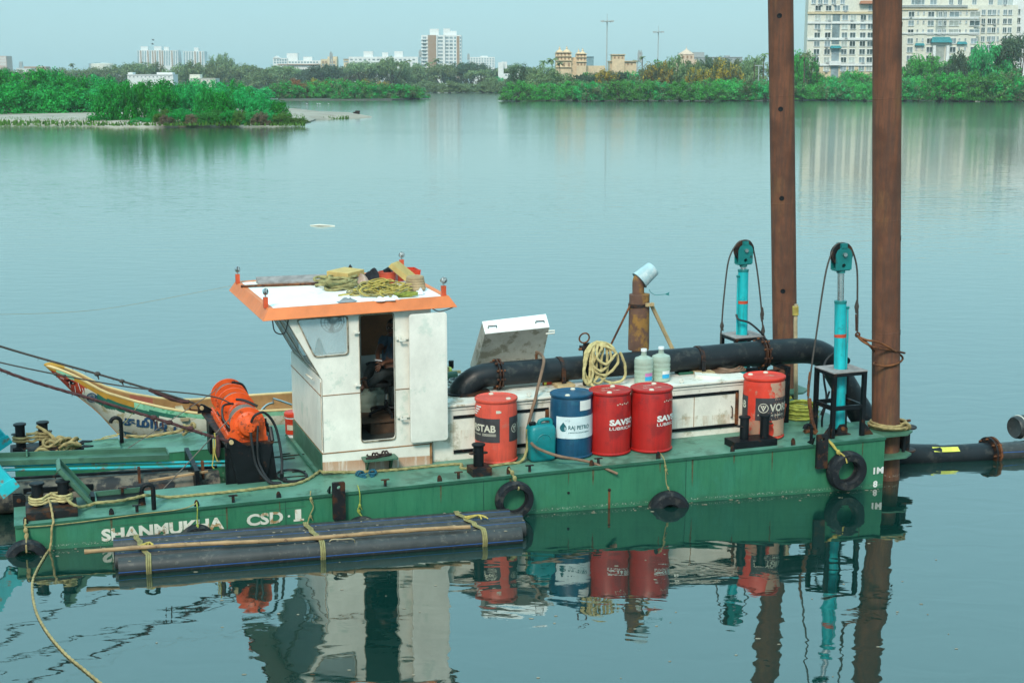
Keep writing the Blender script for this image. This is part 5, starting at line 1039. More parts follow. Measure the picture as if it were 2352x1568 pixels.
# wires from the gantry to the winch
def fray(P, n, l, seed):
    r_ = random.Random(seed); g = G()
    for k in range(n):
        i = r_.randrange(len(P)); p = np.array(P[i]); g += tube([p, p + np.array([r_.uniform(-.02, .02), r_.uniform(-.02, .02), -l * r_.uniform(.4, 1)])], [.006, .002], 4)
    return g
def wire(name, label, pts, r, mat, sag=.03, fr_=0, lump=(), cat='rope'):
    P = resample(smooth(pts, 8), .06); g = tube(P, r, 7)
    for t, rr in lump: i = int(t * (len(P) - 1)); rl_ = random.Random(i); g += ball(P[i], (rr * 1.4, rr, rr), 7, 5); g += tube([P[i], np.array(P[i]) + np.array([.02, 0, -rr * 2.4])], [rr * .6, rr * .2], 5)
    if fr_: g += fray(P, fr_, .05, 1)
    return solo(name, g, mat, label, cat, smooth_=True)
W1 = [(-.95, 2.6, 2.25), side3 and tuple(bo(onpl(0, 795, A0 + VV * 2.85, NN))), tuple(S('c', 1000, 275, 2.85)), tuple(S('c', 2040, 590, 2.85)), (2.62, 2.87, .64)]
wire('hoist_wire', 'upper dark wire running from the left edge down to the far side of the winch', W1, .016, 'wire', lump=((.62, .035), (.70, .03)), fr_=10)
solo('wire_wrapping', rope([W1[3], (2.3, 2.86, .78), tuple(S('c', 1500, 430, 2.85))], .03, 5), 'rope_maroon', 'dark wrapping round the lower end of the upper wire', 'rope', smooth_=True)
solo('shackle', tube(smooth([(2.66, 2.87, .64), (2.58, 2.84, .70), (2.5, 2.84, .68), (2.5, 2.88, .62), (2.60, 2.88, .60)], 4), .014, 6), 'rust', 'rusty shackle at the far lug of the winch', 'shackle', smooth_=True)
W2 = [(-.95, 1.9, 2.1), tuple(bo(onpl(0, 832, A0 + VV * 1.7, NN))), tuple(S('c', 1100, 375, 1.65)), tuple(S('c', 2280, 508, 1.6)), (2.93, 1.58, .95)]
wire('hoist_wire', 'thin middle wire crossing the painted canoe bow to the middle winch drum', W2, .010, 'wire', lump=((.42, .02), (.45, .02)))
W3 = [(-.95, 1.1, 2.45), tuple(bo(onpl(0, 848, A0 + VV * .85, NN))), tuple(S('c', 850, 590, .85)), tuple(S('c', 1700, 850, .85)), tuple(S('c', 2250, 1030, .85)), (2.80, .84, .60)]
solo('thick_rope', joined(rope(W3, .020, 8), fray(resample(W3, .05), 60, .05, 4), *[ball(p, (.05, .035, .035), 7, 5) for p in (S('c', 1770, 870, .85), S('c', 2050, 950, .85), S('c', 1560, 805, .85))], *[tube([p, np.array(p) + np.array([.01, 0, -.10])], [.015, .006], 5) for p in (S('c', 1600, 850, .85), S('c', 1680, 870, .85), S('c', 1560, 810, .85))]), 'rope_maroon', 'frayed maroon rope from the left edge to the near side of the winch', 'rope', smooth_=True)
solo('rope_tail', joined(tube(smooth([S('w', 255, 820, .84), S('w', 268, 950, .84), S('w', 258, 1080, .84), S('w', 295, 1190, .84)], 5), .010, 6), tube(smooth([S('w', 240, 900, .84), S('w', 238, 1150, .84), S('w', 225, 1250, .84), S('w', 250, 1280, .84)], 5), .008, 6)), 'rope_yellow', 'yellow cord tails hanging from the rope at the winch', 'rope', smooth_=True)
solo('rag', tube(smooth([S('w', 285, 850, .86), S('w', 300, 1000, .86), S('w', 305, 1140, .86)], 4), [.03, .034, .038, .04, .036, .03, .028, .02, .008], 7), 'rope_maroon', 'dark frayed rag hanging below the winch lug', 'rag', smooth_=True)
wire('hoist_wire', 'thin grey wire slanting from the near winch drum down to the ladder', [(2.85, 1.1, .88), tuple(S(1, 1950, 950, 1.05)), tuple(S(1, 1470, 1460, 1.2)), tuple(S(1, 1440, 1490, 1.2))], .008, 'wire_grey')
wire('hoist_wire', 'thin grey wire slanting from the far winch drum down to the far deck', [(2.85, 2.55, .98), tuple(S(1, 1850, 640, 2.6)), tuple(S(1, 1120, 1120, 3.1))], .007, 'wire_grey')
wire('hoist_wire', 'thin light line from the roof corner out of the picture to the left', [tuple(S(2, 215, 250, 3.6)), tuple(bo(onpl(300, 700, A0 + VV * 3.0, NN))), tuple(bo(onpl(170, 716, A0 + VV * 2.4, NN))), tuple(bo(onpl(0, 722, A0 + VV * 1.8, NN))), tuple(bo(onpl(-120, 722, A0 + VV * 1.5, NN)))], .0022, 'rope_tan')

# ------------------------------------------------------------------ discharge pipe over the engine house
pp = thing('discharge_pipe', 'thick black discharge pipe running along the engine house roof', 'pipe', (6.3, 1.65, .81))
VP = 1.65
elb = [(6.22, VP, .80), (6.24, VP, .86), (6.33, VP, .95), (6.47, VP, 1.02), (6.62, VP, 1.04), (6.72, VP, 1.04)]
part('intake_elbow', tube(smooth(elb, 4), [.19] * 4 + [.185] * 4 + [.18] * 4 + [.175] * 9, 28), 'pipe_black', pp, True)
part('base_plate', lathe((6.28, VP, .815), [(.33, 0), (.33, .018), (.2, .02)], 28), 'black_worn', pp)
part('pipe_run', tube([(6.72, VP, 1.04), (9.88, VP, 1.02)], .174, 28), 'pipe_black', pp, True); part('pipe_run', tube([(9.88, VP, 1.02), (10.85, VP, 1.02)], [.185, .19], 28), 'pipe_black', pp, True)
def flange(u, r, v=VP, w=1.04):
    f_ = part('flange', joined(lathe((u - .035, v, w), [(r, 0), (r, .022)], 28, (1, 0, 0)), lathe((u + .012, v, w), [(r, 0), (r, .022)], 28, (1, 0, 0))), 'black_worn', pp)
    for k in range(10): a = 2 * PI * k / 10 + .2; c_ = (u, v + (r - .022) * math.cos(a), w + (r - .022) * math.sin(a)); part('bolt', cyl((u - .065, c_[1], c_[2]), (u + .06, c_[1], c_[2]), .016, n=6), 'rust', f_)
flange(6.745, .225); flange(10.88, .245, VP, 1.02)
bend = [(10.9, VP, 1.02), (11.3, VP, 1.01), (11.65, VP, .99), (11.90, VP, .90), (12.08, VP - .02, .70), (12.22, VP - .06, .45), (12.45, VP - .12, .05), (12.66, VP - .2, -.32), (12.8, VP - .35, -.62)]
part('stern_bend', tube(smooth(bend, 5), .195, 28), 'pipe_black', pp, True); part('bend_lug', holed([(12.28 + .055 * math.cos(t), .79 + .055 * math.sin(t)) for t in np.linspace(0, 2 * PI, 15)[:-1]], [[(12.285 + .02 * math.cos(t), .79 + .02 * math.sin(t)) for t in np.linspace(0, 2 * PI, 9)[:-1]]], lambda a, b, d: (a, VP - .05 + d, b), .03), 'black_paint', pp)
for u, w, r in ((7.68, 1.035, .179), (9.85, 1.02, .184)):
    s_ = part('clamp', joined(lathe((u - .03, VP, w), [(r + .008, 0), (r + .008, .06)], 28, (1, 0, 0)), box((u - .03, VP - r - .02, .86), (u + .03, VP - r - .006, w)), box((u - .03, VP + r + .006, .86), (u + .03, VP + r + .02, w))), 'black_worn', pp); part('clamp_foot', box((u - .12, VP - .28, .812), (u + .14, VP + .28, .855)), 'wood_tan', s_)
part('pipe_stand', joined(box((11.08, 2.0, 0), (11.14, 2.06, .9)), box((11.08, 1.25, .80), (11.14, 2.06, .86)), box((11.08, 1.25, 0), (11.14, 1.31, .8)), box((11.08, 1.3, .3), (11.14, 2.0, .35))), 'black_paint', pp)
part('pipe_valve', joined(tube([(10.95, 1.9, .82), (10.95, 2.1, .78)], .05, 8), torus((10.93, 1.42, .78), .12, .012, (0, .4, 1), 20, 6)), 'black_worn', pp)

# ------------------------------------------------------------------ exhaust stack with a bucket over its mouth
VX = 2.3
ex = thing('exhaust_stack', 'rusty exhaust stack with two stays behind the pipe', 'exhaust', (9.19, VX, .81))
part('muffler', lathe((9.19, VX, 1.09), [(.10, -.27), (.10, .0), (.155, .002), (.158, .1), (.150, .78), (.152, .86), (.10, .865)], 26), 'rust_stack', ex, True)
part('outlet', tube(smooth([(9.172, VX, 1.93), (9.168, VX, 2.08), (9.172, VX, 2.16), (9.21, VX, 2.24)], 4), .088, 20), 'rust_stack', ex, True)
part('stack_band', lathe((9.18, VX, 1.76), [(.156, 0), (.156, .05)], 26), 'black_worn', ex)
part('stay', tube([(9.04, VX - .02, 1.80), (8.55, VX, .82)], .016, 6), 'rust', ex); part('stay', tube([(9.33, VX - .1, 1.81), (9.86, VX, .82)], .03, 6), 'wood_tan', ex); part('stay_clip', box((9.22, VX - .18, 1.78), (9.35, VX - .15, 1.83)), 'wood_tan', ex)
bx_ = np.array([.78, 0, .62]); bx_ /= np.linalg.norm(bx_); bc = np.array([9.185, VX, 2.16])
bk = solo('bucket', lathe(bc, [(.150, 0), (.152, .008), (.140, .01), (.128, .16), (.118, .27), (.105, .285), (.0, .286), (0, .27), (.10, .268), (.128, .012), (.140, 0)], 26, bx_), 'can_pale', 'pale blue bucket tipped over the mouth of the exhaust stack', 'bucket', smooth_=True)
solo('ribbon', joined(tube(smooth([(9.30, VX - .1, 2.03), (9.33, VX - .1, 1.98), (9.40, VX - .1, 1.935)], 4), .004, 5), tube([(9.40, VX - .1, 1.935), (9.56, VX - .1, 1.935)], .005, 5), prism([(9.55, VX - .1, 1.935), (9.63, VX - .1, 1.965), (9.615, VX - .1, 1.935), (9.63, VX - .1, 1.91)], (0, .004, 0))), 'teal_head', 'small teal ribbon blowing from the bucket', 'ribbon')

# ------------------------------------------------------------------ spuds
def spud(label, b, t, holes):
    b, t = np.array(b), np.array(t); o = thing('spud_pile', label, 'pile', tuple(b)); part('pile', tube([b + (t - b) * k for k in np.linspace(0, 1, 6)], .193, 40), 'rust_spud', o, True)
    d = (t - b) / np.linalg.norm(t - b)
    for k, side_ in holes:
        n_ = np.array([side_ * .13, -.141, 0]); n_ /= np.linalg.norm(n_); c = b + (t - b) * k + n_ * .192; part('pin_hole', lathe(c - n_ * .004, [(.040, 0), (.040, .008), (.030, .009), (.004, .005)], 14, n_), 'black_paint', o)
    for k in (.38, .55, .73): part('weld_ring', lathe(b + (t - b) * k, [(.1935, 0), (.1965, .006), (.1935, .012)], 40, d), 'rust_spud', o)
spud('nearer rusty spud pile rising out of the picture at the stern', (12.36, .46, -2.2), (11.88, .46, 7.4), ((.835, 1.6), (.523, 1.6), (.380, 1.6)))
spud('farther rusty spud pile rising behind the black pipe', (12.42, 3.45, -2.2), (11.92, 3.45, 7.4), ((.861, -.75), (.709, -.75), (.560, -.75), (.401, -.75)))
# spud lifting rams in their stands
def ram(label, uc, vc, tw, cyl_b, cyl_t, rod_t, head_top, lean=0.0, flip=1):
    o = thing('spud_ram', label, 'hydraulic ram', (uc, vc, 0)); h = .235; t = .028
    for su in (-1, 1):
        for sv in (-1, 1): part('leg', box((uc + su * h - t, vc + sv * h - t, 0), (uc + su * h + t, vc + sv * h + t, tw - .02)), 'black_paint', o)
    for sv in (-1, 1): part('rail', box((uc - h - t, vc + sv * h - t, tw - .019), (uc + h + t, vc + sv * h + t, tw + .03)), 'black_paint', o); part('rail', box((uc - h + t, vc + sv * h - .02, tw * .44), (uc + h - t, vc + sv * h + .02, tw * .44 + .06)), 'black_paint', o)
    for su in (-1, 1): part('rail', box((uc + su * h - t, vc - h + t, tw - .019), (uc + su * h + t, vc + h - t, tw + .03)), 'black_paint', o); part('rail', box((uc + su * h - .02, vc - h + t, tw * .44), (uc + su * h + .02, vc + h - t, tw * .44 + .06)), 'black_paint', o)
    part('top_plate', holed([(uc - h - .03, vc - h - .03), (uc + h + .03, vc - h - .03), (uc + h + .03, vc + h + .03), (uc - h - .03, vc + h + .03)], [[(uc + .1 * math.cos(a), vc + .1 * math.sin(a)) for a in np.linspace(0, 2 * PI, 17)[:-1]]], lambda a, b, d: (a, b, tw + .031 + d), .014), 'plank_grey', o)
    for su, sv in ((-1, -1), (1, -1), (-1, 1)): part('gusset', prism([(uc + su * h + su * .03, vc + sv * h, 0), (uc + su * h + su * .19, vc + sv * h, 0), (uc + su * h + su * .03, vc + sv * h, .2)], (0, .012, 0)), 'black_worn', o)
    X = lambda w: uc + lean * (w - .5)
    cy_ = part('cylinder', tube([(X(cyl_b), vc, cyl_b), (X(cyl_t), vc, cyl_t)], .081, 26), 'cyan_paint', o, True); part('collar', lathe((X(cyl_t), vc, cyl_t - .03), [(.086, 0), (.086, .035), (.05, .04)], 26), 'teal_head', cy_); wb = cyl_b + (cyl_t - cyl_b) * .72
    part('red_band', lathe((X(wb), vc, wb), [(.0825, 0), (.0825, .05)], 26), 'red_band', cy_); part('feed_pipe', tube([(X(cyl_t - .1) + flip * .1, vc - .02, cyl_t - .1), (X(cyl_t - .5) + flip * .105, vc - .02, cyl_t - .5), (X(cyl_b + .5) + flip * .09, vc, cyl_b + .5)], .014, 6), 'cyan_paint', cy_)
    part('feed_elbow', tube([(X(cyl_t - .1) + flip * .075, vc - .02, cyl_t - .1), (X(cyl_t - .1) + flip * .12, vc - .02, cyl_t - .1)], .022, 6), 'teal_head', cy_)
    part('rod', tube([(X(cyl_t), vc, cyl_t), (X(rod_t), vc, rod_t)], .045, 18), 'chrome', o, True)
    part('pin_bracket', joined(prism([(uc - .08, vc - .12, 0), (uc + .08, vc - .12, 0), (uc + .08, vc - .12, .1), (uc + .04, vc - .12, .16), (uc - .04, vc - .12, .16), (uc - .08, vc - .12, .1)], (0, .02, 0)), box((uc - .12, vc - .14, 0), (uc + .12, vc + .14, .012)), prism([(uc - .08, vc + .10, 0), (uc + .08, vc + .10, 0), (uc + .08, vc + .10, .1), (uc + .04, vc + .10, .16), (uc - .04, vc + .10, .16), (uc - .08, vc + .10, .1)], (0, .02, 0))), 'black_worn', o); part('pin', cyl((uc, vc - .14, .1), (uc, vc + .14, .1), .03, n=12), 'rust', o)
    xh = X(rod_t); hz = rod_t
    cheek = [(xh - .12, hz + .02), (xh + .12, hz + .02), (xh + .125, hz + .24), (xh + .10, hz + .30), (xh + .05, hz + .335), (xh - .05, hz + .335), (xh - .10, hz + .30), (xh - .125, hz + .24)]
    hd = part('sheave_block', joined(*[holed(cheek, [[(xh + .03 * math.cos(a), hz + .08 + .03 * math.sin(a)) for a in np.linspace(0, 2 * PI, 11)[:-1]]], lambda a, b, d, k=k: (a, vc + k + d, b), .018) for k in (-.075, .055)], box((xh - .045, vc - .075, hz + .32), (xh + .045, vc + .073, head_top)), box((xh - .11, vc - .06, hz + .005), (xh + .11, vc + .06, hz + .018)), cyl((xh, vc, hz - .03), (xh, vc, hz + .01), .06, n=14)), 'teal_head', o)
    part('sheave', lathe((xh, vc - .03, hz + .24), [(.165, 0), (.165, .012), (.145, .02), (.145, .04), (.165, .048), (.165, .06)], 28, (0, 1, 0)), 'black_worn', hd); part('axle', cyl((xh, vc - .11, hz + .24), (xh, vc + .09, hz + .24), .03, n=8), 'steel_pan', hd)
    return xh, hz + .24
x1, z1 = ram('nearer turquoise spud ram in a black stand at the stern', 11.47, .44, .925, .08, 1.96, 2.40, 2.80, -.035)
x2, z2 = ram('farther turquoise spud ram behind the black pipe', 11.40, 3.25, .95, .08, 2.06, 2.14, 2.53, -.015, -1)
def cable(name, label, pts, lumps=()):
    P = resample(smooth(pts, 8), .05); g = tube(P, .0125, 6)
    for c, l in lumps: g += tube([np.array(c) + np.array([0, 0, l]), np.array(c), np.array(c) - np.array([0, 0, l])], [.012, .034, .014], 7); g += tube([np.array(c), np.array(c) + np.array([.03, 0, -.09])], [.02, .004], 5)
    return solo(name, g, 'wire', label, 'cable', smooth_=True)
cable('lift_cable', 'dark cable over the nearer ram head down to the deck at its left', [(x1, .44, z1 + .16), (x1 - .1, .44, z1 + .13), tuple(S(4, 1200, 300, .40)), tuple(S(4, 1160, 500, .36)), tuple(S(4, 1105, 880, .32)), tuple(S(4, 1075, 1080, .28)), tuple(S(4, 1045, 1340, .24)), tuple(S(5, 800, 200, .22)), tuple(S(5, 820, 330, .22))])
solo('chain_end', joined(rope([S(4, 1060, 1150, .28), S(4, 1048, 1250, .26), S(4, 1045, 1340, .24)], .018, 5), rope([S(5, 792, 170, .22), S(5, 808, 290, .22), S(5, 825, 380, .2)], .028, 5), rope([S(5, 815, 350, .2), S(5, 840, 400, .2), S(5, 850, 410, .2)], .02, 5), tube(smooth([S(5, 760, 410, .2), S(5, 800, 405, .2), S(5, 840, 420, .2)], 4), .03, 7)), 'rust', 'rusty wrapped end of the lift cable on deck beside the nearer ram', 'rope', smooth_=True)
cable('lift_cable', 'dark cable from the nearer ram head to the rusty wire on the near pile', [(x1, .44, z1 + .16), (x1 + .13, .44, z1 + .1), tuple(S(4, 1425, 330, .44)), tuple(S(4, 1430, 590, .44)), tuple(S(4, 1432, 700, .44)), tuple(S(4, 1430, 850, .44))], ((S(4, 1425, 640, .44), .1),))
solo('pile_wire', joined(*[tube(smooth(p, 8), .016, 7) for p in ([S(4, 1425, 860, .42), S(4, 1470, 910, .36), S(4, 1570, 960, .25), S(4, 1700, 980, .25), S(4, 1800, 1003, .34)], [S(4, 1430, 870, .42), S(4, 1500, 900, .36), S(4, 1600, 920, .25), S(4, 1720, 985, .25), S(4, 1785, 1040, .5), S(4, 1745, 1085, .26), S(4, 1650, 1105, .255), S(4, 1560, 1090, .27), S(4, 1575, 1070, .6)], [S(4, 1470, 890, .40), S(4, 1530, 950, .38), S(4, 1575, 1005, .5)])], torus(S(4, 1432, 860, .44), .03, .014, (0, 1, 0), 14, 6), tube(smooth([S(4, 1418, 700, .44), S(4, 1420, 830, .44)], 3), .011, 6)), 'rust', 'rusty wire sling looped round the near pile', 'wire', smooth_=True)
cable('lift_cable', 'dark cable on the left of the farther ram head', [(x2, 3.25, z2 + .16), (x2 - .13, 3.25, z2 + .1), tuple(S(4, 420, 280, 3.22)), tuple(S(4, 385, 550, 3.2)), tuple(S(4, 368, 760, 3.2)), tuple(S(4, 360, 930, 3.2)), (11.1, 3.2, .4)], ((S(4, 368, 790, 3.2), .08),))
cable('lift_cable', 'dark cable on the right of the farther ram head', [(x2, 3.25, z2 + .16), (x2 + .13, 3.25, z2 + .1), tuple(S(4, 640, 330, 3.25)), tuple(S(4, 668, 560, 3.25)), tuple(S(4, 680, 700, 3.25)), tuple(S(4, 690, 870, 3.25)), (11.75, 3.25, .4)], ((S(4, 683, 700, 3.25), .12), (S(4, 690, 830, 3.25), .1)))
solo('ram_hose', tube(smooth([S(4, 480, 700, 3.15), S(4, 500, 740, 3.1), S(4, 580, 765, 3.05), S(4, 660, 830, 3.0), S(4, 700, 880, 3.0), S(4, 720, 960, 3.0), (11.7, 3.0, .3)], 7), .017, 7), 'hose_black', 'thin black hose arching from the farther ram to its stand', 'hose', smooth_=True)
solo('ram_hose', joined(tube(smooth([S('q', 910, 180, 1.0), S('q', 800, 280, 1.0), S('q', 765, 400, .95), S('q', 775, 560, .9), S('q', 800, 720, .85), S('q', 790, 850, .8), S('q', 750, 1000, .8), S('q', 745, 1120, .85)], 7), .016, 7), tube(smooth([S('q', 840, 670, .8), S('q', 790, 830, .8), S('q', 730, 970, .8)], 5), .014, 6)), 'hose_black', 'black hoses hanging behind the nearer ram stand', 'hose', smooth_=True)
# bamboo pole by the far pile
solo('bamboo_pole', tube([(12.02, 2.6, .0), S(4, 945, 760, 2.62), S(4, 950, 620, 2.62)], [.034, .031, .030], 9), 'bamboo_pale', 'upright pale bamboo pole tied beside the farther pile', 'pole', smooth_=True)
solo('rope_lashing', joined(*[torus(np.array(S(4, 945, 640 + k * 9, 2.62)) , .04, .010, (0, 0, 1), 14, 6) for k in range(8)]), 'rope_yellow', 'yellow lashing near the top of the upright bamboo pole', 'rope', smooth_=True)
# ------------------------------------------------------------------ drums, can, bottles
def drum(label, c, mat, bungs=(1.9, -1.2), bung_mat='letter_cream'):
    o = thing('drum', label, 'drum', (*c, 0)); r = .292
    b = part('body', lathe((*c, 0), [(.255, .0), (.285, .006), (.297, .02), (.297, .034), (.283, .045), (.286, .12), (.290, .3), (.291, .55), (.287, .78), (.278, .845), (.274, .862), (.292, .872), (.296, .885), (.294, .905), (.284, .912), (.276, .902), (.262, .897), (.14, .902), (.01, .904)], 48), mat, o, True)
    for a in bungs: part('bung', lathe((c[0] + .2 * math.cos(a), c[1] + .2 * math.sin(a), .897), [(.036, 0), (.036, .012), (.026, .022), (.002, .024)], 14), bung_mat, o, True)
    return o, b
def A_(deg, z=None):     # angle on a drum counted from the side that faces the jetty
    q = FI @ (C0 - bw((*c, 0))); return math.atan2(q[1], q[0]) + R(deg)
c = (6.45, .815); o, b = drum('coral red drum with dark lettered label beside the single bollard', c, 'drum_coral', (1.6, -.9)); z0 = (*c, 0)
l1 = part('label_band', patch(z0, .2912, .32, .66, A_(-178), A_(10), 26), 'label_dark', o); part('lettering', drum_text('VORSTAB', z0, .292, A_(-1) - .57 / .292, .57, .465, .105, .03), 'letter_cream', l1); part('lettering', drum_text('THE WAY AHEAD', z0, .292, A_(-84), .2, .415, .022, .02), 'letter_cream', l1)
for k in range(3): part('label_stripe', patch(z0, .2932, .412 + k * .013, .417 + k * .013, A_(-40), A_(0), 8), 'letter_cream', l1)
def logo(z0, r, a, w, R0):
    g = G(); n = 24
    for k in range(n):
        t0, t1 = 2 * PI * k / n, 2 * PI * (k + 1) / n
        pts = [(math.cos(t) * q, math.sin(t) * q) for t, q in ((t0, R0), (t1, R0), (t1, R0 * .86), (t0, R0 * .86))]; g.add([(z0[0] + (r + .004) * math.cos(a + x / r), z0[1] + (r + .004) * math.sin(a + x / r), w + y) for x, y in pts], [(0, 1, 2, 3)])
    for s in (-1, 1):
        pts = [(s * .62 * R0, .5 * R0), (s * .36 * R0, .5 * R0), (0, -.35 * R0), (0, -.7 * R0)]; g.add([(z0[0] + (r + .004) * math.cos(a + x / r), z0[1] + (r + .004) * math.sin(a + x / r), w + y) for x, y in pts], [(0, 1, 2, 3)])
    pts = [(-.22 * R0, .5 * R0), (.22 * R0, .5 * R0), (0, -.02 * R0)]; g.add([(z0[0] + (r + .004) * math.cos(a + x / r), z0[1] + (r + .004) * math.sin(a + x / r), w + y) for x, y in pts], [(0, 1, 2)])
    return g
l2 = part('label_band', patch(z0, .2912, .32, .67, A_(37), A_(170), 20), 'label_dark', o); part('logo', logo(z0, .291, A_(57), .50, .062), 'letter_cream', l2); part('lettering', drum_text('VORSTAB', z0, .292, A_(72), .5, .465, .105, .03), 'letter_cream', l2)
part('sticker', joined(patch(z0, .2915, .735, .775, A_(0), A_(11), 4), patch(z0, .2915, .74, .765, A_(11), A_(14), 2)), 'letter_cream', o)
part('scuff', joined(*[patch(z0, .2905, .70 + .035 * k, .72 + .035 * k, A_(-80 + 5 * k), A_(-62 + 6 * k), 4) for k in range(4)]), 'letter_white', o)
c = (10.41, .68); o, b = drum('faded red drum with dark label next to the ram at the stern', c, 'drum_faded', (2.4, 1.0)); z0 = (*c, 0)
l1 = part('label_band', patch(z0, .2912, .31, .64, A_(-150), A_(-47), 18), 'label_dark', o); part('lettering', drum_text('VORSTAB', z0, .292, A_(-54) - .62 / .292, .62, .455, .11, .03), 'letter_cream', l1)
l2 = part('label_band', patch(z0, .2912, .30, .63, A_(-22), A_(140), 24), 'label_dark', o); part('logo', logo(z0, .291, A_(0), .485, .07), 'letter_cream', l2); part('lettering', drum_text('VORSTAB', z0, .292, A_(17), .58, .43, .115, .03), 'letter_cream', l2); part('lettering', drum_text('INNOVATIVE CHEMISTRY', z0, .292, A_(-15), .42, .365, .026, .005), 'letter_cream', l2)
g = G(); n_ = 22; rf_ = random.Random(6); prev = None
for k in range(n_ + 1):
    z = .06 + .79 * k / n_; e0 = 24 + 9 * math.sin(k * .5) + rf_.uniform(-4, 4); e1 = 74 + 6 * math.sin(k * .35 + 1); row_ = [(c[0] + .2925 * math.cos(A_(e0 + (e1 - e0) * j / 6)), c[1] + .2925 * math.sin(A_(e0 + (e1 - e0) * j / 6)), z) for j in range(7)]
    if prev:
        for j in range(6): g.add([prev[j], prev[j + 1], row_[j + 1], row_[j]], [(0, 1, 2, 3)])
    prev = row_
part('faded_patch', g, 'drum_beige', o, label='sun bleached beige patch')
c = (7.50, .70); o, b = drum('dark blue drum with white printed band', c, 'drum_blue', (1.1, -2.2)); z0 = (*c, 0)
l1 = part('label_band', patch(z0, .2912, .305, .615, A_(-43), A_(130), 26), 'label_white', o); part('lettering', drum_text('RAJ PETRO', z0, .292, A_(-7), .31, .42, .075, .02), 'letter_teal', l1); part('lettering', drum_text('A BRENNTAG GROUP COMPANY', z0, .292, A_(-7), .31, .385, .018, .01), 'letter_teal', l1)
dp = G(); pts = [(.05 * math.sin(t) * (1 - .0), -.05 * math.cos(t)) for t in np.linspace(-2.2, 2.2, 15)] + [(0, .085)]; dp.add([(c[0] + .297 * math.cos(A_(-21) + x / .292), c[1] + .297 * math.sin(A_(-21) + x / .292), .455 + y) for x, y in pts], [tuple(range(len(pts)))]); part('logo', dp, 'letter_teal', l1)
part('logo_wave', joined(*[patch(z0, .298, .43 + .016 * k, .437 + .016 * k, A_(-18), A_(-12), 3) for k in range(3)]), 'label_white', l1); part('paper_label', patch(z0, .2915, .70, .84, A_(24), A_(64), 8), 'letter_white', o)
for lb, c, a0, w0, wd in (('clean red drum with white lettering standing right of the blue drum', (8.055, .665), 0, .448, .5), ('red drum with white lettering and scuffed base, right of its cleaner twin', (8.65, .605), 16, .462, .5)):
    o, b = drum(lb, c, 'drum_red', (1.0, -2.0), 'letter_cream'); z0 = (*c, 0)
    part('lettering', drum_text('SAVSOL', z0, .292, A_(a0), wd, w0, .088, .05), 'letter_white', o); part('lettering', drum_text('LUBRICANTS', z0, .292, A_(a0), wd * 1.02, w0 - .065, .045, .008), 'letter_white', o)
    part('scuff', joined(*[patch(z0, .2895, .735 + .012 * (k % 2), .75 + .012 * (k % 2), A_(a0 + 20 + 7 * k), A_(a0 + 24 + 7 * k), 2) for k in range(6)]), 'letter_cream', o)
    part('top_print', joined(*[flat_text(s, w, h, lambda a, b, x=x, y=y: (c[0] + x + a, c[1] + y + b, .9045), .03) for s, w, h, x, y in (('SAVSOL', .16, .04, -.08, .08), ('LUBE', .1, .035, .02, -.08), ('210 L', .1, .03, -.14, -.04))]), 'letter_cream', o)
can = thing('jerry_can', 'teal plastic jerry can between the coral drum and the blue drum', 'jerry can', (7.02, .60, 0))
def rbox(c, hx, hy, z0, z1, r, seg=5): return rounded([(c[0] - hx, c[1] - hy), (c[0] + hx, c[1] - hy), (c[0] + hx, c[1] + hy), (c[0] - hx, c[1] + hy)], r, seg)
lay = [(.0, .15, .10), (.02, .175, .125), (.05, .185, .135), (.40, .19, .138), (.46, .185, .13), (.50, .165, .115), (.515, .14, .09)]
g = G(); rings = []
for z, hx, hy in lay: rings.append([(p[0], p[1], z) for p in rbox((7.02, .60), hx, hy, 0, 0, min(hx, hy) * .55)])
m_ = len(rings[0]); g.add([p for r_ in rings for p in r_], [(k * m_ + i, k * m_ + (i + 1) % m_, (k + 1) * m_ + (i + 1) % m_, (k + 1) * m_ + i) for k in range(len(rings) - 1) for i in range(m_)] + [tuple(range(m_))[::-1], tuple(range((len(rings) - 1) * m_, len(rings) * m_))])
part('body', g, 'can_teal', can, True); part('handle', tube(smooth([(7.0, .6, .50), (7.0, .6, .555), (7.08, .6, .575), (7.16, .6, .56), (7.17, .6, .48)], 5), .026, 10), 'can_teal', can, True); part('cap', lathe((6.90, .60, .505), [(.045, 0), (.048, .015), (.048, .045), (.01, .05)], 16), 'black_paint', can, True)
part('rib', torus((7.02, .461, .30), .10, .008, (0, 1, 0), 24, 6, (0, PI)), 'can_teal', can, True)
def water_bottle(label, c, w0, grp=None, s=1.0):
    o = thing('water_bottle', label, 'bottle', (*c, w0), grp); P = [(.11, 0), (.132, .01), (.135, .05)]
    for k in range(4): P += [(.135, .06 + k * .065), (.130, .075 + k * .065), (.130, .085 + k * .065), (.135, .10 + k * .065)]
    P += [(.135, .34), (.125, .375), (.07, .40), (.04, .415), (.037, .47), (.04, .475), (.04, .50), (.001, .505)]
    P = [(r * s, h * s) for r, h in P]; part('body', lathe((*c, w0), P, 26), 'bottle', o, True); part('water', lathe((*c, w0 + .004), [(.10 * s, .004), (.122 * s, .012), (.124 * s, .16 * s), (.001, .162 * s)], 20), 'bottle_water', o, True)
    part('cap', lathe((*c, w0 + .475 * s), [(.043 * s, 0), (.043 * s, .035 * s), (.001, .037 * s)], 14), 'cloth_white', o); return o
for lb, c, cols in (('water bottle with a pink and blue sticker on the engine house roof', (8.815, 1.26), ('sticker_pink', 'sticker_blue')), ('water bottle with a blue sticker, right of the two on the roof', (9.105, 1.31), ('letter_white', 'sticker_blue'))):
    o = water_bottle(lb, c, .81); part('sticker', patch((*c, .81), .136, .12, .17, A_(10), A_(62), 6), cols[0], o); part('sticker', patch((*c, .81), .136, .06, .12, A_(10), A_(62), 6), cols[1], o)
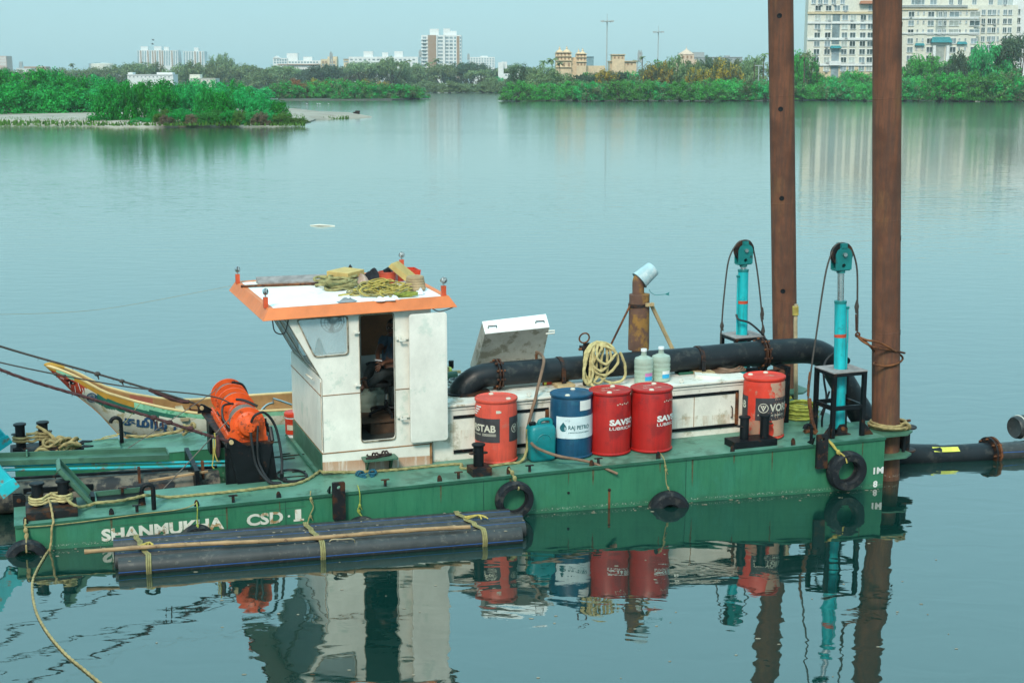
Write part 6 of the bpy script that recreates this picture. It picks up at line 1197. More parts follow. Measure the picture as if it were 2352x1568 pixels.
# things lying on the engine house roof
pc = D(3, 170, 700, .82)
for k, (dx, dz, r_) in enumerate(((-.02, .0, .13), (.0, .035, .125))): solo('steel_pan', lathe((pc[0] + dx, pc[1], .812 + dz), [(.02, 0), (r_ - .01, .002), (r_, .01), (r_ + .004, .045), (r_ - .004, .045), (r_ - .012, .008), (.01, .006)], 28), 'steel_pan', ('lower steel pan of the two stacked by the pipe elbow', 'upper steel pan of the two stacked by the pipe elbow')[k], 'pan', smooth_=True)
q = D(3, 110, 655, .85); solo('green_roll', cyl((q[0] - .1, q[1] + .1, .87), (q[0] + .13, q[1] + .14, .87), .055, n=16), 'deck_mid', 'green roll lying behind the steel pans', 'roll', smooth_=True)
q = D(3, 100, 615, .85); solo('rag', ball((q[0], q[1] + .25, .86), (.12, .1, .06), 10, 7), 'sticker_yellow', 'yellow rag behind the steel pans', 'rag', smooth_=True); solo('wood_block', box((q[0] - .06, q[1] + .1, .81), (q[0] + .03, q[1] + .18, .93)), 'wood_tan', 'small pale wood block behind the steel pans', 'block'); q = D(3, 135, 590, .81); solo('short_post', cyl((q[0] + .02, q[1] + .2, .81), (q[0] + .02, q[1] + .2, .93), .04, n=10), 'black_worn', 'short dark stub at the far edge of the engine house roof', 'post')
q = D(3, 915, 708, .81); o = solo('snack_tub', lathe((q[0] + .0, q[1], .85), [(.04, -.06), (.042, .06), (.01, .062)], 14, (1, 0, 0)), 'red_plastic', 'small red and yellow tub lying under the pipe', 'tub', smooth_=True); part('tub_band', lathe((q[0] + .0, q[1], .85), [(.0425, -.058), (.0425, -.02)], 14, (1, 0, 0)), 'sticker_yellow', o)
q = D(3, 2080, 610, .82); solo('green_tray', joined(box((q[0] - .14, q[1] - .05, .815), (q[0] + .14, q[1] + .09, .82)), box((q[0] - .14, q[1] - .06, .815), (q[0] + .14, q[1] - .05, .85)), box((q[0] - .14, q[1] + .09, .815), (q[0] + .14, q[1] + .10, .85))), 'green_dark', 'flat green and yellow tray on the right end of the roof', 'tray')
q = D(4, 420, 1140, .82); solo('hose_coil', joined(*[tube([(q[0] + (.26 - .03 * k) * math.cos(t), q[1] + (.15 - .02 * k) * math.sin(t), .83 + .012 * k + .01 * math.sin(3 * t + k)) for t in np.linspace(0, 2 * PI, 40)], .013, 6) for k in range(4)]), 'hose_brown', 'flat coil of brown hose on the right end of the roof', 'hose', smooth_=True)
# brown hose from the hatch stay down to deck and stick over the side
solo('brown_hose', tube(smooth([S('h', 1330, 530, 2.1), S('h', 1390, 560, 1.7), S('h', 1430, 640, 1.35), S('h', 1400, 800, 1.15), S('h', 1350, 1000, 1.0), S('h', 1310, 1180, .93), S(3, 790, 920, .90), S(3, 760, 1050, .80), S(3, 750, 1120, .7)], 7), .022, 8), 'hose_brown', 'brown hose hanging from the open hatch cover down to the teal can', 'hose', smooth_=True)
solo('wood_stick', tube(smooth([S(3, 780, 1190, .40), S(3, 840, 1240, .34), S(3, 1000, 1300, .22), S(3, 1150, 1328, .15), S(3, 1300, 1360, .08), S(3, 1400, 1405, .0), S(3, 1505, 1450, -.06)], 5), [.021] * 20 + [.018] * 11, 8), 'hose_brown', 'bent brown stick lying on deck with its end over the side', 'stick', smooth_=True)
# post and hung rope
po = thing('valve_post', 'black post with rusty ring handle behind the hung rope', 'post', (8.0, 1.42, .81)); part('post', box((7.97, 1.40, .81), (8.05, 1.47, 1.44)), 'black_paint', po); part('ring', torus((7.965, 1.41, 1.52), .075, .012, (0, 1, .2), 22, 7), 'rust', po, True); part('collar', box((7.92, 1.38, 1.34), (8.07, 1.49, 1.40)), 'black_worn', po); part('pin', cyl((7.88, 1.4, 1.36), (7.98, 1.4, 1.36), .02, n=8), 'rust', po)
rr_ = random.Random(9); gl = G()
LOOPS = [(.0, .84, -.14, .06), (.02, .90, -.12, .12), (.04, .86, -.05, .20), (.06, .98, .0, .34), (.05, 1.05, -.02, .24), (.03, .88, -.17, -.02), (.07, 1.15, .04, .30)]
for k, (tx, low_, xl, xr) in enumerate(LOOPS):
    top = np.array([8.05 + tx, 1.37 - .014 * k, 1.47 - .015 * abs(k - 3)]); y_ = top[1] - .05; m1 = rr_.uniform(.35, .6)
    pts = [top, (top[0] - .05 + xl * .35, y_, top[2] - .10), (8.05 + xl * rr_.uniform(.8, 1.1), y_ - .02, low_ + (top[2] - low_) * m1), (8.05 + xl * .9, y_ - .02, low_ + .09), (8.05 + (xl + xr) / 2, y_ - .03, low_), (8.05 + xr, y_ - .02, low_ + .12), (8.05 + xr * 1.1, y_, low_ + (top[2] - low_) * .5), (8.05 + tx + .10 + xr * .3, y_ + .02, top[2] - .06)]
    gl += tube(resample(smooth(pts + [pts[0]], 7), .024), .019, 8, lobes=3, pitch=.13, amp=.16)
gl += rope([(8.1, 1.30, 1.0), (8.3, 1.26, .86), (8.5, 1.24, .90), (8.52, 1.24, 1.1), (8.45, 1.26, 1.3)], .019); gl += rope([(7.95, 1.27, .95), (8.05, 1.2, .83), (8.2, 1.18, .83), (8.3, 1.2, .84)], .019)
solo('hung_rope', gl, 'rope_cream', 'cream rope hung in loops over a post in front of the pipe', 'rope', smooth_=True)

# ------------------------------------------------------------------ mooring ropes on deck
dkp = lambda z, x, y, w=.02: tuple(D(z, x, y, w))
mr = [(.62, .36, .2), dkp(6, 720, 528, .10), dkp(6, 830, 520, .05), dkp(6, 905, 495, .09), dkp(6, 1100, 478, .09), dkp(6, 1250, 450, .09), dkp(6, 1360, 425, .16), dkp(6, 1460, 428, .08), dkp(6, 1600, 440), dkp(6, 1900, 415), dkp(6, 2352, 370), dkp(7, 150, 378), dkp(7, 350, 352), dkp(7, 500, 335), dkp(7, 600, 300), dkp(7, 690, 240, .03), (4.03, .87, .05), (4.2, .88, .03), (4.45, .82, .02), dkp(7, 1000, 245), dkp(7, 1110, 240), dkp(7, 1300, 225), dkp(7, 1500, 205), dkp(7, 1700, 190), (5.86, .52, .02), (6.0, .42, .02), (6.25, .46, .02), (6.5, .50, .02), (6.7, .52, .02), (6.8, .58, .12), (6.84, .62, .3), (6.84, .64, .45)]
solo('mooring_rope', rope(mr, .020, 7), 'rope_olive', 'long tan mooring rope lying along the deck past the cabin', 'rope', smooth_=True)
g = G()
for k in range(3):
    h = .15 + .034 * k; g += rope([(.29 + .10 * math.cos(t), .45 + .10 * math.sin(t), h + .01 * math.sin(t)) for t in np.linspace(1.0, 5.3, 10)] + [(.45, .43 + .05 * (k - 1), h + .01)] + [(.61 - .10 * math.cos(t), .45 + .10 * math.sin(t), h) for t in np.linspace(5.6, 1.0, 10)] + [(.45, .47, h + .02)], .017, 4)
solo('bollard_rope', g, 'rope_cream', 'cream rope wound round the near bow bollards', 'rope', smooth_=True)
dn = [(.42, .36, .19), (.44, .24, .16), (.45, .12, .11), (.46, -.03, .0), tuple(S(6, 488, 720, -.05)), tuple(S(6, 482, 850, -.06)), tuple(S(6, 465, 950, -.08))]
wq = [tuple(bo(onz(x, y, .012))) for x, y in ((112, 1262), (84, 1310), (74, 1345), (82, 1400), (108, 1450), (150, 1500), (195, 1538), (240, 1575), (300, 1620))]
solo('mooring_line', rope(dn + wq, .014, 7), 'rope_tan', 'tan line dropping from the bow bollards into the water towards the camera', 'rope', smooth_=True)
solo('side_cord', tube(smooth([(.14, -.03, .03), tuple(S(6, 260, 720, -.03)), tuple(S(6, 700, 682, -.03)), tuple(S(6, 1300, 602, -.03)), tuple(S(6, 1700, 553, -.03)), (2.23, .02, .05)], 6), .007, 6), 'rope_olive', 'thin cord strung along the bow side below the deck edge', 'rope', smooth_=True)
g = G()
for uu_, k in ((.095, 0), (.095, 1), (.42, 0), (.42, 1), (.42, 2)):
    g += torus((uu_, 3.6, .20 + .045 * k), .10, .022, (.1, .05, 1), 22, 8)
for k in range(3): g += rope([(.18, 3.52, .21 + .05 * k), (.26, 3.5, .19 + .06 * k), (.34, 3.52, .22 + .045 * k)], .022)
g += rope([(.33, 3.52, .42), (.5, 3.47, .3), (.62, 3.42, .16), (.7, 3.38, .04)], .024)
solo('bollard_rope', g, 'rope_tan', 'brown rope wound round the far bow bollards', 'rope', smooth_=True)
g = G(); rr_ = random.Random(2)
for k in range(13):
    a, b_ = rr_.uniform(.38, .80), 3.42 + rr_.uniform(-.06, .12); R_, h = rr_.uniform(.08, .15), rr_.uniform(.03, .17)
    pts = [(a + R_ * math.cos(t) * 1.15, b_ + R_ * .7 * math.sin(t), h + .05 * math.sin(t * 2 + k) * (1 if h > .06 else .3)) for t in np.linspace(0, 2 * PI, 10)[:-1]]; g += tube(resample(smooth(pts + [pts[0]], 5), .03), .022, 8, lobes=3, pitch=.14, amp=.15)
solo('rope_heap', g, 'rope_tan', 'heap of brown rope on the far side of the bow', 'rope', smooth_=True)
g = rope([(1.62, 3.72, .10), (1.9, 3.75, .05), (2.2, 3.74, .07), (2.42, 3.72, .10), (2.5, 3.72, .16), (2.58, 3.72, .14), (2.52, 3.70, .08), (2.45, 3.66, .05)], .024); g += joined(torus((2.5, 3.72, .14), .045, .024, (1, .3, .3), 14, 7), torus((2.62, 3.74, .16), .04, .022, (.8, .6, 0), 14, 7))
solo('rope_end', g, 'rope_tan', 'knotted brown rope tied to the far hook in front of the canoe', 'rope', smooth_=True)
solo('loose_rope', joined(tube(smooth([(1.52, 3.7, .14), (1.3, 3.75, .10), (1.2, 3.78, .03), (1.02, 3.8, .03), (1.12, 3.76, .06), (1.3, 3.74, .08), (1.5, 3.7, .12)], 5), .007, 5), tube(smooth([S('b', 790, 345, 3.7), S('b', 900, 340, 3.7), S('b', 1020, 335, 3.7)], 4), .009, 5)), 'rope_yellow', 'thin yellow cord by the far hook', 'rope', smooth_=True)
solo('stretched_rope', tube([S('c', 1080, 990, 3.7), S('c', 1390, 600, 4.25)], .006, 5), 'rope_olive', 'thin straight cord from the far hook up to the canoe rim', 'rope')
# stern rope coil, bucket, rope round the near pile
q = D('q', 640, 1010)
solo('rope_coil', joined(*[tube([(11.45 + (.24 - .02 * (k % 2)) * math.cos(t), 1.45 + (.24 - .02 * (k % 2)) * math.sin(t), .03 + .036 * k + .006 * math.sin(3 * t + k)) for t in np.linspace(0, 2 * PI, 36)[:-1]], .021, 8, closed=True, lobes=3, pitch=.12, amp=.15) for k in range(6)], rope([(11.22, 1.42, .2), (11.15, 1.35, .3), (11.2, 1.3, .38)], .021)), 'rope_green', 'coil of green yellow rope on deck behind the ram stand', 'rope', smooth_=True)
bk2 = thing('orange_bucket', 'orange bucket with dark handle half hidden behind the faded red drum', 'bucket', (10.87, 1.15, 0)); part('body', lathe((10.87, 1.15, 0), [(.11, 0), (.115, .01), (.14, .30), (.15, .30), (.15, .33), (.138, .33), (.112, .02), (.01, .018)], 26), 'red_pot', bk2, True); part('handle', torus((10.94, 1.15, .36), .16, .016, (.2, 1, 0), 24, 7, (-1.6, 1.6)), 'hose_brown', bk2, True)
g = G()
for k in range(3): g += tube([(12.29 + (.24 + .03 * (k % 2)) * math.cos(t), .46 + (.24 + .03 * (k % 2)) * math.sin(t), .025 + .03 * k + .01 * math.sin(2 * t + k)) for t in np.linspace(0, 2 * PI, 36)[:-1]], .021, 8, closed=True, lobes=3, pitch=.12, amp=.15)
g += joined(torus((12.40, .22, .07), .05, .02, (.3, 1, .2), 14, 7), torus((12.46, .24, .06), .045, .02, (1, .3, .4), 14, 7))
solo('pile_rope', g, 'rope_tan', 'brown rope wound round the foot of the near pile', 'rope', smooth_=True); solo('rust_bar', tube([(12.0, .5, .05), (12.75, .62, .03)], .022, 7), 'rust', 'rusty bar beside the near pile', 'bar')
# sandals
def sandal(c, ang, mat, w0): 
    ca, sa = math.cos(ang), math.sin(ang); L_ = lambda x, y, z: (c[0] + x * ca - y * sa, c[1] + x * sa + y * ca, w0 + z)
    out = [(.125 * math.cos(t), (.045 + .008 * math.cos(t)) * math.sin(t)) for t in np.linspace(0, 2 * PI, 19)[:-1]]
    return joined(prism([L_(x, y, .0) for x, y in out], (0, 0, .022)), tube([L_(.045, .05 * math.cos(t), .02 + .045 * math.sin(t)) for t in np.linspace(0, PI, 8)], .012, 6), tube([L_(.0, .05 * math.cos(t), .02 + .05 * math.sin(t)) for t in np.linspace(0, PI, 8)], .012, 6), tube([L_(-.07 - .03 * math.sin(t), .045 * math.cos(t), .05) for t in np.linspace(0, PI, 8)], .009, 6))
for c, a, m, w0, lb in (((4.71, .77), .25, 'sandal_brown', .208, 'left dark sandal on the green step'), ((4.86, .82), .3, 'sandal_brown', .208, 'right dark sandal on the green step'), ((4.50, .66), 1.9, 'sandal_blue', .002, 'left blue sandal on deck below the step'), ((4.66, .66), 1.25, 'sandal_blue', .002, 'right blue sandal on deck below the step')): solo('sandal', sandal(c, a, m, w0), m, lb, 'sandal', group='sandals', smooth_=True)
# labelled tub by the cabin corner
q = D('w', 1295, 858); u_, v_ = q[0], q[1]; c = (u_, v_); o = thing('paint_tub', 'white and red labelled tub with red lid beside the cabin', 'tub', (u_, v_, 0)); part('body', lathe((u_, v_, 0), [(.115, 0), (.13, .33), (.132, .34), (.01, .345)], 26), 'cloth_white', o, True); part('lid', lathe((u_, v_, .34), [(.142, -.02), (.142, .03), (.12, .05), (.01, .052)], 26), 'red_plastic', o, True); part('label', patch((u_, v_, 0), .127, .05, .29, A_(-100), A_(100), 20), 'red_plastic', o); part('label_figure', patch((u_, v_, 0), .130, .12, .20, A_(-50), A_(20), 8), 'letter_cream', o)

# ------------------------------------------------------------------ tyre fenders with their ropes
def tyre(label, u, w, ro, ri, tilt=0.0, width=.15, v=-.10):
    m = (ro + ri) / 2; h = (ro - ri) / 2
    prof_ = [(ri, -width * .30), (ri + h * .35, -width * .5), (ro - h * .35, -width * .5), (ro - .01, -width * .36), (ro, -width * .2), (ro + .003, 0), (ro, width * .2), (ro - .01, width * .36), (ro - h * .35, width * .5), (ri + h * .35, width * .5), (ri, width * .30)]
    prof_ = prof_ + [(ri + .012, width * .25), (ri + .012, -width * .25), prof_[0]]
    g = lathe((u, v, w), prof_, 40, (tilt, 1, .08)); g.f = [f for f in g.f if len(f) == 4]
    return solo('tyre_fender', g, 'tyre', label, 'tyre', base=(u, v, w - ro), group='tyre fenders along the near side', smooth_=True)
tyre('tyre fender hanging below the coral drum, beside the raft end', 6.40, -.315, .262, .165); tyre('large tyre fender hanging near the stern marks', 11.30, -.405, .29, .15, width=.18); tyre('half sunk tyre fender below the red drums', 8.61, -.71, .285, .10, .15, .20); tyre('half sunk tyre fender under the bow corner', .115, -.42, .26, .14, 0, .16); tyre('tyre fender covering the letter K of the name', 2.20, -.42, .225, .12); tyre('tyre fender almost hidden behind the raft of pipes', 4.32, -.565, .245, .13)
def tie(label, pts, r=.010, mat='rope_olive', knots=()):
    g = tube(smooth(pts, 6), r, 6)
    for k in knots: g += ball(k, (r * 2.6, r * 2.2, r * 3.2), 7, 5); g += tube([k, np.array(k) + np.array([.03, -.01, -.06])], [r, r * .4], 5)
    solo('tie_rope', g, mat, label, 'rope', smooth_=True)
tie('rope tying the tyre below the coral drum', [(6.38, .06, .08), (6.40, -.02, .03), (6.41, -.10, -.05), (6.43, -.19, -.12), (6.43, -.18, -.16)], .012, 'rope_olive', [(6.40, -.02, .04), (6.41, -.09, -.02)])
tie('double yellow rope tying the tyre near the stern', [(11.03, .06, .08), (11.06, -.03, .02), (11.12, -.10, -.08), (11.2, -.19, -.16), (11.24, -.20, -.26)], .012, 'rope_yellow', [(11.14, -.13, -.11)]); tie('second strand of the yellow tyre rope near the stern', [(11.05, .06, .06), (11.10, -.03, .0), (11.15, -.10, -.1), (11.22, -.2, -.2)], .01, 'rope_yellow')
tie('knotted rope tying the half sunk tyre below the red drums', [(8.55, .06, .08), (8.57, -.03, .0), (8.58, -.05, -.15), (8.59, -.06, -.32), (8.60, -.12, -.40)], .007, 'rope_olive', [(8.58, -.04, -.08), (8.585, -.05, -.14), (8.6, -.1, -.38)])
tie('rope tying the tyre under the bow corner', [(.13, .04, .06), (.12, -.03, -.02), (.13, -.06, -.12), (.12, -.19, -.2), (.12, -.19, -.30)], .012, 'rope_tan', [(.125, -.04, -.06), (.13, -.07, -.13)]); tie('green cord tying the tyre over the letter K', [(2.23, .04, .06), (2.23, -.03, -.02), (2.22, -.05, -.15), (2.21, -.18, -.22)], .008, 'rope_green', [(2.21, -.15, -.2)])
tie('loop of cord hanging left of the black side plate', [tuple(S(7, 620, 385, .05)), tuple(S(7, 618, 450, -.04)), tuple(S(7, 640, 500, -.04)), tuple(S(7, 615, 560, -.04)), tuple(S(7, 600, 610, -.05))], .008, 'rope_olive', [tuple(S(7, 622, 440, -.04)), tuple(S(7, 620, 570, -.05))]); tie('knotted green cord hanging right of the black side plate', [tuple(S(7, 960, 345, .05)), tuple(S(7, 975, 400, -.04)), tuple(S(7, 975, 480, -.04)), tuple(S(7, 960, 530, -.05)), tuple(S(7, 1000, 575, -.08))], .008, 'rope_green', [tuple(S(7, 975, 490, -.05)), tuple(S(7, 970, 530, -.05))])

# ------------------------------------------------------------------ raft of plastic pipes
BL, BR = onz(*PX(6, 1065, 825), .19), onz(*PX(7, 2055, 514), .19); FL, FRt = onz(*PX(6, 1112, 1014), .19), onz(*PX(7, 2140, 642), .19)
rd = random.Random(4); pip = []
for k in range(4):
    t = k / 3; a = BL * (1 - t) + FL * t; b_ = BR * (1 - t) + FRt * t; d = (b_ - a) / np.linalg.norm(b_ - a); a = a + d * (.0, .30, -.02, .0)[k]; b_ = b_ + d * (0, .12, .1, .0)[k]; r = .120; a[2] = b_[2] = .070
    o = solo('float_pipe', joined(tube([a, b_], r, 26, caps=False), tube([a + d * .002, b_ - d * .002], r - .012, 26, caps=False), lathe(a, [(r - .012, 0), (r, 0)], 26, d), lathe(b_, [(r - .012, 0), (r, 0)], 26, d)), 'pipe_hdpe', ('rearmost black plastic pipe of the raft, next to the hull', 'second black plastic pipe of the raft from the hull', 'third black plastic pipe of the raft from the hull', 'front black plastic pipe of the raft, nearest the camera')[k], 'pipe', fr='w', group='pipes of the raft', smooth_=True)
    n_ = np.array([d[1], -d[0], 0]); 
    for (ang, w_) in (((.15, .004),) if k == 3 else ((1.1, .002),)):
        off = n_ * math.cos(ang - (.35 if k == 3 else 0)) * r + np.array([0, 0, 1]) * math.sin(ang - (.35 if k == 3 else 0)) * r; part('blue_stripe', tube([a + off, b_ + off], w_, 5), 'blue_line', o)
    pip.append((a, b_, d, n_))
f0, f1 = pip[3][0], pip[3][1]; bk0, bk1 = pip[0][0], pip[0][1]
def strap(label, t, sk):
    pts = []
    for k in range(4):
        a, b_, d, n_ = pip[k]; P0 = pip[0][0] * (1 - t - sk * k) + pip[0][1] * (t + sk * k); c = a + d * np.dot(P0 - a, d); rng_ = np.linspace(2.0, 1.1, 4) if k < 3 else np.linspace(2.0, -.7, 7)
        for q in rng_: pts.append(c + (n_ * math.cos(q) + np.array([0, 0, 1]) * math.sin(q)) * .131)
    g = G()
    for dx in (-.022, 0, .022): g += tube([p + pip[0][2] * dx for p in pts], .012, 6)
    solo('strap_rope', g, 'rope_olive', label, 'rope', fr='w', smooth_=True)
strap('faded yellow strap lashing the left end of the raft', .055, .010); strap('faded yellow strap lashing the middle of the raft', .47, .008); strap('faded yellow strap lashing the right end of the raft', .86, .012)
b0, b1 = onz(*PX(6, 795, 955), .235), onz(*PX(7, 1775, 648), .235); bd = b1 - b0; P_ = [b0 + bd * t + np.array([0, 0, .012 * math.sin(t * 9)]) for t in np.linspace(0, 1, 60)]
solo('bamboo_pole', joined(tube(P_, [.026 + .006 * (1 if k % 7 == 0 else 0) for k in range(60)], 9)), 'bamboo', 'long brown bamboo pole lying on top of the raft', 'pole', fr='w', smooth_=True)
g = G(); c_ = onz(*PX(6, 1390, 900), .24)
for k in range(5): a = rd.uniform(0, 6); g += tube(smooth([c_ + np.array([.05 * math.cos(a), .04 * math.sin(a), .0]), c_ + np.array([.02, 0, .05]), c_ + np.array([-.12 * math.cos(a * 1.7) * .9, -.05, .02]), c_ + np.array([.14 * math.cos(a + 2), .06 * math.sin(a), -.03])], 4), .009, 5)
solo('yellow_knot', g, 'rope_yellow', 'bright yellow knot tying the bamboo to the left end of the raft', 'rope', fr='w', smooth_=True)
c_ = onz(*PX(7, 1815, 583), .21); g = G()
for k in range(5): a = k * 1.3; g += tube(smooth([c_ + np.array([.16 * math.cos(a), .04 * math.sin(a), 0]), c_ + np.array([.03, .02, .04]), c_ + np.array([-.15 * math.cos(a + 1), .03, .01])], 4), .009, 5)
solo('yellow_knot', g, 'rope_yellow', 'small yellow knot on the right end of the raft', 'rope', fr='w', smooth_=True)
solo('wire_loop', tube(smooth([onz(*PX(7, 750, 850), .0), onz(*PX(7, 760, 745), .2), onz(*PX(7, 850, 735), .24), onz(*PX(7, 930, 735), .22), onz(*PX(7, 935, 790), .1), onz(*PX(7, 880, 850), .0)], 6), .008, 6), 'bamboo_pale', 'thin pale cord loop over the front pipe of the raft', 'cord', fr='w', smooth_=True)
g = G()
for k in range(46):
    kk = rd.randrange(4); a, b_, d, n_ = pip[kk]; t = rd.random(); q = rd.uniform(.9, 2.0); c_ = a * (1 - t) + b_ * t + (n_ * math.cos(q) + np.array([0, 0, 1]) * math.sin(q)) * .120; g += ball(c_, (rd.uniform(.008, .03), rd.uniform(.008, .02), .006), 5, 3)
tag(mk('debris', g, 'driftwood', (0, 0, 0), 'w'), 'small bits of dry debris on the raft', 'debris', None, 'stuff')

# ------------------------------------------------------------------ floating discharge hose right of the stern
P_ = [(12.75, 1.42, -.60), (12.95, 1.30, -.68), (13.3, 1.24, -.73), (13.7, 1.2, -.76), (14.1, 1.15, -.765), (14.5, 1.12, -.77)]
fh = thing('floating_hose', 'black floating discharge hose leaving the stern to the right', 'hose', (13.7, 1.2, -.8)); part('hose', tube(smooth(P_, 6), [.21] * 4 + [.20] * 6 + [.185] * 8 + [.165] * 13, 26), 'pipe_black', fh, True)
for u in (14.46, 14.53): part('flange', lathe((u, 1.12, -.765), [(.25, 0), (.25, .03)], 28, (1, 0, 0)), 'black_worn' if u < 14.5 else 'rust', fh)
for k in range(8): a = 2 * PI * k / 8; part('bolt', cyl((14.42, 1.12 + .22 * math.cos(a), -.765 + .22 * math.sin(a)), (14.59, 1.12 + .22 * math.cos(a), -.765 + .22 * math.sin(a)), .014, n=6), 'rust', fh)
rp = part('pipe_run', tube([(14.53, 1.12, -.775), (20, .9, -1.0)], .160, 26), 'pipe_hdpe', fh, True); part('blue_stripe', tube([(14.57, .968, -.735), (20, .75, -.96)], .006, 5), 'blue_line', rp)
lb_ = [S('s', 770, 945, 1.06), S('s', 1095, 950, .98), S('s', 1108, 998, .95), S('s', 795, 990, 1.02)]
g = G(); n_ = 10
for k in range(n_ + 1):
    t = k / n_; u = 13.50 + .42 * t; cv, cw, r_ = np.interp(u, [13.3, 13.7, 14.1], [1.24, 1.2, 1.15]), np.interp(u, [13.3, 13.7, 14.1], [-.73, -.76, -.765]), np.interp(u, [13.3, 13.7, 14.1], [.187, .178, .168]) + .004
    for a in (2.05, 2.55): g.v.append((u, cv + r_ * math.cos(a), cw + r_ * math.sin(a)))
g.f = [(2 * k, 2 * k + 2, 2 * k + 3, 2 * k + 1) for k in range(n_)]; part('yellow_label', g, 'sticker_yellow', fh)
cE = onz(*PX('s', 1800, 868)) + np.array([0, .25, .22]); o = thing('float_drum', 'black float end with pale rim at the right edge behind the hose', 'float', tuple(cE), fr='w'); ad = np.array([.92, .38, 0]); part('body', lathe(cE, [(.12, .02), (.165, .0), (.185, .03), (.19, .10), (.19, 1.6)], 26, ad), 'pipe_hdpe', o, True); part('rim', torus(cE + ad * .10, .19, .010, ad, 26, 6), 'white_warm', o)

# ------------------------------------------------------------------ painted canoe beyond the dredger
cn = thing('canoe', 'painted wooden canoe with raised bow and Tamil lettering beyond the dredger', 'canoe', (3, 4.85, -.5)); VCN = 4.85
sts = [((330, 178), (330, 128)), ((540, 270), (540, 200)), ((900, 470), (900, 382)), ((1300, 590), (1300, 487)), ((1700, 682), (1700, 545)), ((2000, 735), (2000, 560)), ((2200, 762), (2200, 560))]
ST = [(.526, .012, 1.06)]
for pn, pf in sts:
    b0_, b1_ = .0, .9
    f_ = lambda b: S('c', *pn, VCN - b)[2] - S('c', *pf, VCN + b)[2]
    for _ in range(40):
        bm_ = (b0_ + b1_) / 2
        if f_(bm_) < 0: b0_ = bm_
        else: b1_ = bm_
    q = S('c', *pn, VCN - b0_); ST.append((q[0], b0_, q[2]))
ST += [(3.6, .60, ST[-1][2] - .02), (4.6, .64, ST[-1][2] - .05), (5.6, .58, ST[-1][2] - .05), (6.0, .5, ST[-1][2] - .05)]
stem = [tuple(S('c', *p, VCN)) for p in ((110, 125), (240, 240), (500, 490), (800, 720), (1000, 940), (1100, 1050))]; su_ = [p[0] for p in stem]; sw_ = [p[2] for p in stem]
def keel(u): return float(np.interp(u, su_ + [2.2, 3.0, 6.1], sw_ + [-.45, -.62, -.7]))
us = [ST[0][0]] + list(np.linspace(ST[0][0] + .06, 6.0, 46))
def stv(u): return float(np.interp(u, [s[0] for s in ST], [s[1] for s in ST])), float(np.interp(u, [s[0] for s in ST], [s[2] for s in ST]))
NS = 10
def sec(u, sgn, out=0.0):
    b_, h = stv(u); k_ = keel(u); k_ = min(k_, h - .02); pts = []
    for j in range(NS + 1):
        t = j / NS; pts.append((u, VCN + sgn * (b_ * (1 - t ** 2.3) + out), h + (k_ - h) * (t ** .9)))
    return pts
# painted zones by position on the near side
def zone(u, w, h):
    d = h - w
    if d < .045 + .045 * min(1, max(0, (u - .55) / .5)): return ('canoe_mint' if u > 1.83 else 'canoe_mint2') if (u > 1.83 or .68 < u < .95) else ('canoe_ochre' if u < .8 else 'canoe_ochre2')
    if u < 1.06 + .45 * max(-.1, (w - .55)): return 'canoe_red' if u > .62 else 'canoe_ochre'
    if u > 1.24 + .25 * max(0, .22 - d) and d < .26 - .14 * max(0, (u - 1.45)) and u < 2.6: return 'canoe_green'
    return 'canoe_white'
FZ = {}
us2 = list(np.linspace(ST[0][0] + .005, 6.0, 150)); NSF = 26
def secf(u, sgn):
    b_, h = stv(u); k_ = min(keel(u), h - .02); return [(u, VCN + sgn * b_ * (1 - (j / NSF) ** 2.3), h + (k_ - h) * (j / NSF) ** .9) for j in range(NSF + 1)]
for sgn in (-1, 1):
    prev = secf(us2[0], sgn)
    for u in us2[1:]:
        cur = secf(u, sgn)
        for j in range(NSF):
            m_ = zone(u, (cur[j][2] + cur[j + 1][2]) / 2, cur[0][2]) if sgn < 0 else 'canoe_white'
            FZ.setdefault((m_, sgn), G()).add([prev[j], prev[j + 1], cur[j + 1], cur[j]], [(0, 1, 2, 3)])
        prev = cur
NMZ = {'canoe_white': 'hull_planking', 'canoe_red': 'red_bow_panel', 'canoe_green': 'green_stripe', 'canoe_mint': 'mint_rubbing_strake', 'canoe_ochre': 'ochre_rubbing_strake'}
for (m_, sgn), g in FZ.items(): part(NMZ[m_.rstrip('2')], g, m_.rstrip('2'), cn, True)
for sgn in (-1, 1):
    rim_ = [(u, VCN + sgn * max(0, stv(u)[0] - .012), stv(u)[1] + .008) for u in us]; part('gunwale', tube(rim_, [.022] * len(rim_), 8), 'canoe_cream', cn, True)
    ing = {}
    for i in range(len(us) - 1):
        A1, A2 = sec(us[i], sgn, -.03), sec(us[i + 1], sgn, -.03)
        if us[i] < .75: continue
        m_ = 'canoe_pink' if 1.72 < us[i] < 2.12 else ('canoe_inner' if us[i] < 1.8 else 'canoe_inner2')
        for j in range(NS): ing.setdefault(m_, G()).add([A1[j], A1[j + 1], A2[j + 1], A2[j]], [(0, 1, 2, 3)])
    for m_, g in ing.items(): part('pink_inner_panel' if m_ == 'canoe_pink' else 'inner_planking', g, m_.rstrip('2'), cn, True)
part('transom', prism(sec(6.0, -1)[:-1] + sec(6.0, 1)[::-1], (.02, 0, 0)), 'canoe_white', cn); part('thwart', box((2.5, 4.32, .10), (2.62, 5.35, .14)), 'bamboo_pale', cn)
part('bow_cap', tube(smooth([(.50, VCN, 1.075), (.62, VCN, 1.06), (.80, VCN, 1.0)], 3), [.012, .03, .04, .045, .045, .04, .03], 8), 'canoe_ochre', cn, True)
def on_canoe(u, w, off=.012):
    b_, h = stv(u); k_ = min(keel(u), h - .02); t = min(1, max(0, (h - w) / (h - k_))) ** (1 / .9); return (u, VCN - b_ * (1 - t ** 2.3) - off, w)
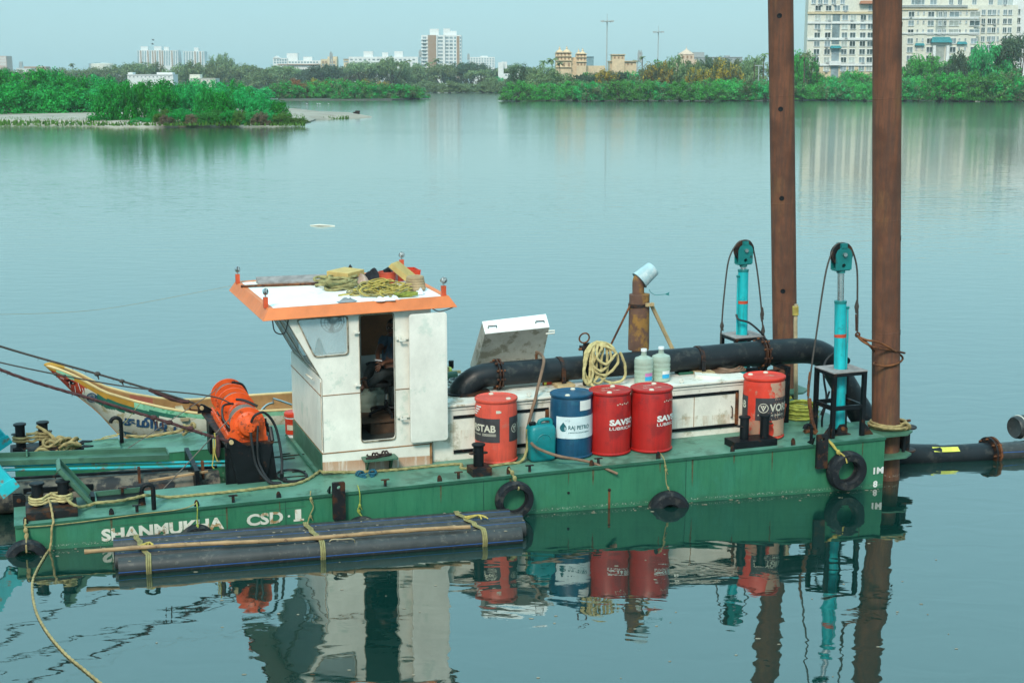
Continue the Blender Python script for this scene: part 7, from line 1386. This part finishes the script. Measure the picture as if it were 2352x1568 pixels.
def cpix(x, y):      # where a point of the photograph lies on the near planking
    v = VCN - .3
    for _ in range(8): q = S('c', x, y, v); v = on_canoe(q[0], q[2])[1]
    return on_canoe(q[0], q[2])
tv, tf = fit_text('தமிழ்', 1, 1, .045)
def quad_map(a, b, P00, P10, P11, P01): return tuple((np.array(P00) * (1 - a) * (1 - b) + np.array(P10) * a * (1 - b) + np.array(P11) * a * b + np.array(P01) * (1 - a) * b))
Q = [(1140, 950), (1745, 1020), (1745, 830), (1150, 765)]; part('lettering', G().add([cpix(*quad_map(a, b, *Q)) for a, b in tv], tf), 'letter_blue', cn, label='blue painted Tamil word')
tv, tf = fit_text('I ந', 1, 1, .02); Q = [(1820, 1030), (2130, 1050), (2130, 950), (1830, 925)]; part('lettering', G().add([cpix(*quad_map(a, b, *Q)) for a, b in tv], tf), 'letter_blue', cn)
g = G()
def spoke(x0, y0, x1, y1, wd=5):
    n_ = np.array([y1 - y0, x0 - x1], float); n_ /= np.linalg.norm(n_) + 1e-9; n_ *= wd; g.add([cpix(x0 + n_[0], y0 + n_[1]), cpix(x1 + n_[0], y1 + n_[1]), cpix(x1 - n_[0], y1 - n_[1]), cpix(x0 - n_[0], y0 - n_[1])], [(0, 1, 2, 3)])
cx_, cy_ = 728, 535
for k in range(18): a0_, a1_ = 2 * PI * k / 18, 2 * PI * (k + 1) / 18; spoke(cx_ + 66 * math.cos(a0_), cy_ + 58 * math.sin(a0_), cx_ + 66 * math.cos(a1_), cy_ + 58 * math.sin(a1_), 6)
for k in range(16): a0_ = 2 * PI * k / 16; spoke(cx_, cy_, cx_ + 60 * math.cos(a0_), cy_ + 52 * math.sin(a0_), 3)
part('wheel_emblem', g, 'letter_blue', cn, label='blue spoked wheel emblem on the bow'); g = G()
for a, b_ in (((385, 320), (430, 305)), ((430, 305), (515, 345)), ((365, 300), (440, 295)), ((410, 355), (500, 352))): spoke(*a, *b_, 5)
part('eye_outline', g, 'black_paint', cn); g = G(); g.add([cpix(450 + 20 * math.cos(t), 335 + 20 * math.sin(t)) for t in np.linspace(0, 2 * PI, 13)[:-1]], [tuple(range(12))]); part('pupil', g, 'black_paint', cn); g = G(); g.add([cpix(*p) for p in ((415, 335), (440, 318), (490, 348), (440, 352))], [(0, 1, 2, 3)]); part('eye_white', G().add([(p[0], p[1] + .004, p[2]) for p in g.v], g.f), 'letter_white', cn); g = G()
for a, b_ in (((430, 350), (440, 400)), ((500, 380), (512, 465)), ((545, 340), (580, 450)), ((600, 410), (625, 470)), ((305, 265), (330, 280)), ((335, 272), (352, 292))): spoke(*a, *b_, 4)
part('white_strokes', g, 'letter_white', cn); g = G(); g.add([cpix(*p) for p in ((1150, 985), (1250, 1010), (1420, 1058), (1230, 1062), (1190, 1055))], [(0, 1, 2, 3, 4)]); part('blue_patch', g, 'canoe_blue', cn)
# curved grey metal strip lying in the canoe
cs = [S('w', 830, 600, 4.7), S('w', 880, 510, 4.75), S('w', 950, 450, 4.8), S('w', 1030, 430, 4.85)]; solo('metal_strip', joined(tube(smooth(cs, 5), .02, 5), tube([S('w', 1020, 430, 4.85), S('w', 1020, 370, 4.85), S('w', 1120, 400, 4.9), S('w', 1260, 450, 5.0)], .018, 5), tube(smooth([S('w', 900, 500, 4.8), S('w', 1000, 560, 4.8), S('w', 1200, 610, 4.8)], 4), .012, 5)), 'steel_pan', 'bent grey metal strip sticking up from the canoe', 'metal strip', smooth_=True)
# ------------------------------------------------------------------ things on the cabin roof
RW = 2.362
rk = lambda x, y, w=RW: np.array(D('r', x, y, w))
q0, q1 = D(2, 400, 235, RW), D(2, 885, 215, RW)
solo('plank', hexa([(q0[0], q0[1] - .12, RW), (q1[0], q1[1] - .12, RW), (q1[0], q1[1] + .12, RW), (q0[0], q0[1] + .12, RW), (q0[0], q0[1] - .12, RW + .03), (q1[0], q1[1] - .12, RW + .03), (q1[0], q1[1] + .12, RW + .09), (q0[0], q0[1] + .12, RW + .09)]), 'plank_grey', 'weathered grey plank along the far edge of the cabin roof', 'plank', bevel=.004)
q0, q1 = D(2, 285, 262, RW), D(2, 860, 242, RW); solo('steel_angle', tube([(q0[0], q0[1], RW + .02), (q1[0], q1[1], RW + .02)], .02, 4), 'rust', 'rusty steel angle in front of the grey plank', 'angle bar')
P = [D('r', 415, 330, 2.56), D('r', 750, 365, 2.56), D('r', 1008, 302, 2.56), D('r', 700, 262, 2.56)]
solo('foam_slab', hexa([*[(p[0], p[1], 2.47) for p in P], *[(p[0], p[1], 2.56) for p in P]]), 'foam', 'flat yellow foam slab on top of the rope pile', 'foam slab', bevel=.008)
fp = [S('r', 1380, 264, 2.1), S('r', 1434, 206, 2.1), S('r', 1754, 464, 2.1), S('r', 1708, 542, 2.1)]; solo('foam_slab', prism(fp, (.16, .22, .0)), 'foam', 'yellow foam slab leaning on the red pot', 'foam slab', bevel=.008)
def crumple(c, size, seed, amp=1.0, n=14):
    r_ = random.Random(seed); ph = [(r_.uniform(0, 6), r_.uniform(3, 9), r_.uniform(3, 9), r_.uniform(.15, .4)) for _ in range(6)]; v = []; f = []
    for i in range(n + 1):
        for j in range(n + 1):
            x, y = i / n * 2 - 1, j / n * 2 - 1; e = max(0, 1 - (abs(x) ** 3 + abs(y) ** 3)); h = e * .6
            for p, a, b, k in ph: h += e * k * math.sin(a * x + b * y + p)
            wob = 1 + .14 * math.sin(5 * math.atan2(y, x) + seed)
            v.append((c[0] + x * size[0] * wob, c[1] + y * size[1] * wob, c[2] + max(.0, h) * size[2] * amp + .003))
    for i in range(n):
        for j in range(n): k = i * (n + 1) + j; f.append((k, k + 1, k + n + 2, k + n + 1))
    o = len(v); v += [(p[0], p[1], c[2]) for p in v[:]]; f += [tuple(i + o for i in q) for q in f[:]]
    return G().add(v, f)
def put(x, y, w=RW): p = rk(x, y, w); return (p[0], p[1], RW)
solo('cloth', crumple(put(950, 520), (.14, .28, .15), 3), 'cloth_pink', 'crumpled pinkish brown cloth on the roof heap', 'cloth', smooth_=True)
solo('cloth', crumple(put(1130, 470), (.17, .24, .13), 5), 'cloth_black', 'crumpled black cloth left of the red pot', 'cloth', smooth_=True); solo('cloth', crumple(put(800, 480), (.11, .2, .17), 8), 'cloth_black', 'black cloth at the left of the roof heap', 'cloth', smooth_=True)
p = put(1310, 790); solo('cloth', crumple((p[0], p[1] + .02, RW), (.13, .09, .05), 11), 'cloth_white', 'white cloth lying at the front edge of the roof', 'cloth', smooth_=True); p = put(1480, 770); solo('cloth', crumple(p, (.06, .07, .04), 12), 'cloth_white', 'small white cloth at the front edge of the roof', 'cloth', smooth_=True)
p = put(750, 815); solo('cloth', crumple((p[0], p[1] + .03, RW), (.12, .06, .03), 14), 'cloth_grey', 'grey and blue cloth at the front left of the roof heap', 'cloth', smooth_=True)
p = put(1920, 700); solo('cloth', crumple((p[0], p[1] + .12, RW), (.05, .09, .05), 15), 'cloth_white', 'small white cloth near the right end of the roof', 'cloth', smooth_=True)
p = rk(1400, 520); pt = thing('red_pot', 'red plastic pot on the roof heap', 'pot', (p[0], p[1] + .1, RW)); part('body', lathe((p[0], p[1] + .1, RW), [(.11, 0), (.125, .14), (.14, .16), (.13, .165), (.11, .02), (.01, .02)], 22), 'red_pot', pt, True); solo('jar', cyl((p[0] - .03, p[1] + .12, RW + .14), (p[0] + .05, p[1] + .08, RW + .19), .055, n=14), 'black_paint', 'dark jar lying in the red pot', 'jar', smooth_=True)
p = rk(1720, 480); solo('red_tray', joined(*[hexa([(p[0] - .17, p[1] + a, RW), (p[0] + .15, p[1] + a, RW), (p[0] + .15, p[1] + a + .01, RW), (p[0] - .17, p[1] + a + .01, RW), (p[0] - .18, p[1] + a, RW + .17), (p[0] + .17, p[1] + a, RW + .15), (p[0] + .17, p[1] + a + .01, RW + .15), (p[0] - .18, p[1] + a + .01, RW + .17)]) for a in (.0, .32)], box((p[0] + .15, p[1] + .011, RW), (p[0] + .16, p[1] + .319, RW + .15)), box((p[0] - .17, p[1] + .011, RW), (p[0] - .16, p[1] + .319, RW + .15))), 'red_plastic', 'open red plastic crate at the back of the roof heap', 'crate')
p = rk(1900, 660); g = G(); 
for k in range(5): g += torus((p[0] - .03, p[1] + .2, RW + .035 + .035 * k), .115 - .006 * k, .036, (.05 * (k % 2), 0, 1), 26, 8)
solo('strap_roll', g, 'sack', 'rolled up tan webbing at the right of the roof heap', 'strap', smooth_=True)
g = G(); rr_ = random.Random(21); p = rk(640, 600)
for k in range(16):
    a, b_ = p[0] + rr_.uniform(-.16, .16), p[1] + rr_.uniform(-.1, .5); R_ = rr_.uniform(.10, .19); h = RW + .025 + (k // 4) * .034; pts = [(a + R_ * math.cos(t) * 1.2, b_ + R_ * .9 * math.sin(t), h + .015 * math.sin(2 * t + k)) for t in np.linspace(0, 2 * PI, 10)[:-1]]; g += tube(resample(smooth(pts + [pts[0]], 5), .025), .020, 8, lobes=3, pitch=.13, amp=.16)
solo('thick_rope_coil', g, 'rope_olive', 'coiled thick tan rope at the left of the roof heap', 'rope', smooth_=True)
g = G(); g2 = G(); pc_ = rk(1320, 700)
for k in range(95):
    a, b_ = pc_[0] + rr_.gauss(0, .19), pc_[1] + .18 + rr_.gauss(0, .16); d_ = math.hypot((a - pc_[0]) / .42, (b_ - pc_[1] - .18) / .36)
    a = min(max(a, 4.62), 5.55); b_ = max(b_, 1.02); h = RW + .012 + max(0, .15 * (1 - d_)) * rr_.uniform(.2, 1.25); R_ = rr_.uniform(.04, .16); tx, ty = rr_.uniform(-.5, .5), rr_.uniform(-.5, .5); n_ = rr_.randint(7, 11); ee = rr_.uniform(.4, 1)
    pts = [(a + R_ * 1.5 * math.cos(t), max(.97, b_ + R_ * ee * math.sin(t)), max(RW + .008, h + tx * R_ * math.cos(t) + ty * R_ * math.sin(t))) for t in np.linspace(0, rr_.uniform(3.5, 6.4), n_)]
    (g if k % 3 else g2).__iadd__(tube(smooth(pts, 4), .0085, 5))
solo('thin_rope_tangle', g, 'rope_yellow', 'tangle of thin yellow rope in the middle of the roof heap', 'rope', smooth_=True); solo('thin_rope_tangle', g2, 'rope_olive', 'tangle of thin olive brown rope mixed in the roof heap', 'rope', smooth_=True)
p = rk(1640, 740); solo('net_scrap', joined(*[tube(smooth([(p[0] + rr_.uniform(-.13, .2), max(.98, p[1] + rr_.uniform(-.02, .12)), RW + rr_.uniform(.005, .06)) for _ in range(4)], 3), .004, 4) for k in range(40)]), 'rope_green', 'wispy green yellow net scrap at the front right of the roof heap', 'net')
p = rk(1780, 650); solo('wood_offcut', box((p[0] - .05, p[1], RW), (p[0] + .06, p[1] + .03, RW + .09)), 'wood_tan', 'small wooden offcut by the rolled webbing', 'wood')
# ------------------------------------------------------------------ inside the cabin
VB = 1.55
bt = S('m', 290, 1250, VB)[2]; bx0 = S('m', 285, 1250, VB)[0]
wb = thing('wooden_box', 'dark wooden box on the cabin floor carrying the chair', 'box', (bx0 + .3, VB + .3, .33)); part('body', box((bx0, VB + .02, .331), (bx0 + .56, VB + .70, bt - .03)), 'box_wood', wb); part('top', box((bx0 - .13, VB - .01, bt - .03), (bx0 + .58, VB + .75, bt)), 'box_wood', wb)
cu, cv = S('m', 455, 1150, 1.9)[0], 1.9
ch = thing('office_chair', 'black swivel chair with armrest inside the cabin', 'chair', (cu, cv, bt))
sw = S('m', 470, 800, 1.9)[2]
part('column', joined(cyl((cu, cv, bt + .06), (cu, cv, bt + .18), .035, n=12), cyl((cu, cv, bt + .18), (cu, cv, sw - .04), .022, n=12)), 'chair_black', ch, True); part('column_sleeve', cyl((cu, cv, bt + .22), (cu, cv, bt + .30), .026, n=12), 'steel_pan', ch, True)
for k in range(5):
    a = 2 * PI * k / 5 + 3.5; e = (cu + .28 * math.cos(a), cv + .28 * math.sin(a), bt + .05); l_ = part('star_leg', tube([(cu, cv, bt + .10), (cu + .15 * math.cos(a), cv + .15 * math.sin(a), bt + .085), e], [.03, .026, .02], 8), 'chair_black', ch, True); part('castor', cyl((e[0], e[1], bt), (e[0], e[1], bt + .05), .022, n=10), 'chair_black', l_)
part('seat', prism([(a, b_, sw - .04) for a, b_ in rounded([(cu - .24, cv - .24), (cu + .24, cv - .24), (cu + .24, cv + .24), (cu - .24, cv + .24)], .07)], (0, 0, .06)), 'chair_black', ch, True, bevel=.015); part('backrest', prism([(cu + .24, a, b_) for a, b_ in rounded([(cv - .22, sw + .12), (cv + .22, sw + .12), (cv + .2, sw + .6), (cv - .2, sw + .6)], .08)], (.05, 0, 0)), 'chair_black', ch, True, bevel=.015)
for s_ in (1, -1):
    vv2 = cv + s_ * .27 if s_ > 0 else cv - .27; part('armrest', tube(smooth([(cu, vv2, sw - .01), (cu - .02, vv2, sw + .12), (cu - .03, vv2, sw + .2), (cu - .16, vv2, sw + .22), (cu - .22, vv2, sw + .2)], 4), .022, 8), 'chair_black', ch, True)
# the seated person: one skinned body, clothes over it
def skinned(nodes, edges, lev=2):
    names = list(nodes); me = bpy.data.meshes.new('skeleton'); me.from_pydata([tuple(nodes[n][0]) for n in names], [(names.index(a), names.index(b)) for a, b in edges], [])
    o = bpy.data.objects.new('skeleton', me); COL.objects.link(o); md = o.modifiers.new('skin', 'SKIN'); sb = o.modifiers.new('sub', 'SUBSURF'); sb.levels = lev; sb.render_levels = lev
    for i, n in enumerate(names): r_ = nodes[n][1]; me.skin_vertices[0].data[i].radius = r_ if hasattr(r_, '__len__') else (r_, r_); me.skin_vertices[0].data[i].use_root = (i == 0)
    dg = bpy.context.evaluated_depsgraph_get(); e = o.evaluated_get(dg).to_mesh(); g = G().add([tuple(v.co) for v in e.vertices], [tuple(p.vertices) for p in e.polygons]); bpy.data.objects.remove(o); bpy.data.meshes.remove(me); return g
m_ = lambda x, y, v: tuple(S('m', x, y, v))
J = {'pelvis': (m_(515, 715, 1.80), .12), 'belly': (m_(505, 560, 1.80), .125), 'chest': (m_(500, 420, 1.80), .135), 'neckb': (m_(505, 325, 1.79), .075), 'neck': (m_(508, 290, 1.77), .05),
     'sh1': (m_(435, 350, 1.80), .06), 'el1': (m_(358, 495, 1.62), .04), 'wr1': (m_(362, 575, 1.45), .028), 'ha1': (m_(372, 598, 1.40), (.035, .018)),
     'sh2': (m_(565, 350, 1.72), .06), 'el2': (m_(560, 590, 1.50), .042), 'wr2': (m_(430, 610, 1.32), .028), 'ha2': (m_(395, 630, 1.28), (.034, .018)),
     'hipA': (m_(495, 690, 1.92), .085), 'kneeA': (m_(300, 635, 1.72), .058), 'ankA': (m_(205, 870, 1.80), .036), 'toeA': (m_(170, 905, 1.78), .03),
     'hipB': (m_(510, 735, 1.66), .088), 'kneeB': (m_(395, 735, 1.30), .06), 'ankB': (m_(248, 868, 1.45), .034), 'heelB': (m_(236, 880, 1.43), .032), 'toeB': (m_(205, 795, 1.42), (.042, .018))}
ED = [('pelvis', 'belly'), ('belly', 'chest'), ('chest', 'neckb'), ('neckb', 'neck'), ('chest', 'sh1'), ('sh1', 'el1'), ('el1', 'wr1'), ('wr1', 'ha1'), ('chest', 'sh2'), ('sh2', 'el2'), ('el2', 'wr2'), ('wr2', 'ha2'), ('pelvis', 'hipA'), ('hipA', 'kneeA'), ('kneeA', 'ankA'), ('ankA', 'toeA'), ('pelvis', 'hipB'), ('hipB', 'kneeB'), ('kneeB', 'ankB'), ('ankB', 'heelB'), ('heelB', 'toeB')]
bodyg = skinned(J, ED)
hc_ = np.array(m_(517, 222, 1.74)); bodyg += ball(hc_, (.078, .095, .115), 18, 14); bodyg += tube([J['neckb'][0], J['neck'][0], hc_ - np.array([0, 0, .06])], [.055, .05, .055], 12)
bodyg += tube([hc_ + np.array([-.06, -.06, .01]), hc_ + np.array([-.082, -.085, -.025])], [.012, .018], 7)              # nose
for s_ in (-1, 1): bodyg += ball(hc_ + np.array([.02 + s_ * .05, s_ * .07 - .01, -.01]), (.018, .014, .03), 8, 6)                           # ears
def hand(c, dirs, size=.07):
    g = G(); c = np.array(c)
    for k, d in enumerate(dirs):
        d = np.array(d, float); d /= np.linalg.norm(d); l = size * (.9, 1.05, 1.1, 1.0, .8)[k]; st_ = c + np.array([0, 0, .0]) + np.cross(d, [0, 0, 1.]) * (k - 2) * .004 + np.array([0, 0, (2 - k) * .013]); g += tube(smooth([st_, st_ + d * l * .5, st_ + d * l * .8 + np.array([0, .012, -.012]), st_ + d * l + np.array([0, .03, -.02])], 2), [.0095, .0095, .009, .009, .0085, .008, .006], 7)
    return g
bodyg += hand(J['ha1'][0], [(.5, -.5, .5), (.9, -.2, .1), (.9, -.1, -.05), (.9, 0, -.15), (.8, .1, -.25)]); bodyg += hand(J['ha2'][0], [(-.9, -.1, .35), (-.8, -.2, -.2), (-.75, -.2, -.45), (-.65, -.2, -.65), (-.5, -.1, -.8)], .085)
for k in range(5): tp_ = np.array(J['toeB'][0]) + np.array([-.045 + .02 * k, 0, .03 - .007 * abs(k - 3)]); bodyg += ball(tp_ , (.011 + (.006 if k == 4 else 0), .014, .018), 8, 6)
pe = thing('person', 'seated person in grey blue T-shirt and dark trousers holding a phone in the doorway', 'person', tuple(np.array(J['pelvis'][0]) - np.array([0, 0, .15])))
part('body', bodyg, 'skin', pe, True)
Jc = {k: (v[0], (v[1] if not hasattr(v[1], '__len__') else v[1][0]) + .016) for k, v in J.items()}
slv = lambda a, b, t: tuple(np.array(J[a][0]) * (1 - t) + np.array(J[b][0]) * t)
part('shirt', skinned({'pelvis': (m_(512, 670, 1.80), .135), 'belly': Jc['belly'], 'chest': Jc['chest'], 'neckb': (J['neckb'][0], .085), 'sh1': (J['sh1'][0], .074), 's1': (slv('sh1', 'el1', .55), .062), 'sh2': (J['sh2'][0], .074), 's2': (slv('sh2', 'el2', .5), .062)}, [('pelvis', 'belly'), ('belly', 'chest'), ('chest', 'neckb'), ('chest', 'sh1'), ('sh1', 's1'), ('chest', 'sh2'), ('sh2', 's2')]), 'shirt', pe, True)
part('trousers', skinned({'pelvis': (J['pelvis'][0], .14), 'hipA': (J['hipA'][0], .105), 'kneeA': (J['kneeA'][0], .08), 'ankA': (slv('kneeA', 'ankA', .9), .055), 'hipB': (J['hipB'][0], .108), 'kneeB': (J['kneeB'][0], .082), 'ankB': (slv('kneeB', 'ankB', .95), .055)}, [('pelvis', 'hipA'), ('hipA', 'kneeA'), ('kneeA', 'ankA'), ('pelvis', 'hipB'), ('hipB', 'kneeB'), ('kneeB', 'ankB')]), 'trousers', pe, True)
part('hair', ball(hc_ + np.array([.012, .012, .035]), (.082, .098, .095), 16, 12), 'hair', pe, True); part('glasses', joined(torus(hc_ + np.array([-.062, -.055, .012]), .022, .004, (.7, .7, 0), 14, 5), torus(hc_ + np.array([-.02, -.092, .012]), .022, .004, (.2, 1, 0), 14, 5), tube([hc_ + np.array([-.05, -.078, .015]), hc_ + np.array([-.035, -.09, .015])], .004, 5)), 'black_paint', pe)
part('eyes', joined(ball(hc_ + np.array([-.06, -.055, .012]), (.009, .009, .008), 8, 6), ball(hc_ + np.array([-.018, -.088, .012]), (.009, .009, .008), 8, 6)), 'letter_cream', pe); part('mouth', tube([hc_ + np.array([-.062, -.06, -.055]), hc_ + np.array([-.04, -.08, -.058]), hc_ + np.array([-.02, -.085, -.055])], .005, 5), 'canoe_pink', pe)
pw = np.array(m_(362, 578, 1.36)); solo('phone', hexa([pw + np.array(d) for d in ((-.05, -.03, .008), (.05, -.045, -.012), (.055, .03, -.012), (-.045, .04, .008), (-.05, -.03, .016), (.05, -.045, -.004), (.055, .03, -.004), (-.045, .04, .016))]), 'phone', 'pale phone in the hands of the seated person', 'phone')
for k, (x, y, v) in enumerate(((240, 1160, 2.25), (370, 1140, 2.3))): u_ = S('m', x, y, v)[0]; water_bottle(('left clear water bottle on the cabin floor behind the chair', 'right clear water bottle on the cabin floor behind the chair')[k], (u_, v), .331, None, 1.15)
# fan and small things behind the side window
fc = np.array(S(2, 925, 500, 1.75)); fn = thing('wall_fan', 'black caged fan seen through the cabin side window', 'fan', tuple(fc)); 
part('cage', joined(*[torus(fc + np.array([0, dv, 0]), r_, .004, (.2, 1, .1), 26, 5) for r_, dv in ((.16, 0), (.12, -.03), (.08, -.04), (.16, .05))], *[tube([fc + np.array([.03 * math.cos(a), -.045, .03 * math.sin(a)]), fc + np.array([.16 * math.cos(a), 0, .16 * math.sin(a)])], .003, 4) for a in np.linspace(0, 2 * PI, 19)[:-1]]), 'black_paint', fn); part('motor', cyl(fc + np.array([0, -.02, 0]), fc + np.array([0, .14, .0]), .045, n=14), 'black_paint', fn, True)
for k in range(3): a = 2 * PI * k / 3 + .4; x_ = np.array([math.cos(a), 0, math.sin(a)]); y_ = np.array([-math.sin(a), 0, math.cos(a)]); part('blade', prism([fc + x_ * .03 - y_ * .015, fc + x_ * .13 - y_ * .05, fc + x_ * .145 + y_ * .03, fc + x_ * .03 + y_ * .015], (0, .006, 0)), 'black_paint', fn)
part('bracket', tube([fc + np.array([0, .14, 0]), fc + np.array([0, .2, .12]), fc + np.array([0, .2, .22])], .012, 6), 'black_paint', fn)
q = S(2, 840, 690, 1.8); solo('teal_bag', crumple((q[0], 1.85, 1.12 if q[2] < 1.2 else q[2] - .12), (.10, .06, .16), 31), 'cyan_paint', 'small teal bag on the console behind the side window', 'bag', smooth_=True)
# floating flecks along the hull and the raft
g = G(); rs_ = random.Random(12)
for k in range(150):
    if k < 90: u = rs_.uniform(0, 12); q = bw((u, -.03 - abs(rs_.gauss(0, .12)), 0))
    else: q = onz(rs_.uniform(150, 2200), rs_.uniform(1240, 1560))
    r_ = rs_.uniform(.004, .016); g += ball((q[0], q[1], .003), (r_ * rs_.uniform(1, 2.5), r_, .003), 6, 3)
tag(mk('floating_flecks', g, 'driftwood', (0, 0, 0), 'w'), 'small pale flecks floating on the water', 'debris', None, 'stuff')
# ------------------------------------------------------------------ haze: the air over the river
hz = bpy.data.materials.new('haze'); hz.use_nodes = True; n = hz.node_tree.nodes; n.clear(); ho = n.new('ShaderNodeOutputMaterial'); pv = n.new('ShaderNodeVolumePrincipled')
pv.inputs['Color'].default_value = (.93, .985, 1.0, 1); pv.inputs['Density'].default_value = HAZE; pv.inputs['Anisotropy'].default_value = .2
hz.node_tree.links.new(pv.outputs[0], ho.inputs['Volume']); MATS['haze'] = hz
if HAZE > 0:
    hzo = mk('haze', box((-3500, -40, -3), (3500, 2300, 130)), hz, (0, 0, 0), 'w'); tag(hzo, 'pale even haze over the river', 'haze', None, 'stuff')
